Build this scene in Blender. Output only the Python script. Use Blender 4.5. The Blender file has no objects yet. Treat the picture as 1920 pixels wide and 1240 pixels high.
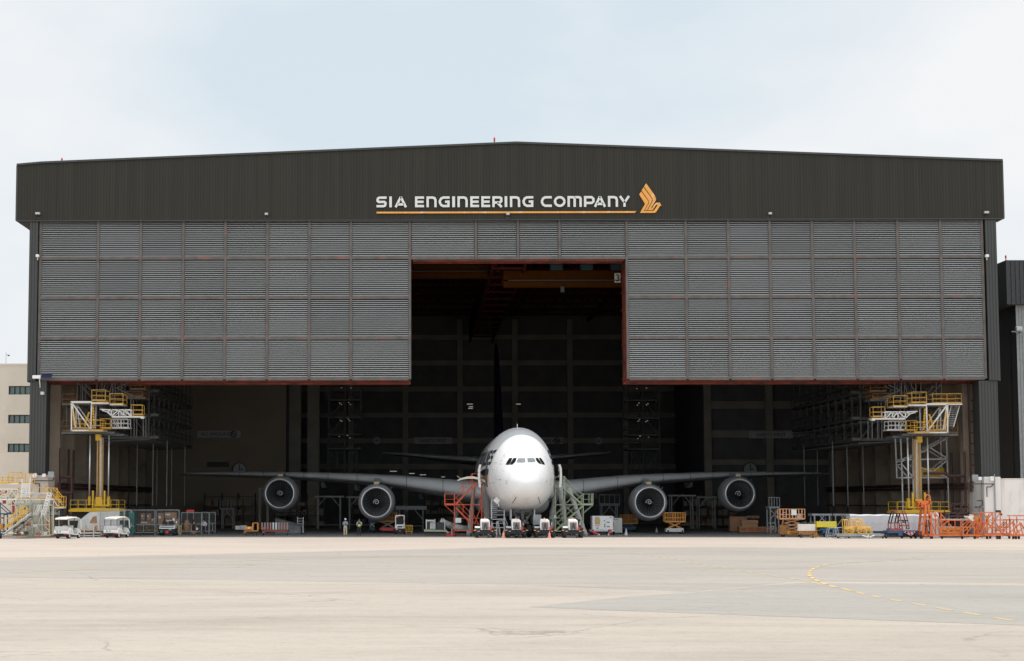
import bpy, bmesh, math, random
from mathutils import Vector, Matrix
from mathutils.geometry import tessellate_polygon
from mathutils.bvhtree import BVHTree
random.seed(7)
SC = bpy.context.scene
COL = SC.collection
R = math.radians
# ---------------------------------------------------------------- camera
F, PX, PY = 3550.0, 735.0, 620.0
CAMD, CAMH = 191.0, 3.7
YAW = R(0.89)
PITCH = math.atan((937.3 - PY) / F)
cd = bpy.data.cameras.new('camera'); cam = bpy.data.objects.new('camera', cd); COL.objects.link(cam)
cam.location = (0, -CAMD, CAMH)
cam.rotation_euler = (R(90) + PITCH, 0, YAW)
cd.sensor_width = 36; cd.lens = F / 1920 * 36; cd.shift_x = (960 - PX) / 1920; cd.shift_y = 0
cd.clip_start = 0.5; cd.clip_end = 6000
SC.camera = cam
# ---------------------------------------------------------------- light
SUN_EL, SUN_AZ = 86.0, 140.0       # nearly overhead, a little behind the hangar front (azimuth from straight behind the camera, to the right)
w = bpy.data.worlds.new('World'); SC.world = w; w.use_nodes = True
nt = w.node_tree; nt.nodes.clear()
out = nt.nodes.new('ShaderNodeOutputWorld'); bg = nt.nodes.new('ShaderNodeBackground')
sky = nt.nodes.new('ShaderNodeTexSky'); sky.sky_type = 'NISHITA'; sky.sun_disc = False
sky.sun_elevation = R(SUN_EL); sky.sun_rotation = R(180 - SUN_AZ)
sky.air_density = 1.0; sky.dust_density = 2.0; sky.ozone_density = 1.0
tc = nt.nodes.new('ShaderNodeTexCoord'); mp = nt.nodes.new('ShaderNodeMapping')
mp.inputs['Scale'].default_value = (1.0, 1.0, 1.9); mp.inputs['Location'].default_value = (1.3, 0.1, 1.7)
n1 = nt.nodes.new('ShaderNodeTexNoise'); n1.inputs['Scale'].default_value = 3.1; n1.inputs['Detail'].default_value = 7; n1.inputs['Roughness'].default_value = 0.5
cr = nt.nodes.new('ShaderNodeValToRGB'); cr.color_ramp.elements[0].position = 0.365; cr.color_ramp.elements[1].position = 0.60
mix = nt.nodes.new('ShaderNodeMixRGB'); mix.inputs[2].default_value = (7.75, 7.85, 8.0, 1)
base = nt.nodes.new('ShaderNodeMixRGB'); base.inputs[0].default_value = 0.9; base.inputs[2].default_value = (6.15, 6.95, 7.5, 1)
mul = nt.nodes.new('ShaderNodeMath'); mul.operation = 'MULTIPLY'; mul.inputs[1].default_value = 0.95
L = nt.links.new
L(tc.outputs['Generated'], mp.inputs[0]); L(mp.outputs[0], n1.inputs['Vector']); L(n1.outputs[0], cr.inputs[0])
L(sky.outputs[0], base.inputs[1]); L(base.outputs[0], mix.inputs[1])
L(cr.outputs[0], mul.inputs[0]); L(mul.outputs[0], mix.inputs[0])
# unseen sky behind the camera is boosted as added fill for camera-facing surfaces
sep = nt.nodes.new('ShaderNodeSeparateXYZ'); L(tc.outputs['Generated'], sep.inputs[0])
mr = nt.nodes.new('ShaderNodeMapRange'); mr.interpolation_type = 'SMOOTHSTEP'
for k_, v_ in ((1, .35), (2, -.7), (3, .86), (4, 1.55)): mr.inputs[k_].default_value = v_
L(sep.outputs[1], mr.inputs[0]); vm = nt.nodes.new('ShaderNodeVectorMath'); vm.operation = 'SCALE'
L(mix.outputs[0], vm.inputs[0]); L(mr.outputs[0], vm.inputs['Scale']); L(vm.outputs[0], bg.inputs[0]); L(bg.outputs[0], out.inputs[0])
bg.inputs[1].default_value = 0.115
sd = bpy.data.lights.new('sun', 'SUN'); sd.energy = 2.6; sd.angle = R(0.53); sd.color = (1.0, 0.955, 0.89)
so = bpy.data.objects.new('sun', sd); COL.objects.link(so)
sv = Vector((math.sin(R(SUN_AZ)) * math.cos(R(SUN_EL)), -math.cos(R(SUN_AZ)) * math.cos(R(SUN_EL)), math.sin(R(SUN_EL))))
so.rotation_euler = sv.to_track_quat('Z', 'Y').to_euler()
SC.cycles.use_adaptive_sampling = False; SC.cycles.denoising_prefilter = 'NONE'
SC.view_settings.view_transform = 'Standard'; SC.view_settings.look = 'None'
SC.view_settings.exposure = 0.25; SC.view_settings.gamma = 1.0; SC.view_settings.use_curve_mapping = False
# ---------------------------------------------------------------- pixel -> place
_f = Vector((-math.sin(YAW) * math.cos(PITCH), math.cos(YAW) * math.cos(PITCH), math.sin(PITCH)))
_r = Vector((math.cos(YAW), math.sin(YAW), 0)); _u = _r.cross(_f)
CAM = Vector((0, -CAMD, CAMH))
def ray(px, py): return _f * F + _r * (px - PX) + _u * (PY - py)
def P(px, py, Y):
    d = ray(px, py); return CAM + d * ((Y + CAMD) / d.y)
def G(px, py):
    d = ray(px, py); return CAM + d * (-CAMH / d.z)
def XX(px, Y, py=800): return P(px, py, Y).x
def ZZ(py, Y, px=900): return P(px, py, Y).z
# ---------------------------------------------------------------- mesh builder
class MB:
    def __init__(s): s.v = []; s.f = []; s.c = []; s.a = []
    def add(s, vs, fs):
        s.a.append((len(s.v), len(s.f))); o = len(s.v); s.v += [tuple(v) for v in vs]; s.f += [tuple(i + o for i in f) for f in fs]
    def box(s, x0, x1, y0, y1, z0, z1):
        s.add([(x0,y0,z0),(x1,y0,z0),(x1,y1,z0),(x0,y1,z0),(x0,y0,z1),(x1,y0,z1),(x1,y1,z1),(x0,y1,z1)],
              [(0,3,2,1),(4,5,6,7),(0,1,5,4),(1,2,6,5),(2,3,7,6),(3,0,4,7)]); return s
    def bev(s, x0, x1, y0, y1, z0, z1, b=0.05):
        # box with chamfered vertical and top edges
        def ring(x0,x1,y0,y1,z,c): return [(x0+c,y0,z),(x1-c,y0,z),(x1,y0+c,z),(x1,y1-c,z),(x1-c,y1,z),(x0+c,y1,z),(x0,y1-c,z),(x0,y0+c,z)]
        rs = [ring(x0+b*.5,x1-b*.5,y0+b*.5,y1-b*.5,z0,b), ring(x0,x1,y0,y1,z0+b*.6,b), ring(x0,x1,y0,y1,z1-b,b), ring(x0+b*.3,x1-b*.3,y0+b*.3,y1-b*.3,z1-b*.3,b), ring(x0+b,x1-b,y0+b,y1-b,z1,b)]
        s.loft(rs, True); return s
    def loft(s, rings, caps=True, closed=True):
        n = len(rings[0]); vs = [p for r in rings for p in r]; fs = []
        for i in range(len(rings) - 1):
            for j in range(n if closed else n - 1):
                k = (j + 1) % n; fs.append((i*n+j, i*n+k, (i+1)*n+k, (i+1)*n+j))
        if caps: fs.append(tuple(range(n-1, -1, -1))); fs.append(tuple((len(rings)-1)*n + j for j in range(n)))
        s.add(vs, fs); return s
    def bar(s, p, q, w, h=None):
        h = h or w; p, q = Vector(p), Vector(q); d = q - p
        if d.length < 1e-6: return s
        d.normalize(); up = Vector((0, 0, 1)) if abs(d.z) < 0.95 else Vector((0, 1, 0))
        a = d.cross(up).normalized() * (w / 2); b = a.cross(d).normalized() * (h / 2)
        s.loft([[p-a-b, p+a-b, p+a+b, p-a+b], [q-a-b, q+a-b, q+a+b, q-a+b]]); return s
    def tube(s, p, q, r, n=8, r2=None, caps=True):
        r2 = r if r2 is None else r2; p, q = Vector(p), Vector(q); d = (q - p)
        if d.length < 1e-6: return s
        d.normalize(); up = Vector((0, 0, 1)) if abs(d.z) < 0.95 else Vector((0, 1, 0))
        a = d.cross(up).normalized(); b = a.cross(d)
        cs = [(math.cos(2*math.pi*i/n), math.sin(2*math.pi*i/n)) for i in range(n)]
        s.loft([[p + a*(c*r) + b*(t*r) for c, t in cs], [q + a*(c*r2) + b*(t*r2) for c, t in cs]], caps); return s
    def pipe(s, pts, r, n=6):
        for a, b in zip(pts, pts[1:]): s.tube(a, b, r, n)
        return s
    def lathe(s, prof, c, axis='y', n=32, caps=False):
        # prof: (along, radius)
        rings = []
        for a, r in prof:
            ring = []
            for i in range(n):
                t = 2*math.pi*i/n; u, v = r*math.cos(t), r*math.sin(t)
                ring.append((c[0]+u, c[1]+a, c[2]+v) if axis == 'y' else (c[0]+a, c[1]+u, c[2]+v) if axis == 'x' else (c[0]+u, c[1]+v, c[2]+a))
            rings.append(ring)
        s.loft(rings, caps); return s
    def prism(s, pts, y0, y1):
        # polygon of (x, z) points, extruded along y
        n = len(pts); vs = [(x, y0, z) for x, z in pts] + [(x, y1, z) for x, z in pts]
        tri = tessellate_polygon([[Vector((x, z, 0)) for x, z in pts]])
        fs = [tuple(t) for t in tri] + [tuple(i + n for i in reversed(t)) for t in tri]
        fs += [(i, (i+1) % n, (i+1) % n + n, i + n) for i in range(n)]
        s.add(vs, fs); return s
    def xprism(s, pts, x0, x1):
        # polygon of (y, z) points, extruded along x
        m = MB(); m.prism(pts, x0, x1); s.add([(v[1], v[0], v[2]) for v in m.v], m.f); return s
    def stroke(s, pts, w, y0, y1):
        L_, R_ = [], []
        n = len(pts)
        for i, p in enumerate(pts):
            p = Vector((p[0], p[1]))
            a = Vector(pts[i-1]).to_2d() if i else None; b = Vector(pts[i+1]).to_2d() if i < n-1 else None
            d1 = (p - a).normalized() if a is not None else None; d2 = (b - p).normalized() if b is not None else None
            d1 = d1 or d2; d2 = d2 or d1
            m = Vector((-(d1.y + d2.y), d1.x + d2.x)).normalized(); k = m.dot(Vector((-d1.y, d1.x)))
            m *= (w/2) / max(k, .5); L_.append(p + m); R_.append(p - m)
        for i in range(n - 1):
            q = [L_[i], R_[i], R_[i+1], L_[i+1]]
            s.loft([[(v.x, y0, v.y) for v in q], [(v.x, y1, v.y) for v in q]])
        return s
    def cut(s): s.c.append((len(s.v), len(s.f))); return s
    def each(s, name, mat, parent=None, **k):
        # one object per piece: at the cuts, or else one per added shape
        st = sorted(set(s.c or s.a) | {(0, 0)}); st = [q for q in st if q[0] < len(s.v)] + [(len(s.v), len(s.f))]; o = None
        for (v0, f0), (v1, f1) in zip(st, st[1:]):
            if v1 == v0: continue
            m = MB(); m.v = s.v[v0:v1]; m.f = [tuple(i - v0 for i in f) for f in s.f[f0:f1]]; o = m.build(name, mat, parent, **k)
        return o
    def build(s, name, mat, parent=None, local=False, smooth=False):
        o = Vector((0, 0, 0)); root = parent
        while root is not None:
            o = o + root.location if not local else o; root = root.parent
        me = bpy.data.meshes.new(name); me.from_pydata([tuple(Vector(v) - o) for v in s.v], [], s.f)
        bm = bmesh.new(); bm.from_mesh(me); bmesh.ops.recalc_face_normals(bm, faces=bm.faces); bm.to_mesh(me); bm.free()
        if smooth:
            me.polygons.foreach_set('use_smooth', [True] * len(me.polygons))
        me.materials.append(mat); ob = bpy.data.objects.new(name, me); COL.objects.link(ob); ob.parent = parent
        return ob
def thing(name, label, cat, loc=(0, 0, 0), rz=0, group=None):
    o = bpy.data.objects.new(name, None); COL.objects.link(o); o.location = loc; o.rotation_euler = (0, 0, R(rz)); o.empty_display_size = .3
    return tag(o, label, cat, group)
def tag(o, label, cat, group=None):
    o['label'] = label; o['category'] = cat
    if group: o['group'] = group
    return o
def struct(o, label=None):
    o['kind'] = 'structure'
    if label: o['label'] = label
    return o
def copy_tree(o, parent=None):
    c = o.copy(); COL.objects.link(c)
    if parent is not None: c.parent = parent
    for ch in list(o.children): copy_tree(ch, c)
    return c
def dup(o, loc, rz, label):
    c = copy_tree(o); c.location = loc; c.rotation_euler = (0, 0, R(rz)); c['label'] = label; return c
# ---------------------------------------------------------------- materials
def lin(c): return tuple((x/255/12.92 if x/255 <= .04045 else ((x/255+.055)/1.055)**2.4) for x in c)
def pm(name, col, rough=.6, metal=0.0, var=.18, scale=1.5, dirt=None, damt=.35, dscale=.6, spec=.5, bump=0.0, stretch=(1,1,1), coat=0.0):
    m = bpy.data.materials.new(name); m.use_nodes = True; t = m.node_tree; b = t.nodes['Principled BSDF']
    tcn = t.nodes.new('ShaderNodeTexCoord'); mpn = t.nodes.new('ShaderNodeMapping'); mpn.inputs['Scale'].default_value = stretch
    t.links.new(tcn.outputs['Object'], mpn.inputs[0])
    n = t.nodes.new('ShaderNodeTexNoise'); n.inputs['Scale'].default_value = scale; n.inputs['Detail'].default_value = 5; t.links.new(mpn.outputs[0], n.inputs['Vector'])
    r = t.nodes.new('ShaderNodeValToRGB'); e = r.color_ramp.elements; e[0].position = .3; e[1].position = .7
    e[0].color = (*[c*(1-var) for c in col], 1); e[1].color = (*[min(1, c*(1+var)) for c in col], 1); t.links.new(n.outputs[0], r.inputs[0])
    last = r.outputs[0]
    if dirt:
        n2 = t.nodes.new('ShaderNodeTexNoise'); n2.inputs['Scale'].default_value = dscale; n2.inputs['Detail'].default_value = 8; n2.inputs['Roughness'].default_value = .65; t.links.new(mpn.outputs[0], n2.inputs['Vector'])
        r2 = t.nodes.new('ShaderNodeValToRGB'); r2.color_ramp.elements[0].position = 1-damt-.12; r2.color_ramp.elements[1].position = 1-damt+.06; t.links.new(n2.outputs[0], r2.inputs[0])
        mx = t.nodes.new('ShaderNodeMixRGB'); mx.inputs[2].default_value = (*dirt, 1); t.links.new(r2.outputs[0], mx.inputs[0]); t.links.new(last, mx.inputs[1]); last = mx.outputs[0]
    t.links.new(last, b.inputs['Base Color']); b.inputs['Roughness'].default_value = rough; b.inputs['Metallic'].default_value = metal
    b.inputs['Specular IOR Level'].default_value = spec; b.inputs['Coat Weight'].default_value = coat
    if bump:
        bp = t.nodes.new('ShaderNodeBump'); bp.inputs['Strength'].default_value = bump; bp.inputs['Distance'].default_value = .02; t.links.new(n.outputs[0], bp.inputs['Height']); t.links.new(bp.outputs[0], b.inputs['Normal'])
    return m
M = {}
M['fascia'] = pm('fascia_cladding', (.0300, .0287, .0228), .75, spec=.25, var=.10, scale=.25, stretch=(6, 1, .12), dirt=(.036,.0335,.026), damt=.42, dscale=.3)
M['column_clad'] = pm('column_cladding', (.033, .035, .032), .5, var=.12, scale=.5, stretch=(5, 1, .2))
M['slat'] = pm('louvre_slats', (.35, .352, .344), .6, spec=.3, metal=.0, var=.05, scale=.25)
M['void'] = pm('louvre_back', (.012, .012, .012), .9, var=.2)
M['mullion'] = pm('door_frame_steel', (.092, .079, .072), .6, var=.25, scale=1.2, dirt=(.20, .08, .055), damt=.335, dscale=.5)
M['redsteel'] = pm('red_oxide_steel', (.20, .035, .018), .6, var=.3, scale=1.0, dirt=(.05,.02,.015), damt=.42, dscale=.8)
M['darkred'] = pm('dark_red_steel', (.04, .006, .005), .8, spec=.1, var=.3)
M['concrete'] = pm('pier_concrete', (.54, .46, .40), .85, var=.10, scale=.7, dirt=(.33,.28,.24), damt=.40, dscale=.8)
M['concrete_white'] = pm('wall_concrete', (.70, .655, .62), .85, var=.07, scale=.5, dirt=(.48,.44,.41), damt=.38, dscale=.7, stretch=(1,1,.35))
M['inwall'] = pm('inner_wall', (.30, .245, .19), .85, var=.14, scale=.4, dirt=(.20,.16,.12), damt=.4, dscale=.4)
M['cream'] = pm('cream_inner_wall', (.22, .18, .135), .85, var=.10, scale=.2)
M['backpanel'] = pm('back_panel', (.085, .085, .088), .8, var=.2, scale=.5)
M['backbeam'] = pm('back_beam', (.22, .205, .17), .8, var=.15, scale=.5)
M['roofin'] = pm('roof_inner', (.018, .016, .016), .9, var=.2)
M['crane'] = pm('crane_orange', (.052, .016, .0005), .8, spec=.08, var=.15)
M['white'] = pm('white_paint', (.74, .73, .71), .35, var=.06, scale=2, dirt=(.5,.47,.43), damt=.34, dscale=2)
M['hull'] = pm('aircraft_white', (.74, .74, .745), .4, var=.02, scale=.4, coat=.08, dirt=(.70,.69,.67), damt=.36, dscale=.5)
M['hullgrey'] = pm('aircraft_grey', (.40, .41, .42), .4, var=.07, scale=.6, coat=.15)
M['nacelle'] = pm('nacelle_grey', (.30, .31, .32), .4, var=.08, scale=.7)
M['lip'] = pm('lip_metal', (.74, .74, .75), .28, metal=.9, var=.06)
M['duct'] = pm('inlet_liner', (.13, .13, .135), .6, var=.1)
M['blade'] = pm('fan_titanium', (.13, .13, .135), .4, metal=.4, var=.15)
M['black'] = pm('black_rubber', (.014, .014, .014), .75, var=.3, scale=4)
M['dark'] = pm('dark_grey', (.035, .036, .038), .6, var=.25, scale=3)
M['grey'] = pm('grey_steel', (.26, .27, .27), .5, var=.14, scale=2)
M['ltgrey'] = pm('light_grey_steel', (.50, .50, .49), .5, var=.1, scale=2, dirt=(.35,.33,.31), damt=.36, dscale=1.5)
M['alu'] = pm('aluminium', (.55, .56, .57), .35, metal=.55, var=.1)
M['yellow'] = pm('yellow_paint', (.66, .36, .022), .45, var=.14, scale=2, dirt=(.30,.17,.05), damt=.32, dscale=2)
M['lemon'] = pm('lemon_paint', (.55, .33, .008), .45, var=.12, scale=2, dirt=(.35,.25,.05), damt=.32, dscale=2)
M['amber'] = pm('amber_paint', (.58, .24, .03), .5, var=.15, scale=2, dirt=(.2,.1,.04), damt=.36, dscale=2)
M['orange'] = pm('orange_paint', (.60, .13, .028), .3, var=.16, scale=2, dirt=(.4,.12,.05), damt=.34, dscale=2)
M['redpaint'] = pm('red_stair_paint', (.55, .07, .016), .45, var=.15, scale=2)
M['maroon'] = pm('maroon_paint', (.055, .020, .016), .55, var=.25, scale=2)
M['green'] = pm('pale_green_paint', (.30, .35, .24), .5, var=.12, scale=2, dirt=(.25,.25,.17), damt=.36, dscale=2)
M['teal'] = pm('teal_cabinet', (.005, .06, .055), .45, var=.15)
M['navy'] = pm('navy_paint', (.006, .008, .022), .4, var=.1)
M['blue'] = pm('blue_trolley', (.02, .065, .14), .5, var=.2, scale=2)
M['gold'] = pm('gold_sign', (.70, .31, .055), .5, var=.08, scale=1.5, dirt=(.72,.66,.58), damt=.33, dscale=1.1)
M['letter'] = pm('sign_white', (.62, .62, .59), .5, var=.05)
M['stripeo'] = pm('orange_stripe', (.60, .20, .03), .4, var=.05)
M['stripeg'] = pm('gold_stripe', (.45, .33, .16), .4, var=.05)
M['glass'] = pm('dark_glass', (.015, .018, .02), .08, var=.1, spec=.8)
M['glass2'] = pm('windscreen_glass', (.22, .24, .25), .12, var=.1, spec=.8)
M['teal_glass'] = pm('green_window_glass', (.05, .12, .105), .15, var=.15, spec=.7, scale=.5)
M['beige'] = pm('office_beige', (.72, .64, .54), .85, var=.04, scale=.3, dirt=(.66,.58,.48), damt=.38, dscale=.25)
M['card'] = pm('cardboard', (.30, .17, .095), .85, var=.15)
M['wood'] = pm('crate_wood', (.26, .095, .04), .75, var=.2, scale=2, stretch=(.4,1,3))
M['batten'] = pm('crate_batten', (.36, .19, .10), .75, var=.15)
M['tarp'] = pm('white_tarp', (.44, .44, .46), .5, var=.05, scale=1.2, bump=.25)
M['redlight'] = pm('red_lens', (.55, .03, .03), .3, var=.05)
M['amberlens'] = pm('amber_lens', (.8, .30, .03), .3, var=.05)
M['cone'] = pm('cone_orange', (.70, .25, .17), .5, var=.08)
M['skin'] = pm('skin', (.36, .20, .13), .6, var=.05)
M['hair'] = pm('black_hair', (.012, .010, .010), .6, var=.1)
M['shirtblue'] = pm('blue_shirt', (.13, .24, .36), .8, var=.1)
M['shirtwhite'] = pm('pale_shirt', (.58, .58, .66), .8, var=.05)
M['khaki'] = pm('khaki_trousers', (.46, .39, .27), .85, var=.08)
M['trousers'] = pm('dark_trousers', (.022, .022, .028), .85, var=.1)
M['hiviz'] = pm('hi_vis_vest', (.50, .68, .08), .7, var=.08)
M['fabric'] = pm('grey_fabric_duct', (.42, .41, .40), .8, var=.1, scale=2)
M['canvas'] = pm('beige_canvas', (.62, .57, .50), .8, var=.08, scale=2)
M['green_badge'] = pm('green_badge', (.02, .33, .17), .5, var=.05)
M['panel_blue'] = pm('solar_cells', (.02, .025, .07), .25, var=.1)
M['shirtlight'] = pm('light_blue_shirt', (.34, .45, .56), .8, var=.05)
M['blackcloth'] = pm('black_cloth', (.015, .014, .016), .85, var=.1)
M['lemon2'] = pm('bright_yellow_box', (.68, .54, .02), .45, var=.06)
M['cradle'] = pm('cradle_yellow', (.70, .42, .06), .45, var=.1)
M['bluedeep'] = pm('deep_blue_cart', (.025, .065, .15), .5, var=.15)
M['redframe'] = pm('dull_red_frame', (.30, .06, .035), .5, var=.15)
M['pink'] = pm('pink_fork', (.75, .33, .33), .5, var=.06)
M['redgrey'] = pm('red_grey_slats', (.30, .17, .16), .6, var=.15)
M['lemonpale'] = pm('pale_yellow_plastic', (.62, .47, .18), .5, var=.06)
M['orangetan'] = pm('orange_tan_paint', (.50, .235, .10), .5, var=.15)
M['bluegrey'] = pm('blue_grey_steel', (.27, .31, .36), .45, var=.1)
M['cabgrey'] = pm('cabinet_grey', (.38, .39, .36), .5, var=.05)
M['conepale'] = pm('cone_band', (.80, .36, .28), .6, var=.05)
M['dockdark'] = pm('dock_dark_steel', (.065, .066, .066), .6, var=.2)
M['mast'] = pm('mast_tan', (.30, .19, .07), .5, var=.12)
M['midgrey'] = pm('cowl_dark_grey', (.10, .105, .105), .6, var=.2)
M['grillegrey'] = pm('grille_grey', (.20, .20, .205), .5, var=.1)
M['hoistteal'] = pm('hoist_teal', (.01, .035, .045), .5, var=.1)
M['creamgreen'] = pm('cream_green_paint', (.55, .56, .44), .5, var=.1)
M['amberdark'] = pm('dark_amber_paint', (.30, .115, .012), .5, var=.2, scale=2, dirt=(.08,.05,.03), damt=.4, dscale=2)
def vary(m, lo, hi):
    # panels of one batch fade a little differently
    t = m.node_tree; b = t.nodes['Principled BSDF']; src = b.inputs['Base Color'].links[0].from_socket
    oi = t.nodes.new('ShaderNodeObjectInfo'); r = t.nodes.new('ShaderNodeMapRange'); r.inputs[3].default_value = lo; r.inputs[4].default_value = hi; t.links.new(oi.outputs['Random'], r.inputs[0])
    v = t.nodes.new('ShaderNodeVectorMath'); v.operation = 'SCALE'; t.links.new(src, v.inputs[0]); t.links.new(r.outputs[0], v.inputs['Scale']); t.links.new(v.outputs[0], b.inputs['Base Color'])
vary(M['slat'], .92, 1.08)
M['seam'] = pm('panel_seam', (.30, .30, .31), .6, var=.1)
M['creamwhite'] = pm('cream_white_paint', (.68, .62, .48), .5, var=.1, dirt=(.5,.36,.15), damt=.36, dscale=2)
M['dockyellow'] = pm('dock_yellow_paint', (.47, .245, .015), .5, var=.16, scale=2, dirt=(.2,.11,.03), damt=.36, dscale=2)
M['dockwhite'] = pm('dock_white_paint', (.56, .54, .51), .5, var=.08, scale=2, dirt=(.38,.34,.3), damt=.36, dscale=2)
# ================================================================ ground
def ground_mat(name, c0, c1, crack=.5, streak=1.0, spots=0):
    m = bpy.data.materials.new(name); m.use_nodes = True; t = m.node_tree; b = t.nodes['Principled BSDF']; K = t.links.new
    tcn = t.nodes.new('ShaderNodeTexCoord'); src = tcn.outputs['Object']
    def noise(s, d, rgh, st=(1, 1, 1)):
        mpn = t.nodes.new('ShaderNodeMapping'); mpn.inputs['Scale'].default_value = st; K(src, mpn.inputs[0])
        n = t.nodes.new('ShaderNodeTexNoise'); n.inputs['Scale'].default_value = s; n.inputs['Detail'].default_value = d; n.inputs['Roughness'].default_value = rgh; K(mpn.outputs[0], n.inputs['Vector']); return n.outputs[0]
    def ramp(x, p0, p1, a, bb):
        r = t.nodes.new('ShaderNodeValToRGB'); r.color_ramp.elements[0].position = p0; r.color_ramp.elements[1].position = p1
        r.color_ramp.elements[0].color = (*a, 1); r.color_ramp.elements[1].color = (*bb, 1); K(x, r.inputs[0]); return r.outputs[0]
    def mulc(a, bb, f=1.0):
        x = t.nodes.new('ShaderNodeMixRGB'); x.blend_type = 'MULTIPLY'; x.inputs[0].default_value = f; K(a, x.inputs[1]); K(bb, x.inputs[2]); return x.outputs[0]
    col = ramp(noise(.035, 6, .6), .35, .65, c0, c1)
    col = mulc(col, ramp(noise(.5, 6, .7, (.12, 1, 1)), .25, .6, (.86, .855, .85), (1.05, 1.05, 1.05)), streak)
    col = mulc(col, ramp(noise(.11, 7, .68, (.5, 1, 1)), .30, .52, (.80, .80, .81), (1.04, 1.035, 1.03)), streak)
    col = mulc(col, ramp(noise(9, 4, .8), .3, .7, (.86, .86, .86), (1.1, 1.1, 1.1)), .8)
    col = mulc(col, ramp(noise(1.6, 5, .75), .36, .5, (.88, .88, .88), (1.02, 1.02, 1.02)), .7)
    if crack:
        mpn = t.nodes.new('ShaderNodeMapping'); mpn.inputs['Scale'].default_value = (1, 1, 1); K(src, mpn.inputs[0])
        wn = t.nodes.new('ShaderNodeTexNoise'); wn.inputs['Scale'].default_value = .45; wn.inputs['Detail'].default_value = 6; wn.inputs['Roughness'].default_value = .7; K(mpn.outputs[0], wn.inputs['Vector'])
        ad = t.nodes.new('ShaderNodeMixRGB'); ad.blend_type = 'ADD'; ad.inputs[0].default_value = 4.5; K(mpn.outputs[0], ad.inputs[1]); K(wn.outputs['Color'], ad.inputs[2])
        v = t.nodes.new('ShaderNodeTexVoronoi'); v.feature = 'DISTANCE_TO_EDGE'; v.inputs['Scale'].default_value = .11; K(ad.outputs[0], v.inputs['Vector'])
        line = ramp(v.outputs['Distance'], .0, .006, (.42, .41, .40), (1, 1, 1))
        msk = ramp(noise(.10, 3, .5), .47, .60, (1, 1, 1), (.0, .0, .0))
        x = t.nodes.new('ShaderNodeMixRGB'); K(msk, x.inputs[0]); K(line, x.inputs[1]); x.inputs[2].default_value = (1, 1, 1, 1)
        inv = x.outputs[0]
        col = mulc(col, inv, crack)
    K(col, b.inputs['Base Color']); b.inputs['Roughness'].default_value = .9; b.inputs['Specular IOR Level'].default_value = .2
    return m
M['apron'] = ground_mat('apron_concrete', (.362, .320, .275), (.388, .346, .301), .6, .8)
M['strip'] = ground_mat('clean_concrete', (.43, .372, .322), (.45, .392, .342), .3, .6)
M['asphalt'] = ground_mat('worn_asphalt', (.325, .295, .263), (.345, .315, .283), .4, .6)
M['asphalt2'] = ground_mat('grey_asphalt', (.298, .279, .252), (.318, .299, .271), .4, .6)
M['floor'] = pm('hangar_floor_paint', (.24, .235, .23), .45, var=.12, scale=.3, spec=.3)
M['line'] = pm('taxi_yellow', (.52, .375, .16), .8, var=.1, scale=1.5, dirt=(.50,.42,.30), damt=.36, dscale=1.6)
g = MB(); S_ = 3500
xs = [-S_, -400, -120, 120, 400, S_]; ys = [-600, -300, -183, -120, -60, 0, 120, 400, S_]
g.add([(x, y, 0) for y in ys for x in xs], [(j*6+i, j*6+i+1, (j+1)*6+i+1, (j+1)*6+i) for j in range(8) for i in range(5)])
struct(g.build('ground', M['apron']), 'pale worn concrete apron in front of the hangar')
def patch(name, pts, mat, z, label):
    m = MB(); q = [G(*p) for p in pts]; tri = tessellate_polygon([[Vector((p.x, p.y, 0)) for p in q]])
    m.add([(p.x, p.y, z) for p in q], [tuple(t) for t in tri]); return struct(m.build(name, mat), label)
patch('concrete_strip', [(-200,1008.7),(960,1008.5),(2200,1008.7),(2200,1034),(1400,1026.5),(960,1026),(480,1037.5),(-200,1051)], M['strip'], .003, 'brighter concrete strip along the hangar mouth')
patch('taxiway_pavement', [(-120,1054),(0,1051.5),(480,1038),(960,1026.5),(1400,1027),(2050,1041),(2050,1094),(1920,1093.5),(1500,1089.5),(1296,1109.5),(960,1096),(480,1088.5),(-120,1081)], M['asphalt'], .004, 'grey worn asphalt taxiway across the apron')
patch('asphalt_pavement', [(990,1138.5),(1180,1119),(1296,1111.5),(1500,1093),(1920,1098.5),(2050,1100),(2050,1178),(1920,1173),(1565,1160),(1180,1146)], M['asphalt2'], .005, 'darker asphalt wedge of pavement on the apron')
mk = MB()
def dashes(pts, wd, dash, gap, z=.012):
    q = [G(*p) for p in pts]; path = [Vector((p.x, p.y)) for p in q]
    # resample
    seg = []; tot = 0
    for a, b in zip(path, path[1:]): seg.append((tot, a, b, (b-a).length)); tot += (b-a).length
    def at(s):
        for t0, a, b, l in seg:
            if s <= t0 + l: return a + (b-a)*((s-t0)/l), (b-a).normalized()
        return path[-1], (path[-1]-path[-2]).normalized()
    s = 0
    while s < tot:
        (p, d), (p2, d2) = at(s), at(min(tot, s+dash)); n = Vector((-d.y, d.x))*wd/2; n2 = Vector((-d2.y, d2.x))*wd/2
        mk.add([(*(p-n), z), (*(p2-n2), z), (*(p2+n2), z), (*(p+n), z)], [(0, 1, 2, 3)]); s += dash + gap
dashes([(1965,1176),(1920,1168),(1841,1155),(1752,1139.5),(1650,1121),(1571,1103),(1540,1096),(1500,1088),(1440,1079),(1380,1069),(1320,1059),(1260,1048),(1180,1035),(1120,1030)], .18, 1.6, 1.15)
dashes([(1600,1109),(1571,1103),(1548,1096),(1529,1089),(1518,1081),(1517,1073),(1528,1065),(1552,1059),(1590,1055.5),(1650,1052),(1730,1048.5)], .20, 2.2, .8, .016)
dashes([(20,1074),(118,1070.5),(180,1067.5),(260,1062.5),(320,1059),(400,1054),(500,1050),(585,1048)], .3, 6, 4)
dashes([(600,1047),(900,1043),(1100,1042)], .3, 9, 3)
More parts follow.
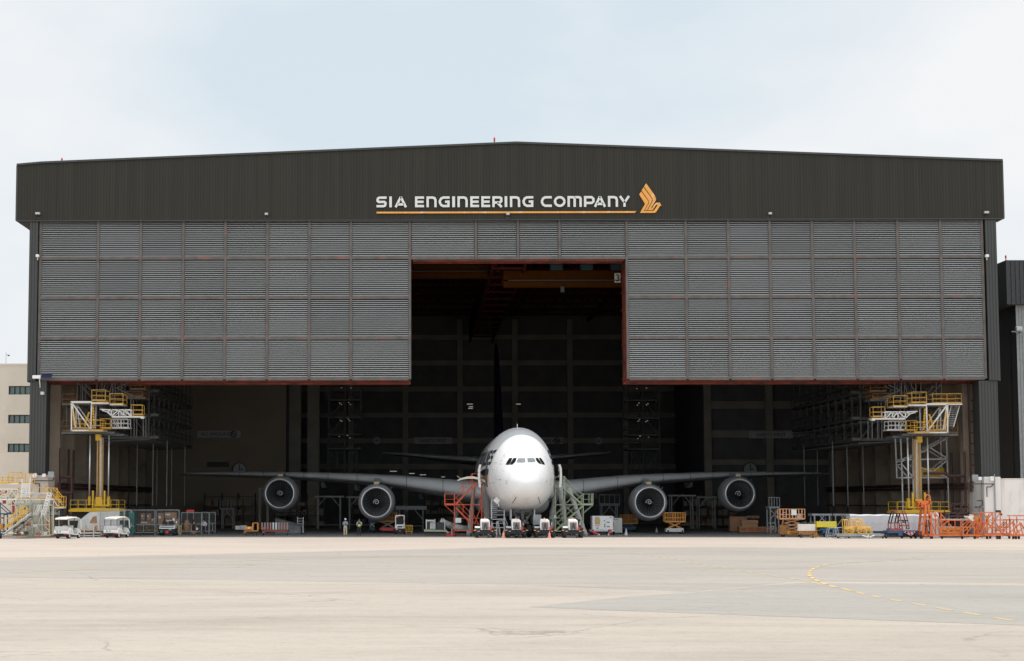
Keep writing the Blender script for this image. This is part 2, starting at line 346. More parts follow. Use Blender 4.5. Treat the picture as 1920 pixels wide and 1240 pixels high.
struct(mk.build('road_markings', M['line']), 'broken yellow taxi guide lines painted on the apron')
# ================================================================ hangar
H = thing('aircraft_hangar', 'huge dark grey maintenance hangar with louvred doors and a square central opening', 'hangar', (9, 0, 0))
XL, XR = XX(57, 0, 560), XX(1868, 0, 560)
ZT = {k: ZZ(k, 0) for k in (412, 483, 557.5, 633.5, 710)}
ztop, zbot = ZT[412], ZT[710]; zhead = ZT[483] - .15
fx0, fx1 = XX(31, -.4, 360), XX(1881, -.4, 360)
xr = XX(968, -.4, 270); zr = ZZ(269.5, -.4)
fz0 = ztop - .05
roofline = [(fx0, ZZ(308.5,-.4)), (XX(78,-.4,305), ZZ(304.5,-.4)), (xr, zr), (XX(1835,-.4,304), ZZ(303.5,-.4)), (fx1, ZZ(305,-.4))]
def roofz(x):
    for (a, za), (b, zb) in zip(roofline, roofline[1:]):
        if a <= x <= b: return za + (zb-za)*(x-a)/(b-a)
    return roofline[0][1] if x < fx0 else roofline[-1][1]
# corrugated fascia: trapezoid ribs
m = MB(); x = fx0; prof = []; p_ = .30
while x < fx1:
    prof += [(x, 0), (x+.19, 0), (x+.21, .024), (x+.28, .024)]; x += p_
prof = [(min(a, fx1), d) for a, d in prof]
bot = [(a, -.45 + d, fz0) for a, d in prof]; top = [(a, -.45 + d, roofz(a)) for a, d in prof]
m.loft([bot, top], False, False)
fascia = m.build('fascia', M['fascia'], H)
m = MB()
for (a, za), (b, zb) in zip(roofline, roofline[1:]): m.bar((a, -.46, za+.08), (b, -.46, zb+.08), .3, .2)
m.box(fx0, fx1, -.47, -.40, fz0-.10, fz0+.0)
m.box(fx0-.05, fx0+.12, -.5, -.38, fz0, roofz(fx0)); m.box(fx1-.12, fx1+.05, -.5, -.38, fz0, roofz(fx1))
m.build('fascia_trim', M['column_clad'], fascia)
# roof + overhanging side returns
m = MB()
YB = 70; inn_, inr_ = XL-.1, XR+.1
for (a, za), (b, zb) in zip(roofline, roofline[1:]):
    m.add([(a,-.38,za),(b,-.38,zb),(b,YB+42,zb),(a,YB+42,za),(a,-.38,za-.25),(b,-.38,zb-.25),(b,YB+42,zb-.25),(a,YB+42,za-.25)], [(0,1,2,3),(7,6,5,4),(0,4,5,1),(2,6,7,3)])
m.box(fx0+.3, fx1-.3, YB+41.6, YB+41.95, 28, 35.5); m.box(fx0+.3, fx0+.5, YB, YB+41.6, 28, 35.5); m.box(fx1-.5, fx1-.3, YB, YB+41.6, 28, 35.5)
for zz in (): pass
m.box(inn_, inr_, 5.6, YB+41.5, 35.45, 35.6)
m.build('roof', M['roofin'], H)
m = MB()
m.box(fx0, fx0+.15, -.38, YB, fz0, roofz(fx0)-.3); m.box(fx1-.15, fx1, -.38, YB, fz0, roofz(fx1)-.3)
m.box(XL-.2, XL, .0, YB, ZT[710]-.3, roofz(XL)-.4); m.box(XR, XR+.2, 0, YB, ZT[710]-.3, roofz(XR)-.4)
m.each('side_cladding', M['column_clad'], H)
m = MB()   # soffit brackets under the roof overhang
zl = ZZ(430, 0)
for k in range(0, 60, 6):
    m.prism([(fx0, fz0-.05), (XL-.22, fz0-.05), (XL-.22, zl)], -.35+k, -.1+k); m.prism([(fx1, fz0-.05), (XR+.22, fz0-.05), (XR+.22, ZZ(420,0))], -.35+k, -.1+k)
m.each('soffit_bracket', M['fascia'], H)
m = MB(); m.box(fx0+.2, XL-.22, 0, 55, fz0-.02, fz0+.1); m.box(XR+.22, fx1-.2, 0, 55, fz0-.02, fz0+.1); m.each('soffit', M['redsteel'], H)
# cladding columns at each end (upper wider, lower narrower)
def clad_column(x0, x1, y0, y1, z0, z1, name):
    m = MB(); pr = []; x = x0
    while x < x1 - .05: pr += [(x, 0), (x+.2, 0), (x+.22, .04), (x+.28, .04)]; x += .3
    pr = [(min(a, x1), d) for a, d in pr] + [(x1, 0)]
    m.loft([[(a, y0+d, z0) for a, d in pr], [(a, y0+d, z1) for a, d in pr]], False, False)
    m.box(x0, x0+.05, y0+.02, y1, z0, z1); m.box(x1-.05, x1, y0+.02, y1, z0, z1); m.box(x0+.05, x1-.05, y0+.08, y0+.1, z0, z1)
    return m.build(name, M['column_clad'], H)
xdl, xdr = XX(74.5, 0, 430), XX(1844, 0, 430)
clad_column(XL-.1, xdl-.09, -.3, 1.4, zbot-.2, fz0-.12, 'end_column')
clad_column(xdr+.09, XR+.1, -.3, 1.4, zbot-.25, fz0-.12, 'end_column')
clad_column(XX(56,0,760), XX(87,0,760), -.1, 2.0, ZZ(889,0), zbot-.22, 'corner_column')
clad_column(XX(1836,0,760), XX(1871,0,760), -.1, 2.2, ZZ(895,0), zbot-.27, 'corner_column')
m = MB(); m.bev(XX(50,-.4,950), XX(90,-.4,950), -.4, 2.9, 0, ZZ(891,-.4), .06); m.build('concrete_pier', M['concrete'], H)
m = MB(); xa, xb = XX(1846,-.5,950), XX(1878,-.5,950)
m.bev(xa, xb, -.5, 6.2, 0, ZZ(894.5,-.5), .06); m.box(xa-.12, xb, 2.2, 6.2, ZZ(904,2), ZZ(900,2)); m.build('concrete_pier', M['concrete_white'], H)
# ---- doors
LP_ = [74.5, 183, 263, 343, 422, 501, 580, 658, 768.5]; RP_ = [1176, 1287, 1367, 1445, 1524.5, 1604, 1685, 1766, 1844]
HP_ = [768.5, 892, 971, 1049, 1176]
SL = {}
def slat_mesh(wd, ht, n):
    key = (round(wd, 2), round(ht, 2))
    if key in SL: return SL[key]
    m = MB(); p = ht / n
    for i in range(n):
        z = i * p
        # folded blade: bright sloping face with a lip, dark recess above it
        m.loft([[(0, .0, z), (0, .13, z+p*.48), (0, .13, z+p*.53), (0, .0, z+.025)], [(wd, .0, z), (wd, .13, z+p*.48), (wd, .13, z+p*.53), (wd, .0, z+.025)]])
    SL[key] = m; return m
def panel(x0, x1, z0, z1, parent, cache={}):
    n = 19; key = (round(x1-x0, 2), round(z1-z0, 2))
    if key not in cache:
        mb = slat_mesh(x1-x0, z1-z0, n); o = mb.build('louvre_panel', M['slat'], parent, local=True); cache[key] = o.data
    else:
        o = bpy.data.objects.new('louvre_panel', cache[key]); COL.objects.link(o); o.parent = parent
    o.location = (x0 - H.location.x, -.06, z0); return o
def door(cols, rows, name):
    m = MB(); cx = [XX(c, 0, 560) for c in cols]
    if name != 'header_panel':
        # straight jambs: take x at mid height
        pass
    z = rows
    mw = .25
    for i, c in enumerate(cx):
        m.box(c-mw/2, c+mw/2, -.13 if 0 < i < len(cx)-1 else -.10, .26, z[-1]-.05, z[0]-.02)
    for k, zz in enumerate(z[1:], 1):
        for a, b in zip(cx, cx[1:]): m.box(a+mw/2, b-mw/2, -.10, .24, zz-.17, zz+.17)
    frame = m.build(name, M['mullion'], H)
    for a, b in zip(cx, cx[1:]):
        for zt, zb in zip(z, z[1:]): panel(a+mw/2+.01, b-mw/2-.01, zb+.18, zt-(.18 if zt != z[0] else .02), frame)
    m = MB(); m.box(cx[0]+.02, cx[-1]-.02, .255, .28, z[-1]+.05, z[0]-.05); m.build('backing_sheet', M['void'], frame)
    return frame, cx
zr5 = [ZT[412], ZT[483], ZT[557.5], ZT[633.5], ZT[710]]
dl, lx = door(LP_, zr5, 'door_leaf'); dr, rx = door(RP_, zr5, 'door_leaf')
hx = [lx[-1]+.31] + [XX(c, 0, 450) for c in HP_[1:-1]] + [rx[0]-.31]
m = MB()
for i, c in enumerate(hx[1:-1]): m.box(c-.125, c+.125, -.13, .26, zr5[1]-.22, zr5[0]-.02)
for a, b in zip([hx[0]-.155]+hx[1:-1], hx[1:-1]+[hx[-1]+.155]): m.box(a+.155 if a != hx[0]-.155 else a, b-.155 if b != hx[-1]+.155 else b, -.1, .24, zr5[1]-.2, zr5[1]+.14)
hd = m.build('header_panel', M['mullion'], H)
for a, b in zip(hx, hx[1:]): panel(a+(.16 if a != hx[0] else -.14), b-(.16 if b != hx[-1] else -.14), zr5[1]+.15, zr5[0]-.02, hd)
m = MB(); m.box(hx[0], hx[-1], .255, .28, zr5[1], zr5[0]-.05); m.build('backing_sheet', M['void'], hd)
# red steel structure behind the leaves: the doors are deep stacks of panels
DD = 5.2
def red_frame(cx, z0, z1, parent, jamb):
    m = MB()
    m.box(cx[0], cx[-1], .3, 1.2, z0-.10, z0+.12); m.box(cx[0], cx[-1], 1.3, 2.4, z0-.22, z0+.05); m.box(cx[0], cx[-1], 2.6, 3.6, z0-.10, z0+.1); m.box(cx[0], cx[-1], 3.8, DD, z0-.34, z0+.1)
    for c in cx: m.box(c-.1, c+.1, .3, 1.2, z0+.12, z1)
    n = 16
    for k in range(n): a = cx[0] + (cx[-1]-cx[0])*k/n; b = cx[0] + (cx[-1]-cx[0])*(k+1)/n; m.bar((a, .5, z0-.03), (b, DD-.2, z0-.12), .16)
    o = m.build('door_truss', M['redsteel'], parent)
    m = MB(); xj = cx[-1] if jamb > 0 else cx[0]; s_ = jamb
    xa, xb = sorted((xj - s_*.15, xj - s_*.02))
    for y0, y1 in ((.3, 1.3), (1.5, 3.2), (3.4, DD)): m.box(xa, xb, y0, y1, z0-.1, z1)
    for k in range(9): zz = z0 + (z1-z0)*k/9; m.bar((xj+s_*.02, .4, zz), (xj+s_*.02, DD, zz+.2), .14)
    m.build('door_jamb', M['redsteel'], parent)
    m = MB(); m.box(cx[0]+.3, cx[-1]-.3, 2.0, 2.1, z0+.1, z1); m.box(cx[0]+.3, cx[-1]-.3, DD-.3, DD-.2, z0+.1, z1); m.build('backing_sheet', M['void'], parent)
    return o
red_frame(lx, zbot, ztop, dl, 1); red_frame(rx, zbot, ztop, dr, -1)
m = MB(); m.box(hx[0], hx[-1], .3, 1.3, zr5[1]-.36, zr5[1]-.1); m.box(hx[0], hx[-1], 1.6, 2.0, zr5[1]-.4, zr5[1]-.1)
for c in hx[1:-1]: m.bar((c, .6, zr5[1]-.2), (c+.5, 2.0, zr5[1]-.35), .1)
m.build('door_truss', M['redsteel'], hd)
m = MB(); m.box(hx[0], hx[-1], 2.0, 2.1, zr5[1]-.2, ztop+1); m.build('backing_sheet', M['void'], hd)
# ---- inside shell
bx0, bx1 = XX(536, YB, 850), XX(1320, YB, 850); YT = 100
m = MB(); inn = XL + .9; inr = XR - .9
m.box(inn-.3, inn, 2.0, YB, 0, zbot+12); m.box(inr, inr+.3, 2.2, YB, 0, zbot+12)
for k in range(9):
    y = 4.5 + k*7.6
    m.box(inn, inn+1.5, y, y+1.3, 0, zbot+10); m.box(inr-1.5, inr, y, y+1.3, 0, zbot+10)
m.each('side_wall', M['inwall'], H)
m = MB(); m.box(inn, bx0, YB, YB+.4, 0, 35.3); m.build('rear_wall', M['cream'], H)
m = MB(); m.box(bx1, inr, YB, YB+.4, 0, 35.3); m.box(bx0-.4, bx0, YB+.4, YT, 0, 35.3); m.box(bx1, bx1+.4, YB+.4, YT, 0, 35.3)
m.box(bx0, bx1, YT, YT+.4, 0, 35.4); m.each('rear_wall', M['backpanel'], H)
m = MB()
cxs = [XX(c, YT-.7, 650) for c in (658, 760, 862, 965, 1068, 1171, 1274)]
for c in cxs: m.box(c-.42, c+.42, YT-1.0, YT-.01, 0, ZZ(600, YT))
for y0, y1 in ((628,637),(676,685),(725,734),(774,783),(822,831),(870,880)): m.box(bx0, bx1, YT-.6, YT-.02, ZZ(y1, YT-.6), ZZ(y0, YT-.6))
for c in (1327, 1443, 1560): cc = XX(c, YB-.9, 800); m.box(cc-.5, cc+.5, YB-.9, YB-.01, 0, 30)
for y0, y1 in ((753,767),(807,821),(862,872)): m.box(bx1, inr, YB-.5, YB-.02, ZZ(y1, YB-.5), ZZ(y0, YB-.5))
for c in (548, 583): cc = XX(c, YB+6, 800); m.box(cc-.5, cc+1.2, YB+6, YB+7, 0, 30)
m.each('wall_frame', M['backbeam'], H)
m = MB()
for k in range(12):
    y = 8 + k*8.0; zz = 31.6
    m.cut(); m.box(inn, inr, y, y+.35, zz, zz+.4); m.box(inn, inr, y, y+.35, zz+3.0, zz+3.3)
    for j in range(20): xa = inn + (inr-inn)*j/20; xb = inn + (inr-inn)*(j+1)/20; m.bar((xa, y+.17, zz+.2), ((xa+xb)/2, y+.17, zz+3.1), .2); m.bar(((xa+xb)/2, y+.17, zz+3.1), (xb, y+.17, zz+.2), .2)
for xx in (xr-16, xr-.3, xr+16): m.cut(); m.box(xx-.2, xx+.2, 6, YT, 31.0, 31.5)
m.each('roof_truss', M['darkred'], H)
m = MB(); m.box(xr-2.4, xr-2.2, 4, YT-2, 27.6, 31); m.box(xr+1.0, xr+1.2, 4, YT-2, 27.6, 31)
for k in range(12): y = 5+k*7.5; m.bar((xr-2.3, y, 27.7), (xr+1.1, y, 31), .18); m.bar((xr-2.3, y, 27.7), (xr+1.1, y, 27.7), .25)
m.build('ridge_catwalk', M['darkred'], H)
m = MB(); m.box(inn+.05, inr-.05, .02, YT-.05, .001, .006)
m.v = [(a, max(b, .02), c) for a, b, c in m.v]
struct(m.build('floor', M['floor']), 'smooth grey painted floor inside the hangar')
# brown pipes along both side walls
m = MB()
for zz, rr in ((ZZ(909, 8), .17), (ZZ(916, 8), .14), (ZZ(950, 8), .08)):
    m.tube((inn+1.7, 3, zz), (inn+1.7, YB, zz), rr); m.tube((inr-1.7, 3, zz), (inr-1.7, YB, zz), rr)
for y in (3.4, 8.2, 11): m.tube((inn+1.75, y, .2), (inn+1.75, y, 9), .12); m.tube((inr-1.75, y, .2), (inr-1.75, y, 8.6), .12)
m.pipe([(inn+1.8, 3.2, ZZ(895,3)), (inn+3.0, 3.2, ZZ(895,3)), (inn+3.0, 3.2, ZZ(925,3)), (inn+1.8, 3.2, ZZ(925,3))], .16)
m.pipe([(inr-1.8, 3.2, ZZ(893,3)), (inr-3.6, 3.2, ZZ(893,3)), (inr-3.6, 3.2, ZZ(888,3)), (inr-6, 3.2, ZZ(888,3))], .16)
m.each('wall_pipe', M['maroon'], H)
m = MB(); xa = XX(1818, 3, 800); xb = XX(1828, 3, 800)
m.bar((xa, 3, 4.5), (xa, 3, zbot), .18); m.bar((xb, 3, 4.5), (xb, 3, zbot), .18)
for k in range(9): zz = 5 + k*1.1; m.bar((xa, 3, zz), (xb, 3, zz), .12)
m.build('ladder_column', M['maroon'], H)
# ---- sign on the fascia
def letters(ch, w, h, t):
    a = t/2; r = .16*h; mid = h*.5
    d = {
     'S': [[(w,h-a),(a+r,h-a),(a+.05*h,h-a-.05*h),(a,h-a-r),(a,mid+r*.5),(a+r*.6,mid),(w-a-r*.6,mid),(w-a,mid-r*.5),(w-a,a+r),(w-a-.05*h,a+.05*h),(w-a-r,a),(0,a)]],
     'I': [[(w/2,0),(w/2,h)]],
     'A': [[(a*1.05,0),(w/2,h-a*.4)],[(w-a*1.05,0),(w/2,h-a*.4)],[(w*.25,h*.27),(w*.75,h*.27)]],
     'E': [[(a,0),(a,h)],[(t,h-a),(w,h-a)],[(t,mid),(w*.95,mid)],[(t,a),(w,a)]],
     'n': [[(a,0),(a,h)],[(t,h-a),(w-a-r*1.6,h-a),(w-a-r*.5,h-a-r*.35),(w-a,h-a-r*1.6),(w-a,0)]],
     'm': [[(a,0),(a,h)],[(t,h-a),(w*.5-r,h-a),(w*.5-r*.2,h-a-r*.3),(w*.5,h-a-r),(w*.5,0)],[(w*.5,h-a),(w-a-r,h-a),(w-a-r*.2,h-a-r*.3),(w-a,h-a-r),(w-a,0)]],
     'G': [[(w,h-a),(a+r*1.9,h-a),(a+r*.7,h-a-r*.6),(a,h*.5+r*.5),(a,h*.5-r*.5),(a+r*.7,a+r*.6),(a+r*1.9,a),(w-t,a)],[(w-a,0),(w-a,h*.62)],[(w*.58,h*.5),(w-t,h*.5)]],
     'R': [[(a,0),(a,h)],[(t,h-a),(w-a-r,h-a),(w-a-.03*h,h-a-r*.5),(w-a-.03*h,h*.5+r*.3),(w-a-r,h*.42),(t,h*.42)],[(w*.48,h*.40),(w-a*.9,0)]],
     'C': [[(w,h-a),(a+r*1.9,h-a),(a+r*.7,h-a-r*.6),(a,h*.5+r*.5),(a,h*.5-r*.5),(a+r*.7,a+r*.6),(a+r*1.9,a),(w,a)]],
     'P': [[(a,0),(a,h)],[(t,h-a),(w-a-r,h-a),(w-a,h-a-r),(w-a,h*.5),(w-a-r,h*.36),(t,h*.36)]],
     'Y': [[(w/2,0),(w/2,h*.42)],[(a*.8,h-a*.1),(w/2,h*.40)],[(w-a*.8,h-a*.1),(w/2,h*.40)]],
     'N': [[(a,0),(a,h)],[(w-a,0),(w-a,h)],[(a,h-a*.4),(w-a,a*.4)]],
     'L': [[(a,0),(a,h)],[(t,a),(w,a)]],
    }
    if ch == 'O':
        n = 20; d['O'] = [[(w/2+(w/2-a)*math.cos(2*math.pi*i/n), h/2+(h/2-a)*math.sin(2*math.pi*i/n)) for i in range(n+1)]]
    return d[ch]
Z1 = [('S',113,248),('I',284,318),('A',352,522),('E',627,747),('n',780,915),('G',943,1088),('I',1123,1160),('n',1193,1330),('E',1364,1480),('E',1511,1628),('R',1658,1797),('I',1822,1857)]
Z2 = [('n',97,212),('G',238,360),('C',445,568),('O',592,722),('m',745,905),('P',930,1050),('A',1040,1180),('n',1200,1313),('Y',1325,1447)]
SY = -.62
sg = thing('company_sign', 'white company name in large letters with gold underline and bird emblem on the hangar fascia', 'sign', (XX(950, SY, 380), SY, ZZ(400, SY)))
m = MB(); z0, z1 = ZZ(388.5, SY), ZZ(368.3, SY); t_ = .212
for lst, o0, sc_ in ((Z1, 690, 7.111), (Z2, 940, 6.0)):
    for ch, a, b in lst:
        x0 = XX(o0 + a/sc_, SY, 380); x1 = XX(o0 + b/sc_, SY, 380); h = z1 - z0
        for pl in letters(ch, x1-x0, h, t_*h*(1 if ch != 'O' else .95)):
            m.stroke([(x0+u, z0+v) for u, v in pl], (x1-x0) if ch == 'I' else t_*h, SY, SY+.16)
m.build('lettering', M['letter'], sg)
m = MB(); za, zb = ZZ(400, SY), ZZ(396.8, SY); xa, xb = XX(706, SY, 398), XX(1192.5, SY, 398)
m.prism([(xa, za), (xb-.12, za), (xb+.05, zb), (xa, zb)], SY, SY+.14); m.build('underline', M['gold'], sg)
A_ = [(310,412),(258,490),(395,712),(400,745),(272,965),(655,965),(690,940),(790,790),(830,780),(785,702),(700,702),(668,720),(575,852),(552,852),(680,650),(690,600),(655,510),(440,205),(385,285),(590,580),(604,640),(592,690),(470,895),(600,895),(690,760),(742,750),(628,912),(372,912),(492,712),(490,665)]
B_ = [(372,305),(578,595),(584,640),(574,685),(455,893),(398,893),(505,722),(508,680),(497,650),(320,385)]
m = MB()
for poly in (A_, B_): m.prism([(XX(1180+x/13.775, SY, 375), ZZ(330+y/13.775, SY)) for x, y in poly], SY, SY+.16)
m.build('bird_emblem', M['gold'], sg)
# ---- small fittings on the facade
def flood(px, py, Y, label, w_=.42):
    p = P(px, py, Y); t = thing('floodlight', label, 'floodlight', p, 0, 'floodlights on the hangar fascia')
    m = MB(); w_ *= .6; m.bev(-w_, w_, -.45, -.15, -.08, .16, .04); m.build('housing', M['grey'], t, True)
    m = MB(); m.box(-w_+.04, w_-.04, -.46, -.452, -.04, .12); m.build('lens', M['ltgrey'], t, True)
    m = MB(); m.bar((0, -.3, -.1), (0, .15, -.3), .1); m.box(-.2, .2, .0, .12, -.4, -.2); m.build('bracket', M['dark'], t, True)
flood(72, 402, -.45, 'small floodlight above the far left end of the louvred doors'); flood(500, 403, -.45, 'small floodlight on the fascia over the middle of the left door leaf', .3)
flood(952, 403, -.62, 'small white floodlight just under the gold underline of the sign', .3); flood(1443, 402, -.45, 'small floodlight on the fascia over the middle of the right door leaf', .3)
flood(1848, 400, -.45, 'small floodlight above the far right end of the louvred doors')
def cctv(px, py, Y, label):
    t = thing('security_camera', label, 'camera', P(px, py, Y), 0, 'security cameras on the hangar front')
    m = MB(); m.bev(-.16, .16, -.5, -.05, -.12, .16, .05); m.build('camera_body', M['white'], t, True)
    m = MB(); m.box(-.1, .1, -.06, .25, -.05, .05); m.tube((0, -.2, -.1), (0, -.2, -.4), .06); m.build('mount', M['ltgrey'], t, True)
cctv(71.5, 481, -.35, 'small white security camera on the left end column'); cctv(1849, 481, -.35, 'small white security camera on the right end column')
t = thing('solar_panel', 'small solar panel with white box under the left door corner', 'solar panel', P(80, 708, -.5))
m = MB(); m.xprism([(-.55, -.05), (-.5, -.05), (.0, .32), (-.05, .34)], -.1, 1.0); m.build('cells', M['panel_blue'], t, True)
m = MB(); m.bev(-.95, -.12, -.5, -.1, -.14, .2, .04); m.bar((-.3, -.1, -.1), (-.3, .3, -1.0), .08); m.build('battery_box', M['white'], t, True)
m = MB(); m.box(-.15, .15, -.2, .4, -1.75, -1.45); m.build('sensor', M['ltgrey'], t, True)
def pier_box(px, py, Y, label, s):
    t = thing('camera_cluster', label, 'camera', P(px, py, Y), 0, 'camera clusters on the hangar piers')
    m = MB(); m.bev(.55*s-.3, .55*s+.3, -.3, 0, .0, .62, .05); m.build('junction_box', M['grey'], t, True)
    m = MB(); m.bev(-.3, .05, -.45, -.1, .05, .4, .06); m.bev(-1.1*s-.2, -1.1*s+.2, -.3, -.05, -.0, .45, .05); m.build('camera_body', M['white'], t, True)
    m = MB(); m.pipe([(-1.3*s, -.1, -.3), (.8*s, -.1, -.3), (.8*s, -.1, .1)], .05); m.pipe([(-1.3*s, -.1, -.3), (-1.0*s, -.1, -.6), (-.6*s, -.1, -.6), (-.6*s, -.1, -1.6)], .05); m.build('conduit', M['dark'], t, True)
pier_box(86, 896, -.5, 'white and grey camera boxes on the concrete pier behind the yellow access stairs', 1)
pier_box(1838, 902, -.7, 'white and grey camera boxes at the top of the right concrete pier', -1)
def beacon(px, py, Y, label, h=.36):
    t = thing('obstruction_light', label, 'warning light', P(px, py, Y), 0, 'red warning lights on the rooftops')
    m = MB(); m.tube((0, 0, 0), (0, 0, h*.4), .05); m.build('stem', M['dark'], t, True)
    m = MB(); m.lathe([(h*.4, .05), (h*.45, .09), (h*.8, .10), (h, .04)], (0, 0, 0), 'z', 10, True); m.build('lens', M['redlight'], t, True)
beacon(116, 303, 0, 'red warning light near the left end of the hangar roofline'); beacon(1807, 303.5, 0, 'red warning light near the right end of the hangar roofline')
beacon(927, 271, 0, 'slim warning light on the roof close to the ridge', .75); beacon(1886, 489, 12, 'red warning light on the roof of the neighbouring dark building', .6)
# ================================================================ other buildings
OY = 32
ob = thing('office_building', 'beige three-storey office block with green ribbon windows left of the hangar', 'building', (XX(-60, OY), OY, 0))
m = MB(); ox0, ox1, oz = XX(-420, OY), XX(110, OY), ZZ(686, OY, 20)
xa, xb = XX(15, OY), XX(110, OY); bands = [(724,740),(778,794),(832,848)]
zs = [0] + [v for y0, y1 in reversed(bands) for v in (ZZ(y1, OY, 20), ZZ(y0, OY, 20))] + [oz]
for i in range(0, len(zs), 2): m.box(ox0, ox1, OY, OY+30, zs[i], zs[i+1])
for i in range(1, len(zs)-1, 2): m.box(ox0, xa, OY, OY+30, zs[i], zs[i+1]); m.box(xa, ox1, OY+.9, OY+29, zs[i], zs[i+1])
m.box(ox0-.1, ox1+.1, OY-.06, OY+30, oz, oz+.25)
wall = m.build('wall', M['beige'], ob)
for i in range(1, len(zs)-1, 2):
    m = MB(); n = int((xb-xa)/.62)
    for k in range(n+1): x = xa + .62*k; m.box(x-.04, x+.04, OY+.3, OY+.42, zs[i], zs[i+1])
    m.box(xa, xb, OY+.3, OY+.42, zs[i], zs[i]+.08); m.box(xa, xb, OY+.3, OY+.42, zs[i+1]-.08, zs[i+1])
    wf = m.build('window', M['dark'], ob)
    m = MB(); m.box(xa, xb, OY+.5, OY+.54, zs[i], zs[i+1]); m.build('pane', M['teal_glass'], wf)
t = thing('roof_mast', 'thin lightning mast with a small lamp on the beige office roof', 'mast', P(11, 686, OY+2))
m = MB(); m.tube((0,0,0), (0,0,1.6), .045, 6, .03); m.build('pole', M['ltgrey'], t, True)
m = MB(); m.bar((0,0,1.3), (.25,0,1.3), .04); m.bev(.2,.42,-.1,.1,1.15,1.3,.03); m.build('lamp_head', M['dark'], t, True)
NY = 14
nb = thing('neighbour_building', 'dark grey ribbed industrial building beyond the right end of the hangar', 'building', (XX(1950, NY), NY, 0))
nx = XX(1888, NY, 530); nz1, nz0 = ZZ(488, NY, 1888), ZZ(571, NY, 1888)
m = MB(); pr = []; x = nx
while x < nx + 30: pr += [(x, 0), (x+.26, 0), (x+.3, .07), (x+.44, .07)]; x += .48
m.loft([[(a, NY+d, nz0) for a, d in pr], [(a, NY+d, nz1) for a, d in pr]], False, False)
m.box(nx, nx+30, NY+.12, NY+.3, nz0, nz1); m.box(nx-.06, nx+.08, NY-.04, NY+.2, nz0, nz1)
m.build('fascia', M['dark'], nb)
m = MB(); m.box(nx-.04, nx+.04, NY+.3, NY+45, nz0, nz1); m.box(nx+.04, nx+30, NY+.3, NY+45, nz1-.3, nz1-.05); m.box(nx, nx+30, NY+.3, NY+45, nz0, nz0+.15); m.build('roof', M['dark'], nb)
sx = XX(1908, NY+1, 700)
m = MB(); m.box(sx, sx+.2, NY+1.1, NY+45, ZZ(893,NY), nz0); m.box(sx, sx+28, NY+3, NY+3.2, 0, nz0); m.box(sx, sx+.2, NY+1.1, NY+45, 0, ZZ(893,NY)); m.build('side_wall', M['dark'], nb)
m = MB(); pr = []; x = sx
while x < sx + 2.2: pr += [(x, 0), (x+.2, 0), (x+.23, .05), (x+.3, .05)]; x += .33
m.loft([[(a, NY+1+d, 4) for a, d in pr], [(a, NY+1+d, nz0) for a, d in pr]], False, False); m.build('corner_column', M['grey'], nb)
p = P(1909, 622, NY-.3); t = thing('wall_floodlight', 'pale floodlight on a bracket arm on the neighbouring dark building', 'floodlight', p)
m = MB(); m.bev(-.35,.3,-.6,-.1,.05,.5,.05); m.build('housing', M['ltgrey'], t, True)
m = MB(); m.bar((-.7,0,0),(2,0,0),.12); m.bar((.5,0,0),(.5,1.3,0),.12); m.pipe([(-.3,0,0),(.0,0,-.35),(.7,0,-.35),(1.0,0,0)],.04); m.build('bracket', M['grey'], t, True)
WY = -.2
t = thing('perimeter_wall', 'pale concrete wall with a dark downpipe behind the orange frames', 'wall', (XX(1900, WY), WY, 0))
m = MB(); wx = xb = XX(1878, WY, 950); m.box(wx, wx+22, WY, WY+.35, 0, ZZ(899, WY)); m.box(wx, wx+22, WY-.06, WY+.4, ZZ(899, WY), ZZ(897.5, WY)); m.build('wall_panel', M['concrete_white'], t)
m = MB(); m.tube((XX(1866, -.6, 950), -.62, .0), (XX(1866, -.6, 950), -.62, ZZ(890, -.6)), .06); m.build('downpipe', M['grey'], t)
# ================================================================ airliner
NYD = -8.3                                    # nose tip depth
AX = XX(984.8, NYD, 905)
A = thing('airliner', 'white double-deck four-engined airliner parked nose out under the hangar opening', 'airplane', (AX, NYD, 0))
def ipol(tab, d):
    for (a, *va), (b, *vb) in zip(tab, tab[1:]):
        if a <= d <= b:
            t = (d-a)/(b-a); return [x + (y-x)*t for x, y in zip(va, vb)]
    return list(tab[-1][1:])
# d, top, bottom, half width, height of the widest line
ST = [(0,5.35,5.15,.10,5.25),(.12,5.78,4.78,.52,5.26),(.35,6.12,4.42,.88,5.28),(.75,6.52,4.05,1.30,5.33),(1.3,6.98,3.72,1.72,5.40),(2,7.50,3.42,2.12,5.48),(3,8.30,3.12,2.46,5.60),(4,9.02,2.90,2.75,5.70),(5,9.66,2.74,2.97,5.80),(6,10.14,2.62,3.14,5.90),(7.5,10.60,2.48,3.33,6.0),(9.5,10.92,2.40,3.50,6.1),(12,11.10,2.36,3.61,6.15),(16,11.15,2.35,3.66,6.15),(30,11.15,2.3,3.66,6.15),(45,11.1,2.4,3.66,6.15),(52,11.0,3.4,3.4,6.5),(60,10.7,5.6,2.5,7.8),(67,10.2,7.6,1.35,8.9),(72,9.6,8.7,.45,9.2)]
rings = []; NS = 64
ds = [0,.04,.12,.22,.35,.55,.75,1,1.3,1.65,2,2.5,3,3.5,4,4.5,5,5.5,6,6.7,7.5,8.5,9.5,10.7,12,14,16,20,25,30,37,45,48,52,56,60,63.5,67,70,72]
def smooth_ip(d):
    # average neighbouring interpolations for a rounder nose
    if d < .2: return ipol(ST, d)
    e = min(d*.3, .8); a, b, c = ipol(ST, max(0, d-e)), ipol(ST, d), ipol(ST, min(72, d+e)); return [(p+2*q+r_)/4 for p, q, r_ in zip(a, b, c)]
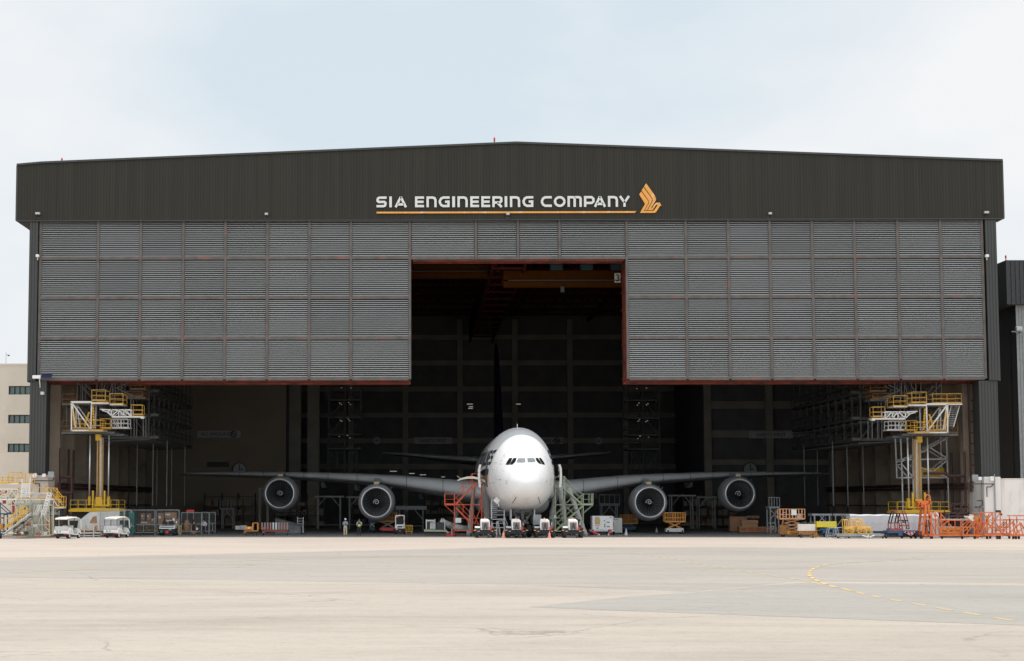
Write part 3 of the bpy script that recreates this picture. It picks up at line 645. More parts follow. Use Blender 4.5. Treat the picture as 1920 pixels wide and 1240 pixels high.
for d in ds:
    tp, bt, hw, zc = smooth_ip(d); ring = []
    for i in range(NS):
        t = 2*math.pi*i/NS; c, s = math.cos(t), math.sin(t)
        eu = 1.02 if s >= 0 else .93
        x = hw*math.copysign(abs(c)**(.98 if s >= 0 else .92), c); z = zc + ((tp-zc) if s >= 0 else (zc-bt))*math.copysign(abs(s)**eu, s)
        ring.append((AX + x, NYD + d, z))
    rings.append(ring)
m = MB(); m.loft(rings)
fus = m.build('fuselage', M['hull'], A, smooth=True)
bvh = BVHTree.FromPolygons([Vector(v) for v in m.v], m.f)
def onhull_cam(px, py, off=.02):
    h = bvh.ray_cast(CAM, ray(px, py).normalized())
    if h[0] is None: return None
    n = h[1] if h[1].y < 0 or True else -h[1]
    n = n if n.dot(ray(px, py)) < 0 else -n
    return h[0] + n*off
def onhull_side(d, z, side, off=.015):
    o = Vector((AX + side*30, NYD + d, z)); h = bvh.ray_cast(o, Vector((-side, 0, 0)))
    if h[0] is None: return None
    n = h[1]; n = n if n.x*side > 0 else -n
    return h[0] + n*off
def decal(polypx, name, mat, off=.02, sub=6):
    # quad or polygon in picture outline, laid on the hull as a thin skin
    bmx = bmesh.new(); vs = [bmx.verts.new((x, y, 0)) for x, y in polypx]; bmx.faces.new(vs)
    bmesh.ops.triangulate(bmx, faces=bmx.faces[:]); bmesh.ops.subdivide_edges(bmx, edges=bmx.edges[:], cuts=sub, use_grid_fill=True)
    bmx.verts.index_update(); mm = MB(); idx = {}
    for v in bmx.verts:
        p = onhull_cam(v.co.x, v.co.y, off); idx[v.index] = p
    mm.v = [tuple(idx[i] if idx[i] is not None else (AX, 0, 0)) for i in range(len(idx))]
    mm.f = [tuple(v.index for v in f.verts) for f in bmx.faces if all(idx[v.index] is not None for v in f.verts)]
    bmx.free(); return mm.build(name, mat, A)
def z_(pts): return [(880+x/7.294, 790+y/7.294) for x, y in pts]
for q, g_ in (([(497,594),(520,548),(548,507),(590,503),(572,552),(546,597),(520,598)], 'glass'), ([(553,592),(580,545),(605,505),(648,503),(636,545),(620,570),(590,595),(566,597)], 'glass'),
          ([(648,558),(660,525),(672,507),(764,506),(770,565),(720,570),(660,567)], 'glass2'), ([(790,506),(878,505),(893,522),(905,552),(880,562),(796,566)], 'glass2'),
          ([(903,505),(935,503),(962,540),(990,588),(962,586),(935,565),(915,540)], 'glass'), ([(950,504),(976,503),(1010,548),(1034,594),(1002,594),(975,555)], 'glass')):
    decal(z_(q), 'cockpit_window', M[g_])
# thin panel marks on the nose
def mark(pts, r, mat, name):
    q = [onhull_cam(*p, .012) for p in z_(pts)]; q = [p for p in q if p is not None]
    m = MB(); m.pipe(q, r, 4); return m
m = MB()
for pts in ([(640,1038),(625,1070),(588,1120)], [(940,1036),(955,1080),(968,1122)]):
    mm = mark(pts, .035, None, ''); m.add(mm.v, mm.f)
m.build('probe_strake', M['dark'], A)
m = MB()
for pts in ([(430,552),(434,545)],[(437,540),(442,532)],[(455,545),(460,538)],[(465,480),(472,472)],[(480,495),(490,487)],[(478,470),(484,462)],[(1030,480),(1038,490)],[(1052,505),(1058,520)],[(1066,535),(1071,550)],
            [(320,650),(323,668)],[(455,676),(464,682)],[(500,818),(512,815)],[(505,825),(505,832)],[(318,843),(342,843)],[(410,800),(428,798)],[(415,868),(426,872)],[(426,798),(427,806)],[(1052,815),(1055,835)],[(1072,678),(1077,682)],[(732,637),(740,640)],[(497,850),(518,850)],[(265,852),(292,854)]):
    mm = mark(pts, .018, None, ''); m.add(mm.v, mm.f)
m.build('hull_markings', M['dark'], A)
m = MB()
for pts in ([(345,570),(380,566)],[(345,570),(338,700),(345,775)],[(312,640),(308,800)],[(412,585),(452,585)],[(1112,800),(1110,880)],[(1112,798),(1135,796)],[(355,800),(410,800)],[(793,1060),(790,1120)],[(330,415),(420,405)]):
    mm = mark(pts, .012, None, ''); m.add(mm.v, mm.f)
for d_ in (1.15, 3.9, 6.4, 8.6):
    tp_, bt_, hw_, zc_ = smooth_ip(d_); ring = []
    for i in range(NS+1):
        t_ = 2*math.pi*i/NS; c_, s_ = math.cos(t_), math.sin(t_); eu_ = 1.02 if s_ >= 0 else .93
        ring.append((AX + hw_*1.002*math.copysign(abs(c_)**(.98 if s_ >= 0 else .92), c_), NYD + d_, zc_ + ((tp_-zc_) if s_ >= 0 else (zc_-bt_))*1.002*math.copysign(abs(s_)**eu_, s_)))
    m.pipe(ring, .005, 4)
m.build('panel_seams', M['seam'], A)
# side lettering and stripes
def side_letters(txt, d0, step, sgn, side, z0, h):
    m = MB(); d = d0
    for ch in txt:
        if ch == ' ': d += step*.6*sgn; continue
        wd = step*.74 if ch != 'I' else step*.30
        for pl in letters(ch, wd, h, h*.22):
            L2 = []
            for u, v in pl: L2.append((u, v))
            s2 = MB(); s2.stroke(L2, h*.22 if ch != 'I' else wd, 0, .001)
            # keep front quads only, subdivided
            for k in range(0, len(s2.v), 8):
                q = [s2.v[k+i] for i in range(4)]
                N = 5; grid = []
                for i in range(N+1):
                    row = []
                    for j in range(N+1):
                        a = Vector(q[0]).lerp(Vector(q[1]), j/N); b = Vector(q[3]).lerp(Vector(q[2]), j/N); p = a.lerp(b, i/N)
                        uu = p.x; dd = d + (uu + p.z*.22)*1.0*sgn if True else 0
                        row.append(onhull_side(dd, z0 + p.z, side, .02))
                    grid.append(row)
                if any(x is None for r_ in grid for x in r_): continue
                m.add([x for r_ in grid for x in r_], [(i*(N+1)+j, i*(N+1)+j+1, (i+1)*(N+1)+j+1, (i+1)*(N+1)+j) for i in range(N) for j in range(N)])
        d += sgn*(wd + step*.2)
    return m
# picture-left flank reads towards the nose, picture-right flank away from it
txt = 'SINGAPORE AIRLINES'; stp = 1.5
tot = sum(stp*.6 if c == ' ' else (stp*.94 if c != 'I' else stp*.5) for c in txt)
side_letters(txt, 6.3 + tot, stp, -1, -1, 7.15, 1.5).build('side_lettering', M['navy'], A)
side_letters(txt, 6.3, stp, 1, 1, 7.15, 1.5).build('side_lettering', M['navy'], A)
def stripe(z0, z1, d0, d1, mat, name):
    for side in (-1, 1):
        m = MB(); n = 40; rows = []
        for i in range(n+1):
            d = d0 + (d1-d0)*i/n; rows.append([onhull_side(d, z0 + (z1-z0)*k/4, side, .018) for k in range(5)])
        m.add([p for r_ in rows for p in r_], [(i*5+k, i*5+k+1, (i+1)*5+k+1, (i+1)*5+k) for i in range(n) for k in range(4)]); m.build(name, mat, A, smooth=True)
stripe(6.15, 6.80, 7.2, 50, M['navy'], 'stripe'); stripe(5.88, 6.08, 7.2, 50, M['stripeo'], 'stripe'); stripe(5.45, 5.86, 7.2, 50, M['stripeg'], 'stripe')
# upper deck / main deck windows
m = MB()
for side in (-1, 1):
    for zz, d0 in ((8.75, 14), (6.45, 13)):
        for k in range(38):
            q = [onhull_side(d0 + k*.9 + a, zz + b, side, .03) for a, b in ((0,-.17),(.24,-.17),(.24,.17),(0,.17))]
            m.add(q, [(0,1,2,3)])
m.build('cabin_windows', M['glass'], A)
# open cabin doors standing off the hull
for side in (-1, 1):
    m = MB(); dd = 9.6; hw = 3.53
    ys_ = [(.62, 4.95), (.70, 5.6), (.72, 6.2), (.70, 6.8), (.58, 7.25)]
    m.loft([[(AX+side*(hw+o), NYD+dd, z), (AX+side*(hw+o-.22), NYD+dd, z), (AX+side*(hw+o-.22), NYD+dd+1.1, z), (AX+side*(hw+o), NYD+dd+1.1, z)] for o, z in ys_])
    dr_ = m.build('cabin_door', M['white'], A)
    m = MB()
    for z in (5.4, 6.1, 6.7): m.box(AX+side*(hw+.40)-.06, AX+side*(hw+.40)+.06, NYD+dd-.03, NYD+dd-.005, z-.1, z+.1)
    m.bar((AX+side*(hw-.1), NYD+dd+1.2, 6.0), (AX+side*(hw+.5), NYD+dd+.9, 6.0), .16); m.build('hinge_arm', M['grey'], dr_)
    q = []
    m = MB()
    rows = [[onhull_side(dd-1.35 + 1.15*i/4, 5.0 + 2.1*k/6, side, .035) for i in range(5)] for k in range(7)]
    m.add([p for r_ in rows for p in r_], [(k*5+i, k*5+i+1, (k+1)*5+i+1, (k+1)*5+i) for k in range(6) for i in range(4)]); m.build('doorway', M['dark'], A)
# antenna
p = Vector((AX-.15, NYD+11.5, 10.68)); m = MB(); m.bar(p, p+Vector((0,.1,.75)), .05, .2); m.build('antenna', M['white'], A)
# belly fairing
m = MB(); rr = []
for d, hw, zt, zb in ((17.5,.3,3.6,2.9),(19,2.2,4.4,2.3),(22,3.75,5.2,1.95),(28,4.1,5.4,1.85),(36,4.0,5.3,1.9),(42,3.2,4.8,2.2),(46,.5,3.9,2.8)):
    rr.append([(AX + hw*math.copysign(abs(math.cos(t))**.6, math.cos(t)), NYD+d, (zt+zb)/2 + (zt-zb)/2*math.copysign(abs(math.sin(t))**.8, math.sin(t))) for t in [2*math.pi*i/32 for i in range(32)]])
m.loft(rr); m.build('belly_fairing', M['hullgrey'], A, smooth=True)
# wings: x offset, leading edge d, chord, z of leading edge, thickness
WS = [(2.6,20.0,19.5,4.15,2.6),(4.5,21.4,18.0,4.45,2.4),(6.5,22.9,16.4,4.78,2.05),(9.5,25.2,14.4,5.22,1.75),(12.5,27.5,12.8,5.62,1.5),(14.9,29.4,11.6,5.88,1.28),(18,31.7,10.3,6.13,1.1),(22,34.7,8.9,6.38,.92),(25.7,37.5,7.6,6.55,.76),(30,40.7,6.4,6.70,.6),(34.5,44.1,5.2,6.80,.45),(38,46.8,4.0,6.84,.32),(39.6,48.4,2.6,6.84,.18)]
AF = [(0,0),(.004,.20),(.015,.36),(.04,.52),(.10,.68),(.2,.80),(.35,.84),(.55,.68),(.8,.32),(1,.02),(1,-.02),(.8,-.10),(.55,-.26),(.35,-.36),(.2,-.36),(.10,-.33),(.04,-.28),(.015,-.22),(.004,-.12)]
def airfoil(x, d, c, z, t, k=.8): return [(x, NYD + d + u*c, z + v*t*k - u*c*.055) for u, v in AF]
for side in (-1, 1):
    m = MB(); m.loft([airfoil(AX+side*x, d, c, z, t) for x, d, c, z, t in WS])
    wg = m.build('wing', M['hullgrey'], A, smooth=True)
    m = MB()
    for x in (7.6, 11.6, 17.2, 20.6, 23.5, 28.5, 31.5):
        s_ = ipol(WS, x); a = airfoil(AX+side*x, *s_); b = airfoil(AX+side*(x+.06), *ipol(WS, x+.06))
        q = []
        for i in (15, 16, 17, 18, 0, 1, 2, 3, 4): q.append((Vector(a[i]) + Vector((0,-.012,.006 if i < 5 else -.006)), Vector(b[i]) + Vector((0,-.012,.006 if i < 5 else -.006))))
        m.add([p for pr in q for p in pr], [(2*i, 2*i+1, 2*i+3, 2*i+2) for i in range(len(q)-1)])
    m.each('slat_seam', M['dark'], wg)
    m = MB()
    for x in (10, 17.5, 21.5, 27):
        d, c, z, t = ipol(WS, x); xx = AX+side*x; yy = NYD+d+c
        m.loft([[(xx-w_, yy+o, z-c*.055-.1+h), (xx+w_, yy+o, z-c*.055-.1+h), (xx+w_, yy+o, z-c*.055-.1-h2), (xx-w_, yy+o, z-c*.055-.1-h2)] for o, w_, h, h2 in ((-4.5,.05,.0,.05),(-3,.28,.0,.55),(-.5,.28,.0,.65),(1.6,.05,.0,.1))])
    m.each('flap_fairing', M['hullgrey'], wg)
# tail
for side in (-1, 1):
    m = MB(); m.loft([airfoil(AX+side*x, d, c, z, t) for x, d, c, z, t in ((.8,59,10.5,8.6,1.2),(5,62.2,8,8.95,.8),(11,66.6,5.2,9.55,.5),(15.2,69.8,3,9.95,.25))]); m.build('tailplane', M['nacelle'], A, smooth=True)
m = MB(); rr = []
for z, d, c, t in ((9.5,56,13.5,.62),(13,58.6,11.3,.55),(18,62.6,8.3,.42),(23.5,67,5.2,.28),(24.4,68.2,3.9,.12)):
    rr.append([(AX + v*t*1.1, NYD+d+u*c, z) for u, v in [(0,0),(.03,.5),(.1,.8),(.3,1),(.6,.7),(1,.05),(1,-.05),(.6,-.7),(.3,-1),(.1,-.8),(.03,-.5)]])
m.loft(rr); m.build('tail_fin', M['navy'], A, smooth=True)
# engines
def engine(px, py, dd, xo):
    Y = NYD + dd; c = P(px, py, Y); c = Vector((AX + xo, Y, c.z))
    m = MB(); m.lathe([(.0,1.66),(.05,1.72),(.13,1.78),(.30,1.85),(.7,1.95),(1.4,2.03),(2.4,2.05),(3.4,1.98),(4.4,1.80),(5.2,1.55)], c, 'y', 48); nac = m.build('nacelle', M['nacelle'], A, smooth=True)
    m = MB(); m.lathe([(.10,1.50),(.03,1.535),(-.02,1.57),(-.035,1.60),(-.028,1.63),(.0,1.66)], c, 'y', 48); m.build('inlet_lip', M['lip'], nac, smooth=True)
    m = MB(); m.lathe([(.10,1.50),(.22,1.455),(.5,1.42),(1.0,1.44),(1.55,1.46)], c, 'y', 48); m.build('inlet_duct', M['duct'], nac, smooth=True)
    m = MB(); m.lathe([(1.9,0.01),(1.9,1.46)], c, 'y', 32); m.build('fan_back', M['void'], nac)
    m = MB()
    for i in range(24):
        t0 = 2*math.pi*i/24; pts = []
        for r_, tw, sw, ch in ((.42,.25,0,.26),(.8,.55,-.05,.30),(1.15,.85,.0,.34),(1.43,1.05,.10,.36)):
            t = t0 + sw; u = Vector((math.cos(t), 0, math.sin(t))); v = Vector((-math.sin(t), 0, math.cos(t)))
            o = v*(ch*math.sin(tw)*.5) + Vector((0, ch*math.cos(tw)*.5, 0)); q = Vector((c.x, c.y+1.35, c.z)) + u*r_; pts.append((q-o, q+o))
        m.add([p for pr in pts for p in pr], [(2*k, 2*k+1, 2*k+3, 2*k+2) for k in range(3)])
    m.build('fan_blades', M['blade'], nac)
    m = MB(); m.lathe([(.62,.02),(.75,.12),(1.0,.27),(1.25,.38),(1.5,.44)], c, 'y', 24); sp = m.build('spinner', M['dark'], nac, smooth=True)
    m = MB(); pts = []
    for i in range(40):
        t = i/39; al = .66 + .44*t; rad = .05 + .27*t + .015; th = 2*math.pi*t*1.35 + 1.2
        pts.append((c.x + rad*math.cos(th), c.y + al - .04, c.z + rad*math.sin(th)))
    m.pipe(pts, .034, 5); m.build('swirl_mark', M['letter'], sp)
    m = MB()   # core exhaust
    m.lathe([(4.6,1.15),(5.6,1.0),(6.6,.6),(7.2,.2)], c, 'y', 24); m.build('core_nozzle', M['dark'], nac, smooth=True)
    # pylon up to the wing
    s_ = ipol(WS, abs(xo)); zt = s_[2]; le = NYD + s_[0]
    m = MB(); m.loft([[(c.x-.30, c.y+.9, c.z+1.75), (c.x+.30, c.y+.9, c.z+1.75), (c.x+.34, le+3, c.z+1.3), (c.x-.34, le+3, c.z+1.3)],
                      [(c.x-.34, c.y+2.0, c.z+2.3), (c.x+.34, c.y+2.0, c.z+2.3), (c.x+.36, le+3.4, zt-.2), (c.x-.36, le+3.4, zt-.2)],
                      [(c.x-.42, le-.7, zt-.05), (c.x+.42, le-.7, zt-.05), (c.x+.42, le+3.6, zt-.0), (c.x-.42, le+3.6, zt)],
                      [(c.x-.34, le-.15, zt+.22), (c.x+.34, le-.15, zt+.22), (c.x+.3, le+3.8, zt+.15), (c.x-.3, le+3.8, zt+.15)]])
    py_ = m.build('pylon', M['nacelle'], A)
    m = MB(); m.box(c.x-.28, c.x+.28, c.y+.86, c.y+.9, c.z+1.98, c.z+2.22); m.build('service_hatch', M['stripeg'], py_)
    # strake on the cowl side
    m = MB(); m.xprism([(c.y+.9, 0), (c.y+2.2, .0), (c.y+2.2, .4)], -.03, .03); m.v = [(c.x + (1 if xo > 0 else 1)*1.42 + v[0] + v[2]*.7, v[1], c.z + 1.42 + v[2]*.7) for v in m.v]; m.build('strake', M['nacelle'], nac)
engine(528, 925.5, 33.2, -26.1); engine(707.5, 942, 24.6, -14.9); engine(1219, 942, 24.6, 14.9); engine(1383.5, 926, 33.2, 26.1)
# nose gear
gy = NYD + 5.1
ng = MB(); ng.tube((AX, gy, .64), (AX, gy, 2.9), .17, 12); ng.bar((AX-.55, gy, .64), (AX+.55, gy, .64), .16); ng.tube((AX, gy-.1, 1.3), (AX, gy+.3, 2.9), .1)
for s in (-1, 1): ng.tube((AX+s*.12, gy-.05, 1.2), (AX+s*1.0, gy+.2, 2.7), .1)
ng = ng.build('nose_gear', M['midgrey'], A)
m = MB(); m.bev(AX-.32, AX+.32, gy-.42, gy-.15, 1.35, 1.75, .06)
for s in (-1, 1): m.tube((AX+s*.42, gy-.4, 1.95), (AX+s*.42, gy-.15, 1.95), .13); m.tube((AX+s*.46, gy-.4, 1.45), (AX+s*.46, gy-.15, 1.45), .13)
m.build('taxi_lamps', M['midgrey'], ng)
m = MB(); m.box(AX-.16, AX+.16, gy-.46, gy-.425, 1.55, 1.72); m.build('warning_tag', M['redlight'], ng)
for s in (-1, 1):
    m = MB(); m.lathe([(-.22,.30),(-.24,.42),(-.2,.58),(-.1,.64),(.1,.64),(.2,.58),(.24,.42),(.22,.30)], (AX+s*.62, gy, .64), 'x', 24, True); wv = m.build('nose_wheel', M['black'], ng, smooth=True)
    m = MB(); m.lathe([(-.2,.1),(-.2,.29),(.2,.29),(.2,.1)], (AX+s*.62, gy, .64), 'x', 16, True); m.build('rim', M['alu'], wv)
    m = MB(); m.bev(AX+s*1.15-.06, AX+s*1.15+.06, gy-.5, gy+1.6, 1.7, 2.75, .03); m.build('gear_door', M['hullgrey'], ng)
m = MB(); m.bev(AX+1.0, AX+1.8, gy-.45, gy-.35, 1.25, 2.25, .03); m.build('gear_door', M['grey'], ng)
for xo, yo, nw in ((-6.3, 31, 2), (6.3, 31, 2), (-2.7, 34, 3), (2.7, 34, 3)):
    m = MB(); m.tube((AX+xo, NYD+yo, .7), (AX+xo*.9, NYD+yo, 4.0), .26, 10); m.bar((AX+xo, NYD+yo-1.7*(nw-1)/2, .7), (AX+xo, NYD+yo+1.7*(nw-1)/2, .7), .3)
    mg = m.build('main_gear', M['grey'], A)
    for k in range(nw):
        for s in (-1, 1):
            m = MB(); m.lathe([(-.25,.3),(-.24,.6),(-.14,.7),(.14,.7),(.24,.6),(.25,.3)], (AX+xo+s*.68, NYD+yo+(k-(nw-1)/2)*1.7, .7), 'x', 20, True); m.build('wheel', M['black'], mg, smooth=True)
# ================================================================ helpers for frames traced at their own depth
def tr(ox, oy, k): return lambda x, y: (ox + x/k, oy + y/k)
def rods(m, pls, Y, r, T=None, dep=0, cross=True, sq=True):
    done = set()
    for pl in pls:
        pts = [T(*p) if T else p for p in pl]; a = [P(x, y, Y) for x, y in pts]
        for p, q in zip(a, a[1:]):
            (m.bar(p, q, 2*r) if sq else m.tube(p, q, r, 6))
        if dep:
            b = [p + Vector((0, dep, 0)) for p in a]
            for p, q in zip(b, b[1:]): (m.bar(p, q, 2*r) if sq else m.tube(p, q, r, 6))
            if cross:
                for p, q in zip(a, b):
                    k = (round(p.x, 1), round(p.z, 1))
                    if k not in done: done.add(k); m.bar(p, q, 2*r)
    return m
def slab(m, x0, y0, x1, y1, Y, dep, T=None):
    m.cut()
    (a, b), (c, d) = (T(x0, y0), T(x1, y1)) if T else ((x0, y0), (x1, y1))
    p, q = P(a, b, Y), P(c, d, Y); m.box(min(p.x, q.x), max(p.x, q.x), Y, Y+dep, min(p.z, q.z), max(p.z, q.z)); return m
def railbox(m, x0, y0, x1, y1, Y, dep, r=.03, T=None, mids=1, posts=0):
    m.cut(); r *= .72
    # guard rail round a rectangle: top, mid rails, toe board, corner posts, front and back
    (a, b), (c, d) = (T(x0, y0), T(x1, y1)) if T else ((x0, y0), (x1, y1))
    p, q = P(a, b, Y), P(c, d, Y); X0, X1 = min(p.x, q.x), max(p.x, q.x); Z1, Z0 = max(p.z, q.z), min(p.z, q.z)
    for yy in (Y, Y+dep):
        for k in range(mids+1): zz = Z0 + (Z1-Z0)*(k+1)/(mids+1); m.bar((X0, yy, zz), (X1, yy, zz), 2*r)
        m.bar((X0, yy, Z0+.06), (X1, yy, Z0+.06), .04, .12)
        n = posts+1
        for k in range(n+1): xx = X0 + (X1-X0)*k/n; m.bar((xx, yy, Z0), (xx, yy, Z1), 2*r)
    for xx in (X0, X1):
        for k in range(mids+1): zz = Z0 + (Z1-Z0)*(k+1)/(mids+1); m.bar((xx, Y, zz), (xx, Y+dep, zz), 2*r)
        m.bar((xx, Y, Z0+.06), (xx, Y+dep, Z0+.06), .04, .12)
    return m
def castor(parent, x, y, r=.14):
    m = MB(); m.lathe([(-.05, r*.5), (-.05, r), (.05, r), (.05, r*.5)], (x, y, r), 'x', 12, True); return m.build('wheel', M['black'], parent, smooth=False)
def wheel(parent, c, r, w_=.2, rim='ltgrey', local=True):
    m = MB(); m.lathe([(-w_/2, r*.6), (-w_/2, r*.93), (-w_*.32, r), (w_*.32, r), (w_/2, r*.93), (w_/2, r*.6)], c, 'x', 18, True); o = m.build('wheel', M['black'], parent, local)
    m = MB(); m.lathe([(-w_/2-.012, .02), (-w_/2-.012, r*.58), (w_/2+.012, r*.58), (w_/2+.012, .02)], c, 'x', 14, True); m.build('rim', M[rim], o, local); return o
def stairflight(m, p, q, n, wd_y, tread=.25, th=.04):
    # treads between two picture points lifted to world (p lower, q upper), running along x, width along y
    for k in range(n+1):
        c = p.lerp(q, k/n); m.box(c.x-tread/2, c.x+tread/2, c.y, c.y+wd_y, c.z-th, c.z)
# ================================================================ hanging dock towers at both sides
def dock_tower(map_, Yf, label, side):
    T = lambda x, y: map_(100 + x/9.539, 700 + y/9.539)
    x0 = P(*map_(188, 900), Yf+2.4)
    t = thing('dock_tower', label, 'access platform', (x0.x, Yf+2.4, 0), 0, 'hanging dock towers in the hangar corners')
    D = 2.6
    m = MB(); rods(m, [[(325,530),(325,1020)],[(685,560),(672,990)],[(335,535),(655,985)],[(340,560),(395,960)]], Yf, .06, T, D)
    slab(m, 310, 500, 690, 532, Yf, D, T); slab(m, 310, 1010, 900, 1036, Yf, D, T); slab(m, 675, 522, 985, 548, Yf-.3, D, T); slab(m, 1005, 555, 1245, 572, Yf+.2, D, T)
    m.each('white_frame', M['dockwhite'], t)
    m = MB(); railbox(m, 690, 300, 930, 492, Yf-.3, D, .035, T); railbox(m, 1015, 365, 1245, 556, Yf+.2, D, .035, T); railbox(m, 640, 835, 885, 1030, Yf-.5, 1.6, .035, T); railbox(m, 340, 810, 640, 990, Yf+.1, D, .03, T, 1, 1); railbox(m, 845, 810, 1020, 990, Yf+.3, D, .03, T); railbox(m, 1395, 565, 1590, 745, Yf+.2, 1.4, .03, T)
    slab(m, 640, 1005, 885, 1030, Yf-.55, .05, T)
    m.each('guard_rail', M['dockyellow'], t)
    m = MB(); rods(m, [[(1040,655),(1390,655)],[(1040,655),(1045,770)],[(1040,770),(1170,655),(1260,765),(1265,655),(1375,765)],[(1170,655),(1170,765)],[(1390,655),(1390,770)],[(835,645),(1040,655)],[(870,665),(960,690),(1040,765)],[(960,690),(1045,655)]], Yf, .045, T, 1.4, False)
    slab(m, 1040, 768, 1610, 792, Yf, 1.4, T); slab(m, 1560, 792, 1620, 812, Yf, .5, T); m.build('swing_arm', M['dockwhite'], t)
    m = MB(); rods(m, [[(1040,820),(1335,820),(1335,970),(1045,970),(1040,820)],[(1045,895),(1335,895)],[(1060,820),(1140,955)],[(1155,820),(1155,970)],[(1215,820),(1215,970)]], Yf+1.2, .04, T, 1.6, False); slab(m, 1030, 970, 1360, 990, Yf+1.2, 1.6, T); m.build('lower_cage', M['ltgrey'], t)
    m = MB(); railbox(m, 160, 372, 420, 556, Yf+3.2, 3, .03, T); railbox(m, 155, 855, 330, 1035, Yf+3.0, 3, .03, T); railbox(m, 1290, 330, 1600, 420, Yf+5, 3, .03, T); railbox(m, 1370, 160, 1640, 285, Yf+5.5, 3, .03, T); m.each('rear_guard_rail', M['amberdark'], t)
    m = MB(); slab(m, 150, 556, 680, 574, Yf+3, 3.2, T); slab(m, 145, 1045, 1100, 1085, Yf+2.4, 3.6, T); slab(m, 760, 1085, 1260, 1120, Yf+3.4, 3, T); slab(m, 1370, 288, 1650, 305, Yf+5.4, 3, T); slab(m, 1290, 430, 1640, 455, Yf+5, 3, T)
    m.each('deck', M['midgrey'], t)
    m = MB(); rods(m, [[(430,120),(425,985)],[(520,120),(515,980)],[(780,120),(775,980)],[(870,120),(870,640)],[(1060,120),(1058,640)],[(430,160),(690,440)],[(560,190),(690,330)],[(960,120),(880,330)],[(1065,120),(975,480)],[(520,800),(640,600),(740,740)],[(1110,120),(1110,420)],[(1225,120),(1225,420)],[(1110,280),(1340,170)],[(1110,260),(1440,410)],[(1385,460),(1385,760)],[(1445,800),(1445,1130)],[(1610,800),(1610,1130)],[(690,400),(860,640)],[(240,560),(240,1040)]], Yf+3.6, .042, T, 1.8, False); m.build('mast_frame', M['midgrey'], t)
    m = MB()
    for k in range(14):
        for (a, b), (c, d) in (((710, 600), (735, 985)), ((345, 640), (385, 960)), ((640, 700), (560, 960))):
            u, v = k/14, (k+.5)/14; rods(m, [[(a+(c-a)*u, b+(d-b)*u), (a+(c-a)*v, b+(d-b)*v)]], Yf-.02, .09, T)
    m.build('hazard_bands', M['yellow'], t)
    # telescopic mast
    B = lambda x, y: map_(120 + x/10.336, 880 + y/10.336)
    q = lambda x, y: map_(x, y)
    Ym = Yf + 2.2
    m = MB(); slab(m, 755, 1095, 840, 1205, Ym, .8, T); slab(m, 610, 540, 735, 700, Ym-.3, 1.2, B); slab(m, 468, 525, 512, 700, Ym, .45, B); slab(m, 835, 525, 880, 700, Ym, .45, B)
    slab(m, 92, 780, 1080, 826, Ym-1.8, 4, B); slab(m, 590, 690, 870, 722, Ym-.6, 1.6, B); slab(m, 590, 745, 800, 780, Ym-.8, 1.8, B)
    for x in (545, 770): slab(m, x, 415, x+24, 780, Ym-.3, .2, B)
    m.each('mast_base', M['lemon'], t)
    m = MB(); railbox(m, 125, 598, 1062, 782, Ym-1.7, 3.8, .028, B, 1, 5); m.build('base_guard_rail', M['lemon'], t)
    m = MB(); slab(m, 684, -620, 730, 540, Ym+.1, .5, B); m.build('telescopic_mast', M['mast'], t)
    m = MB()
    for k in range(60): slab(m, 704, -610+k*19, 722, -600+k*19, Ym+.06, .04, B)
    m.build('rack_teeth', M['alu'], t)
    m = MB(); slab(m, 640, -600, 652, 540, Ym+.2, .12, B); slab(m, 742, -600, 754, 540, Ym+.2, .12, B); m.each('guide_rail', M['mast'], t)
    m = MB()
    for x in (490, 858): a = P(*B(x, -650), Ym); b = P(*B(x-(0 if x < 600 else 0), 530), Ym); m.tube((b.x, Ym, b.z), (b.x, Ym, a.z), .075, 10)
    m.each('hydraulic_ram', M['alu'], t, smooth=True)
    m = MB(); slab(m, 160, 826, 560, 1240, Ym-.6, 2, B); m.v = [(v[0], v[1], 0 if v[2] < ZZ(985, Ym) else v[2]) for v in m.v]; m.build('plinth', M['dark'], t)
    return t
dtl = dock_tower(lambda x, y: (x, y), -.5, 'yellow and white hanging access platform in the left corner of the hangar', -1)
dtr = dock_tower(lambda x, y: (1720 - (x-188)*1.05, y*1.0 + 3.5 - (y-937)*0.02 - (937-y)*.03 + (937-y)*.012), -.5, 'yellow and white hanging access platform beside the ladder in the right corner of the hangar', 1)
T2 = tr(1630, 700, 8.855)
m = MB(); railbox(m, 1050, 340, 1530, 500, .1, 2.2, .03, T2, 1, 1); m.build('guard_rail', M['dockyellow'], dtr)
m = MB(); slab(m, 1050, 505, 1545, 525, .1, 2.2, T2); m.build('white_frame', M['dockwhite'], dtr)
m = MB(); rods(m, [[(1495,545),(1395,890)],[(1360,545),(1255,930)]], 1.2, .05, T2, 0)
for k in range(11): a = (1490-k*9, 560+k*31); b = (1362-k*9.5, 560+k*31); p, q_ = P(*T2(*a), 1.2), P(*T2(*b), 1.2); m.box(q_.x, p.x, 1.2, 1.5, p.z-.03, p.z)
m.build('stair_flight', M['ltgrey'], dtr)
# grey lattice scaffold by the right tower
T = tr(1500, 660, 3.264)
t = thing('scaffold_tower', 'grey lattice scaffold with a yellow panel behind the right mast', 'scaffold', (XX(1735, 8), 8, 0))
m = MB(); rods(m, [[(615,520),(625,770)],[(690,520),(692,770)],[(895,510),(905,770)],[(625,770),(905,770)],[(620,660),(905,655)],[(785,590),(900,530)],[(785,580),(900,650)],[(625,670),(780,600)],[(780,760),(900,665)],[(690,690),(900,765)],[(625,690),(690,765)]], 8, .06, T, 2.2)
for x in (625, 905, 692): p = P(*T(x, 770), 8); m.bar((p.x, 8, 0), p, .12)
m.build('lattice', M['ltgrey'], t)
m = MB(); slab(m, 690, 710, 885, 765, 9.2, .1, T); m.build('panel', M['lemon'], t)
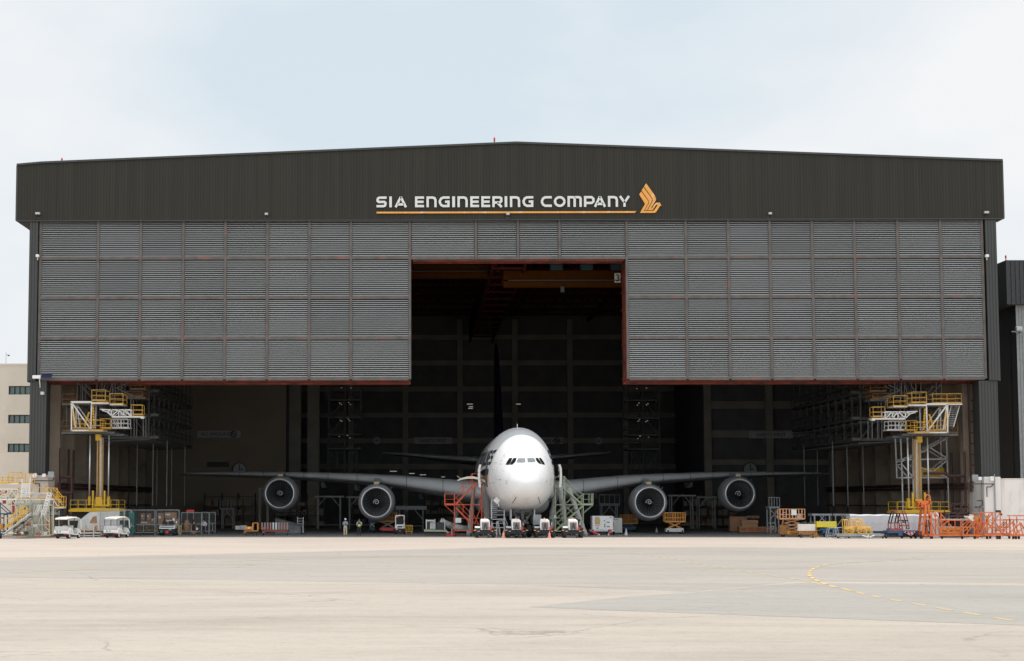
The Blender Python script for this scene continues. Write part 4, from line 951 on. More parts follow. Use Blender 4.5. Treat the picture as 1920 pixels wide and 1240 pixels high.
# long wing docks, dark, receding along both sides
def wing_dock(xe, xw, zs, y0, y1, label, s):
    t = thing('wing_dock', label, 'access platform', ((xe+xw)/2, y0, 0), 0, 'wing docks along the hangar sides')
    for z in zs:
        m = MB(); a, b = sorted((xe, xw)); m.box(a, b, y0, y1, z-.3, z)
        for k in range(10): y = y0 + (y1-y0)*k/9; m.bar((a, y, z-.55), (b, y, z-.32), .14)
        m.prism([(xe, z-.3), (xe, z), (xe-s*.9, z), (xe-s*.9, z-.3)], y0-1.2, y0-.02)
        m.build('deck', M['dockdark'], t)
        m = MB()
        for zz in (.55, 1.1): m.bar((xe, y0, z+zz), (xe, y1, z+zz), .06)
        for k in range(14): y = y0 + (y1-y0)*k/13; m.bar((xe, y, z), (xe, y, z+1.1), .06)
        m.build('guard_rail', M['dark'], t)
    m = MB()
    for k in range(10):
        y = y0 + (y1-y0)*k/9
        for xx in (xe-s*-.3, xe+s*2.2, xe+s*4.5): m.bar((xx, y, zs[-1]), (xx, y, 30), .16)
        m.bar((xe+s*.3, y, zs[-1]), (xe+s*4.5, y, zs[0]), .1); m.bar((xe+s*.3, y, zs[0]), (xe+s*4.5, y, 22), .1)
    m.build('hanger_post', M['dockdark'], t)
    for k in (.35, .8):
        m = MB(); y = y0 + (y1-y0)*k
        for o in (0, 1.6, 3.4): m.tube((xe+s*o, y, 3), (xe+s*o, y, zs[-1]), .055, 8)
        m.each('hydraulic_ram', M['grey'], t)
wing_dock(P(285,730,12).x, P(285,730,12).x-5.5, [ZZ(731,12), ZZ(776,12), ZZ(818,12)], 12, 48, 'long dark tiered wing dock receding along the left side wall', -1)
wing_dock(P(1607,732,12).x, P(1607,732,12).x+6.5, [ZZ(735,12), ZZ(783,12), ZZ(822,12)], 12, 48, 'long dark tiered wing dock receding along the right side wall', 1)
# two tail docks
def tail_dock(T, label, mir):
    Y = 72; c = P(*T(640, 780), Y)
    t = thing('tail_dock', label, 'access platform', (c.x, Y, 0), 0, 'tail docks at the back of the hangar')
    lv = [700, 748.5, 781.5, 813.5, 840]
    m = MB()
    for i, y in enumerate(lv): a = P(*T(616+ (3 if i < 2 else 0), y), Y); b = P(*T(676, y), Y); m.box(min(a.x,b.x), max(a.x,b.x), Y, Y+5, a.z-.22, a.z)
    m.each('deck', M['midgrey'], t)
    m = MB(); rods(m, [[T(617,700),T(614,900)],[T(647,700),T(645,900)],[T(676,700),T(676,790)],[T(668,840),T(668,900)],[T(620,781),T(645,750)],[T(618,813),T(645,783)],[T(640,845),T(618,870)],[T(617,846),T(630,868)],[T(650,868),T(665,846)],[T(632,846),T(632,880)]], Y, .07, None, 4.6, False); m.build('post_frame', M['dockdark'], t)
    m = MB()
    for y in lv: rods(m, [[T(616,y-9),T(650,y-9)],[T(616,y-4.5),T(650,y-4.5)],[T(656,y-14),T(678,y-14)],[T(656,y-9),T(678,y-9)]], Y, .035, None, 4.6, True)
    for k in range(30): rods(m, [[T(610,700+k*1.7),T(621,700+k*1.7)]], Y-.1, .03)
    m.build('guard_rail', M['dockdark'], t)
    m = MB()
    for px, py in ((638,788),(641,790),(653,786),(655.5,789),(637,756),(640,758.5),(654,755),(657,759),(636,819),(652,817),(656,821.5),(640,727),(658,728)):
        p = P(*T(px, py), Y-.2); m.box(p.x-.07, p.x+.07, Y-.3, Y-.2, p.z-.035, p.z+.035)
    m.each('work_light', M['lamp'], t)
def emis(name, col, s):
    mm = bpy.data.materials.new(name); mm.use_nodes = True; b = mm.node_tree.nodes['Principled BSDF']; b.inputs['Base Color'].default_value = (*col, 1); b.inputs['Emission Color'].default_value = (*col, 1); b.inputs['Emission Strength'].default_value = s; return mm
M['lamp'] = emis('lit_lamp', (1, .96, .85), .2)
tail_dock(lambda x, y: (x, y), 'tall grey tail dock tower left of the aircraft tail', 1)
tail_dock(lambda x, y: (1205 - (x-647), y+1), 'tall grey tail dock tower right of the aircraft tail', -1)
def strip_light(px, py, Y, L_, label):
    t = thing('strip_light', label, 'lamp', P(px, py, Y), 0, 'small lit strip lights deep in the hangar')
    m = MB(); m.box(-L_/2, L_/2, -.1, .1, -.05, .05); m.build('tube', M['lamp'], t, True)
    m = MB(); m.box(-L_/2-.05, L_/2+.05, -.15, .15, .06, .16); m.bar((0, 0, .16), (0, 0, 1.2), .04); m.build('housing', M['dark'], t, True)
for px, py, l_, lb in ((737.5,884,1.0,'lit strip light above the left wing between the two engines'),(772,888,.8,'lit strip light above the left wing inboard of the inner engine'),(793,890.5,.9,'lit strip light above the left wing near the red stairs'),(831,894.5,.5,'short lit strip light just behind the top of the red stairs')): strip_light(px, py, 82, l_, lb)
for k, (px, py, l_) in enumerate(((881,758,.9),(883,763,.6),(882,766,.7),(972,758,.7))): strip_light(px, py, 96, l_, ('topmost of three lit strip lights left of the tail fin', 'middle of three lit strip lights left of the tail fin', 'lowest of three lit strip lights left of the tail fin', 'single lit strip light right of the tail fin')[k])
# bridge cranes
def crane(x0, x1, y0, y1, Y, label, cab):
    a, b = P(x0, y0, Y), P(x1, y1, Y)
    t = thing('bridge_crane', label, 'crane', ((a.x+b.x)/2, Y, b.z), 0, 'bridge cranes under the hangar roof')
    m = MB(); m.box(a.x, b.x, Y, Y+1.0, b.z+.55, a.z); m.box(a.x, b.x, Y-.15, Y+1.2, b.z-.2, b.z+.35); m.box(a.x, b.x, Y+4, Y+5, b.z+.55, a.z)
    for k in range(9): xx = a.x + (b.x-a.x)*(k+.5)/9; m.box(xx-.06, xx+.06, Y-.04, Y, b.z+.55, a.z)
    m.build('girder', M['crane'], t)
    m = MB()
    for k in range(3): xx = a.x + (b.x-a.x)*(.28+.16*k); m.bev(xx-.7, xx+.7, Y-.2, Y+.8, a.z+.05, a.z+.75, .1)
    if cab: m.each('hoist', M['hoistteal'], t)
    m = MB(); m.box(a.x+.3*(b.x-a.x), a.x+.3*(b.x-a.x)+.4, Y-.3, Y, b.z-.8, b.z-.2); m.box(a.x+.5, b.x-.5, Y-.35, Y-.3, b.z+.4, b.z+.5); m.build('trolley', M['dark'], t)
    return t, a, b
crane(640, 946, 497, 517, 13, 'long orange bridge crane girder high inside the left half of the opening', False)
ct, ca, cb = crane(944, 1300, 508, 534, 9, 'orange bridge crane with teal hoists high inside the right half of the opening', True)
def text(txt, size, loc, mat, parent, name='lettering', align='LEFT', ex=.01):
    c = bpy.data.curves.new(name, 'FONT'); c.body = txt; c.size = size; c.extrude = ex; c.align_x = align; c.align_y = 'BOTTOM_BASELINE'
    o = bpy.data.objects.new(name, c); me = bpy.data.meshes.new_from_object(o); bpy.data.objects.remove(o); me.materials.clear(); me.materials.append(mat)
    ob = bpy.data.objects.new(name, me); COL.objects.link(ob); ob.parent = parent; ob.location = Vector(loc) - parent.location; ob.rotation_euler = (R(90), 0, 0); return ob
p = P(1158, 521, 8.6); m = MB(); m.box(p.x-.32, p.x+.32, 8.7, 8.75, p.z-.5, p.z+.5); pl = m.build('number_plate', M['letter'], ct)
o = text('3', 1.05, (p.x, 8.66, p.z-.38), M['black'], ct, 'number', 'CENTER')
# signs in the hangar
def wallsign(x0, y0, x1, y1, Y, txt, label, th, extra=None, tx=.08):
    a, b = P(x0, y0, Y), P(x1, y1, Y)
    t = thing('wall_sign', label, 'sign', ((a.x+b.x)/2, Y, b.z))
    m = MB(); m.box(a.x, b.x, Y-.08, Y, b.z, a.z); m.build('sign_board', M['signboard'], t)
    h = a.z-b.z
    text(txt, th*h, (a.x+tx*(b.x-a.x), Y-.1, b.z+h*.25), M['black'], t)
    if extra:
        cx_, cz = P(extra, (y0+y1)/2, Y).x, (a.z+b.z)/2; rr = h*.40
        m = MB(); pts = [(cx_+rr*math.cos(k*math.pi/10), Y-.1, cz+rr*math.sin(k*math.pi/10)) for k in range(21)]; m.pipe(pts, .08, 5); m.bar((cx_-rr*.7, Y-.1, cz+rr*.7), (cx_+rr*.7, Y-.1, cz-rr*.7), .14); m.bar((cx_-rr*.5, Y-.1, cz-.05), (cx_+rr*.5, Y-.1, cz-.05), .12); m.build('no_smoking_symbol', M['black'], t)
M['signboard'] = pm('sign_board', (.34, .33, .34), .7, var=.08)
wallsign(370, 808, 451, 820.5, YB-.2, 'NO SMOKING', 'pale NO SMOKING board with crossed cigarette on the cream rear wall', .72, 438)
wallsign(776, 820.5, 848, 832.5, YT-1.1, 'SAFETY FIRST', 'pale SAFETY FIRST board on the dark back wall left of the aircraft', .72, None, .14)
wallsign(1404, 809, 1488, 822, YB-1.0, 'SAFETY FIRST', 'pale SAFETY FIRST board on the column beam right of the aircraft', .72, None, .16)
wallsign(1000, 820.5, 1056, 832.5, YT-1.1, 'NO SMOKING', 'pale NO SMOKING board on the back wall partly hidden by the aircraft', .68, 1044)
for px, py, lb in ((706.5, 826.5, 'round pale board on the back wall left of the aircraft'), (1123, 827, 'round pale board on the back wall right of the aircraft')):
    p = P(px, py, YT-1.2); t = thing('round_sign', lb, 'sign', p); m = MB(); m.lathe([(0, .02), (0, .55)], (0, 0, 0), 'y', 24); m.lathe([(.0, .55), (.1, .55)], (0, 0, 0), 'y', 24); m.build('disc', M['signboard'], t, True)
    m = MB(); m.box(-.25, .25, -.03, -.01, -.1, .0); m.box(-.2, .2, -.03, -.01, .1, .16); m.build('symbol', M['black'], t, True)
for px, lb in ((449, 'large wall dial above the outer left engine'), (1407, 'large wall dial above the outer right engine')):
    p = P(px, 881, YB-.6); t = thing('wall_dial', lb, 'clock', p); m = MB(); m.lathe([(0, .02), (0, .95), (.12, .95)], (0, 0, 0), 'y', 28); m.build('face', M['signboard'], t, True)
    m = MB(); m.pipe([(.95*math.cos(k*math.pi/12), -.02, .95*math.sin(k*math.pi/12)) for k in range(25)], .06, 5); m.bar((0, -.03, -.1), (0, -.03, .75), .1); m.bar((0, -.03, 0), (.5, -.03, .1), .1); m.build('rim_and_hands', M['black'], t, True)
# ================================================================ vehicles and ground equipment
def gp(px, py): v = G(px, py); return (v.x, v.y, 0)
# ---- utility carts
def utility_cart(loc, rz, label):
    t = thing('utility_cart', label, 'utility cart', loc, rz, 'white open-sided utility carts')
    m = MB(); m.bev(-.72, .72, 0, .98, .42, .78, .05); m.bev(-.70, .70, .98, 1.35, .36, .62, .05); m.loft([[(-.66, 2.1, .4), (.66, 2.1, .4), (.66, 2.95, .42), (-.66, 2.95, .42)], [(-.66, 2.15, 1.0), (.66, 2.15, 1.0), (.60, 2.8, .85), (-.60, 2.8, .85)]])
    for s in (-1, 1): m.xprism([(.05,.5),(.12,.9),(.55,1.0),(.95,.85),(1.05,.5),(.95,.5),(.82,.72),(.5,.78),(.25,.72),(.15,.5)], s*.74-.04, s*.74+.04); m.box(s*.70-.05, s*.70+.05, 1.3, 2.2, .34, .46)
    m.build('body', M['white'], t, True)
    m = MB(); m.bev(-.70, .70, .02, .07, .80, 1.18, .02); m.bev(-.72, -.66, .07, 1.0, .80, 1.1, .02); m.bev(.66, .72, .07, 1.0, .80, 1.1, .02); m.build('tailgate', M['ltgrey'], t, True)
    m = MB(); m.bev(-.70, .70, -.08, .02, .24, .50, .03); m.box(-.1, .1, -.16, -.08, .3, .42); m.bev(-.6, .6, .1, 2.8, .26, .36, .03); m.build('bumper', M['black'], t, True)
    for s in (-1, 1): m = MB(); m.bev(s*.52-.16, s*.52+.16, -.1, -.05, .40, .50, .015); m.build('tail_light', M['redlight'], t, True)
    m = MB(); m.bev(-.58, .58, 1.42, 1.85, .62, .80, .05); m.bev(-.58, .58, 1.36, 1.46, .78, 1.25, .05); m.build('seat', M['ltgrey'], t, True)
    m = MB(); rr = []
    for y, z, hw in ((-.05,1.92,.60),(.1,1.98,.70),(1.0,2.06,.74),(2.0,2.06,.74),(2.55,1.96,.70),(2.75,1.80,.64)): rr.append([(-hw, y, z-.05), (-hw*.8, y, z), (0, y, z+.03), (hw*.8, y, z), (hw, y, z-.05), (hw, y, z-.11), (-hw, y, z-.11)])
    m.loft(rr); m.build('roof', M['white'], t, True)
    for s in (-1, 1):
        m = MB(); m.bar((s*.66, .08, 1.1), (s*.66, .06, 1.9), .05); m.bar((s*.66, 1.4, .8), (s*.66, 1.4, 1.98), .05); m.build('roof_post', M['dark'], t, True)
        m = MB(); m.bar((s*.64, 2.75, 1.78), (s*.64, 2.9, .9), .10, .07); m.build('front_pillar', M['white'], t, True)
    m = MB(); m.add([(-.60, 2.86, .95), (.60, 2.86, .95), (.60, 2.74, 1.76), (-.60, 2.74, 1.76)], [(0,1,2,3)]); m.bar((0,2.1,1.0),(0,1.9,1.2),.03); m.build('windscreen', M['glassclear'], t, True)
    for x in (-.58, .58):
        for y in (.5, 2.5): wheel(t, (x, y, .27), .27, .18)
    m = MB(); m.lathe([(-.01, .01), (-.01, .085)], (-.38, -.005, .66), 'y', 16); m.lathe([(-.01,.085),(.0,.085)], (-.38, -.005, .66), 'y', 16); m.build('badge', M['green_badge'], t, True)
    m = MB(); m.lathe([(2.07, .07), (2.1, .08), (2.17, .06), (2.19, .01)], (0.2, .9, 0), 'z', 10); m.build('beacon', M['amberlens'], t, True)
    for k in range(4): m = MB(); m.box(-.17+k*.1, -.10+k*.1, -.012, -.003, .62, .70); m.build('fleet_digit', M['black'], t, True) if k < 2 else None
    return t
gl = bpy.data.materials.new('cart_windscreen'); gl.use_nodes = True; bsd = gl.node_tree.nodes['Principled BSDF']; bsd.inputs['Base Color'].default_value = (.75, .82, .8, 1); bsd.inputs['Transmission Weight'].default_value = 1; bsd.inputs['Roughness'].default_value = .02; bsd.inputs['IOR'].default_value = 1.01; M['glassclear'] = gl
c1 = utility_cart(gp(114, 1010.5), -17, 'white utility cart nearest the yellow access stairs, parked with its tail to the apron')
x, y, z = gp(207, 1009.1); dup(c1, (x, y, 0), -17, 'white utility cart in front of the green cabinets and wire fence, tail to the apron')
# ---- tow tractors
def tow_tractor(loc, label):
    t = thing('ground_power_tractor', label, 'tow tractor', loc, 0, 'white tow tractors lined up under the nose')
    m = MB(); rr = [[(-.44,0,.72),(.44,0,.72),(.44,1.1,.72),(-.44,1.1,.72)],[(-.47,-.02,1.05),(.45,-.02,1.05),(.45,1.1,1.05),(-.47,1.1,1.05)],[(-.47,.02,1.66),(.43,.02,1.66),(.43,1.1,1.66),(-.47,1.1,1.66)],[(-.43,.10,1.84),(.24,.10,1.84),(.24,1.1,1.84),(-.43,1.1,1.84)]]
    m.loft(rr); m.build('hood', M['white'], t, True)
    m = MB(); m.bev(-.34, .32, -.05, .0, .86, 1.52, .03)
    for k in range(9): m.box(-.31, .29, -.075, -.05, .90+k*.065, .925+k*.065)
    m.build('radiator_grille', M['grillegrey'], t, True)
    m = MB(); m.bev(-1.0, 1.0, -.1, 2.6, .36, .80, .06); m.bev(-.85, .85, .2, 2.7, .28, .5, .05); m.bev(.46, 1.0, .1, 1.5, .80, .98, .08); m.bev(.42, .62, .05, .5, 1.2, 1.62, .03); m.bar((.38,.3,1.66),(.70,.4,1.74),.14,.18); m.build('chassis', M['black'], t, True)
    m = MB(); m.xprism([(.1,.80),(.12,.98),(.3,1.12),(1.5,1.12),(1.6,.80)], -1.0, -.5); m.build('fender', M['ltgrey'], t, True)
    m = MB(); m.xprism([(.04,.80),(.06,.92),(.28,1.06),(.3,.80)], -1.02, -.48); m.build('fender_edge', M['black'], t, True)
    m = MB(); m.bar((-.2,-.12,.6),(0.0,-.14,1.44),.05); m.bar((.2,-.12,.6),(0.0,-.14,1.44),.05); m.bar((-.2,-.12,.4),(-.2,-.4,.25),.07); m.bar((.2,-.12,.4),(.2,-.4,.25),.07); m.build('tow_bar', M['black'], t, True)
    m = MB(); m.bev(-.05, .05, -.17, -.12, 1.38, 1.54, .02); m.build('tow_hook', M['redlight'], t, True)
    m = MB(); m.tube((.50,-.16,.72),(.50,-.16,1.12),.085,10); m.tube((.50,-.16,1.12),(.50,-.16,1.2),.03); m.bev(.56,.66,-.19,-.1,.86,1.0,.02); m.build('fire_extinguisher', M['redlight'], t, True)
    for s in (-1, 1): m = MB(); m.bev(s*1.0-.11, s*1.0+.11, -.16, -.08, .70, .78, .02); m.build('side_lamp', M['amberlens'], t, True); m = MB(); m.bev(s*.66-.1, s*.66+.1, -.15, -.1, .62, .68, .015); m.build('headlamp', M['ltgrey'], t, True)
    m = MB(); m.lathe([(1.84,.07),(1.87,.08),(1.95,.06),(1.98,.01)], (-.05,.3,0), 'z', 12); m.build('beacon', M['amberlens'], t, True)
    m = MB(); m.box(.56,.60,.1,.14,1.2,1.5); m.bar((.5,.12,1.35),(.66,.12,1.35),.05); m.bev(.58,.68,.08,.16,1.22,1.46,.02); m.build('mirror', M['white'], t, True)
    for x in (-.80, .80):
        for y in (.25, 2.1): wheel(t, (x, y, .36), .36, .26, 'dark')
    m = MB(); m.lathe([(-.09,.1),(-.09,.2),(.09,.2),(.09,.1)], (.36,-.05,.21), 'x', 12, True); m.bev(-.2,.2,-.2,.1,.16,.32,.04); m.build('jockey_wheel', M['dark'], t, True)
    return t
q = [(XX(c, -5.8, 990), -5.8, 0) for c in (910, 968.5, 1022, 1075)]
tt = tow_tractor(q[0], 'white tow tractor beside the red stairs, first of the row under the aircraft nose')
for k, lb in ((1, 'white tow tractor directly in front of the nose landing gear'), (2, 'white tow tractor with the orange cone at its front right wheel'), (3, 'white tow tractor at the foot of the pale green stairs')): dup(tt, q[k], 0, lb)
def cone(px, py, label, mat='cone', h=.68):
    g_ = gp(px, py) if py < 1007 else (XX(px, -6.7, 1000), -6.7, 0); t = thing('traffic_cone', label, 'traffic cone', g_, 0, 'traffic cones by the hangar mouth')
    m = MB(); m.lathe([(.04,.17),(h*.45,.105),(h*.95,.03),(h,.02)], (0,0,0), 'z', 14, True); m.build('cone_body', M[mat], t, True)
    m = MB(); m.bev(-.2,.2,-.2,.2,0,.04,.02); m.build('base_plate', M[mat], t, True)
    if mat == 'cone': m = MB(); m.lathe([(h*.50,.10),(h*.70,.072)], (0,0,0), 'z', 14); m.build('band', M['conepale'], t, True)
cone(943.8, 1008.2, 'faded orange traffic cone between the first two tow tractors'); cone(1030.2, 1008.2, 'faded orange traffic cone in front of the third tow tractor')
cone(1174, 1004, 'pale grey traffic cone beside the grey cabinet', 'ltgrey', .75); cone(459, 1000, 'dull orange traffic cone beside the yellow trolley', 'cone', .5); cone(494.5, 999.5, 'dull orange traffic cone in front of the red and white barrier', 'cone', .7); cone(1231, 999, 'pale traffic cone under the inner right engine', 'ltgrey', .6)
# ---- generator trailer and cabinet
g = gp(1131, 1003.5)
t = thing('generator_trailer', 'white ground power trailer with orange emblem panel right of the green stairs', 'generator', g)
m = MB(); m.bev(-1.15, 1.05, 0, 1.9, .55, 2.0, .06); m.build('housing', M['white'], t, True)
m = MB(); m.bev(-1.35, 1.25, -.08, 2.0, .36, .56, .05); m.build('chassis', M['ltgrey'], t, True)
m = MB(); m.box(-.86, -.32, -.012, -.002, 1.1, 1.78); m.build('emblem_panel', M['stripeg'], t, True)
m = MB(); m.add([(-.6+.18*math.cos(k*math.pi/5+.3)*(1 if k%2 else .5), -.02, 1.46+.24*math.sin(k*math.pi/5+.3)*(1 if k%2 else .5)) for k in range(10)], [tuple(range(10))]); m.build('emblem', M['gold'], t, True)
m = MB(); m.box(-.84,-.36,-.012,-.002,.93,1.0); m.bev(1.06,1.15,.1,.35,.9,1.3,.03); m.build('red_band', M['redlight'], t, True)
m = MB(); m.box(-.8,-.4,-.014,-.004,1.83,1.88); m.box(-.7,-.5,-.014,-.004,.68,.78)
for x, z in ((.12,1.5),(.48,1.35),(.62,1.35),(.48,.9),(.62,.9)): m.bev(x-.05,x+.05,-.03,0,z-.06,z+.06,.01)
m.build('control_dials', M['dark'], t, True)
m = MB(); m.box(.28,.30,-.012,-.002,.6,1.7); m.box(.3,1.0,-.012,-.002,1.68,1.70); m.box(.1,.22,-.02,0,.8,1.2); m.build('door_seams', M['grey'], t, True)
m = MB(); m.bev(.66,.95,-.02,0,1.78,1.95,.01); m.build('data_plate', M['ltgrey'], t, True)
for x in (-1.1, .45): 
    for y in (.1, 1.7): wheel(t, (x if x < 0 else .62, y, .3), .3, .2)
wheel(t, (1.2, .9, .3), .3, .2)
g2 = gp(1160, 1003)
t = thing('grey_cabinet', 'plain grey equipment cabinet on castors behind the white generator trailer', 'cabinet', (g2[0], g2[1]+2.2, 0))
m = MB(); m.bev(-.75, .62, 0, .9, .18, 1.75, .03); m.bev(-.75, -.2, .1, .8, 1.75, 1.9, .03); m.build('cabinet_body', M['cabgrey'], t, True)
m = MB(); 
for k in range(3): m.box(-.45+k*.22, -.32+k*.22, -.008, 0, 1.55, 1.62)
m.build('stencil', M['dark'], t, True)
for x in (-.6, .5): castor(t, x, .1, .09) if False else None
m = MB()
for x in (-.62, .5):
    for y in (.12, .78): m.lathe([(-.04,.03),(-.04,.09),(.04,.09),(.04,.03)], (x,y,.09), 'x', 10, True)
m.build('castors', M['black'], t, True)
for px, lb, dx in ((1116, 'red tow bar lying on the floor left of the generator trailer', -.5), (1143.5, 'red tow bar standing in front of the generator trailer', .05)):
    g = gp(px, 1004.5); t = thing('red_tow_bar', lb, 'tow bar', g, 0, 'red tow bars at the generator trailer'); m = MB(); m.bar((-dx-.1, 0, .1), (dx+.1, 0, .62 if dx > 0 else .5), .16, .2); m.build('bar', M['redlight'], t, True)
    m = MB(); m.tube((-dx-.1,-.12,.1),(-dx-.1,.12,.1),.09,10); m.build('end_ring', M['ltgrey'], t, True)
g = gp(1090, 1002); t = thing('red_hose', 'red hose lying between the last tow tractor and the generator trailer', 'hose', g); m = MB(); m.pipe([(0,0,.45),(.3,.1,.22),(.8,.2,.06),(1.4,.2,.05),(1.9,.3,.05)], .045); m.build('hose_run', M['redlight'], t, True)
# ---- stairs
def stair_common(name, label, T, Y, dep, matk, posts, plats, rails, flights, braces, cat='stairs', base=None, rw=.045):
    p = P(*T(*base), Y); t = thing(name, label, cat, (p.x, Y, 0))
    gz = lambda v: [(a, b, 0 if c < .22 else c) for a, b, c in v]
    m = MB(); rods(m, posts, Y, .038, T, dep); m.v = gz(m.v); m.build('frame', M[matk], t)
    m = MB(); rods(m, braces, Y, .022, T, dep, False); m.build('brace', M[matk], t)
    for a in plats: m = MB(); slab(m, *a, Y, dep, T); m.build('platform', M[matk], t)
    m = MB(); rods(m, rails, Y, .018, T, dep, False); m.build('handrail', M[matk], t)
    for (x0, y0), (x1, y1), n in flights:
        m = MB(); a, b = P(*T(x0, y0), Y), P(*T(x1, y1), Y)
        for yy in (Y+.02, Y+dep-.02): m.bar((a.x, yy, max(.1, a.z)), (b.x, yy, b.z), .04, .13)
        stairflight(m, Vector((a.x, Y+.05, max(.1, a.z))), Vector((b.x, Y+.05, b.z)), n, dep-.1); m.build('stair_flight', M[matk], t)
    return t, p
T = tr(820, 880, 8.857)
rs, p0 = stair_common('red_access_stairs', 'bright red two-flight access stairs at the left side of the aircraft nose', T, 2.5, 1.5, 'redpaint',
  [[(285,410),(285,1030)],[(580,75),(580,1030)],[(740,270),(740,1020)],[(125,410),(125,600)],[(285,1022),(740,1022)],[(285,590),(740,590)]],
  [(125,570,300,600),(575,235,765,265)],
  [[(125,410),(285,410)],[(125,500),(285,500)],[(300,405),(580,78)],[(300,492),(580,170)],[(125,410),(125,590)],[(430,255),(430,430)],[(580,75),(740,75)],[(580,160),(740,160)],[(740,75),(740,240)],[(320,480),(580,760)],[(300,545),(560,820)]],
  [((300,590),(580,285),14),((560,900),(310,640),14)],
  [[(125,600),(285,745)],[(590,290),(725,520)],[(735,600),(620,915)],[(300,815),(700,815)],[(430,590),(430,720)],[(590,870),(700,930)],[(600,750),(690,920)]], base=(500,1030), rw=.04)
m = MB(); slab(m, 300, 810, 395, 890, 2.35, .05, T); m.build('notice_board', M['letter'], rs)
for x in (300, 560, 720): p = P(*T(x, 1060), 2.5); m = MB(); m.lathe([(-.06,.06),(-.06,.17),(.06,.17),(.06,.06)], (p.x, 2.6, .17), 'x', 12, True); m.build('wheel', M['black'], rs)
m = MB(); a = P(*T(140, 1055), 2.2); b = P(*T(300, 1040), 2.2); m.bar((a.x, 2.2, .12), (b.x, 2.4, .2), .12); m.build('tow_bar', M['redlight'], rs)
T = tr(1020, 880, 8.857)
gs, p0 = stair_common('green_access_stairs', 'pale green two-flight access stairs at the right side of the aircraft nose', T, 2.0, 1.6, 'green',
  [[(190,310),(190,1000)],[(345,120),(345,1000)],[(652,410),(652,1000)],[(812,410),(812,590)],[(190,1030),(652,1030)],[(190,592),(652,592)]],
  [(170,280,357,312),(652,570,818,600)],
  [[(180,122),(345,122)],[(180,215),(345,215)],[(190,122),(190,290)],[(350,140),(640,415)],[(350,225),(640,500)],[(652,412),(812,412)],[(652,500),(812,500)],[(640,425),(200,830)],[(640,515),(200,920)],[(760,412),(760,580)],[(325,122),(325,280)]],
  [((350,330),(640,590),15),((210,1010),(645,610),17)],
  [[(812,600),(660,730)],[(200,340),(345,570)],[(200,750),(340,615)],[(365,610),(650,890)],[(470,470),(370,570)],[(200,850),(300,960)],[(190,810),(340,810)],[(345,810),(640,810)]], base=(420,1030))
# fix the descending flight of the first run (it climbs to the left)
for x in (215, 360, 640): p = P(*T(x, 1040), 2.0); m = MB(); m.lathe([(-.06,.06),(-.06,.16),(.06,.16),(.06,.06)], (p.x, 2.2, .16), 'x', 12, True); m.build('wheel', M['black'], gs)
m = MB(); p = P(*T(180, 770), 1.9); m.bev(p.x-.1, p.x+.15, 1.85, 1.95, p.z-.3, p.z+.05, .02); m.build('document_box', M['ltgrey'], gs)
# padded canopy from the stairs towards the door
t = thing('door_canopy', 'beige arched canopy bridging the red stairs and the open cabin door', 'canopy', P(885, 905, 3.2))
m = MB(); pts = [(858,902.3),(866,899.5),(876,898),(888,897.8),(898,900),(906,903.5),(913,906.8)]; rr = []
for px, py in pts: p = P(px, py, 2.0); w_ = .10 + .13*min(1, (px-855)/20); rr.append([(p.x, 1.9, p.z), (p.x, 1.9, p.z+w_), (p.x, 4.6, p.z+w_), (p.x, 4.6, p.z)])
m.loft(rr); m.build('arched_panel', M['canvas'], t)
m = MB(); a = P(866, 899, 2.0); m.bar(a, a+Vector((-.5,0,.35)), .04); m.build('stay_rod', M['ltgrey'], t)
# grey fabric ducts hanging from the fuselage
def fduct(a, b, Y, r0, r1, label):
    p, q = P(*a, Y), P(*b, Y); q.z = 0
    t = thing('fabric_duct', label, 'air duct', (q.x, Y, 0), 0, 'grey fabric ducts beside the fuselage')
    m = MB(); n = 12; rr = []
    for k in range(n+1):
        c = q.lerp(p, k/n); r_ = r1 + (r0-r1)*k/n + .03*math.sin(k*2.4); rr.append([(c.x + r_*math.cos(2*math.pi*i/14)*(1+.06*math.sin(i*3+k)), Y + r_*math.sin(2*math.pi*i/14), c.z) for i in range(14)])
    m.loft(rr); m.build('duct_sleeve', M['fabric'], t, smooth=True)
fduct((889,912),(880,995),5.6,.16,.32,'slim grey fabric duct seen through the red stairs'); fduct((911,910),(914,985),6.5,.42,.30,'wide grey fabric duct between the red stairs and the fuselage')
fduct((1044,915),(1029,985),6.5,.20,.38,'grey fabric duct left of the green stairs slanting under the nose'); fduct((1050,912),(1062,985),6.0,.34,.24,'grey fabric duct behind the middle of the green stairs'); fduct((1066,915),(1098,990),6.8,.26,.26,'grey fabric duct slanting behind the outer leg of the green stairs')
# grey maintenance ladder beside the nose
T = tr(820, 880, 8.857)
lt, _ = stair_common('grey_work_ladder', 'grey stepped work platform ladder close under the left side of the nose', T, 2.2, 1.3, 'alu',
  [[(905,480),(900,1090)],[(1115,610),(1112,1080)],[(990,870),(990,1095)]], [(900,825,1120,838),(900,965,1120,976)],
  [[(905,480),(965,480)],[(905,620),(1110,620)],[(905,760),(1110,760)],[(905,690),(1100,690)],[(1120,790),(1175,950)],[(1115,860),(1160,1000)],[(905,525),(985,525)],[(905,560),(985,560)],[(905,590),(990,590)],[(905,655),(990,655)],[(905,725),(990,725)],[(905,795),(990,795)],[(905,900),(1100,900)]],
  [((1040,1090),(1005,865),7)], [[(905,900),(985,1080)],[(1010,860),(1050,1085)],[(1090,850),(1140,1080)],[(1010,860),(1090,860)]], cat='ladder', base=(1000,1090))
p = P(931.5, 938.5, -3.8); t = thing('hanging_tag', 'white square sheet hanging tilted at the lower left of the nose', 'tag', p); m = MB(); a = .34
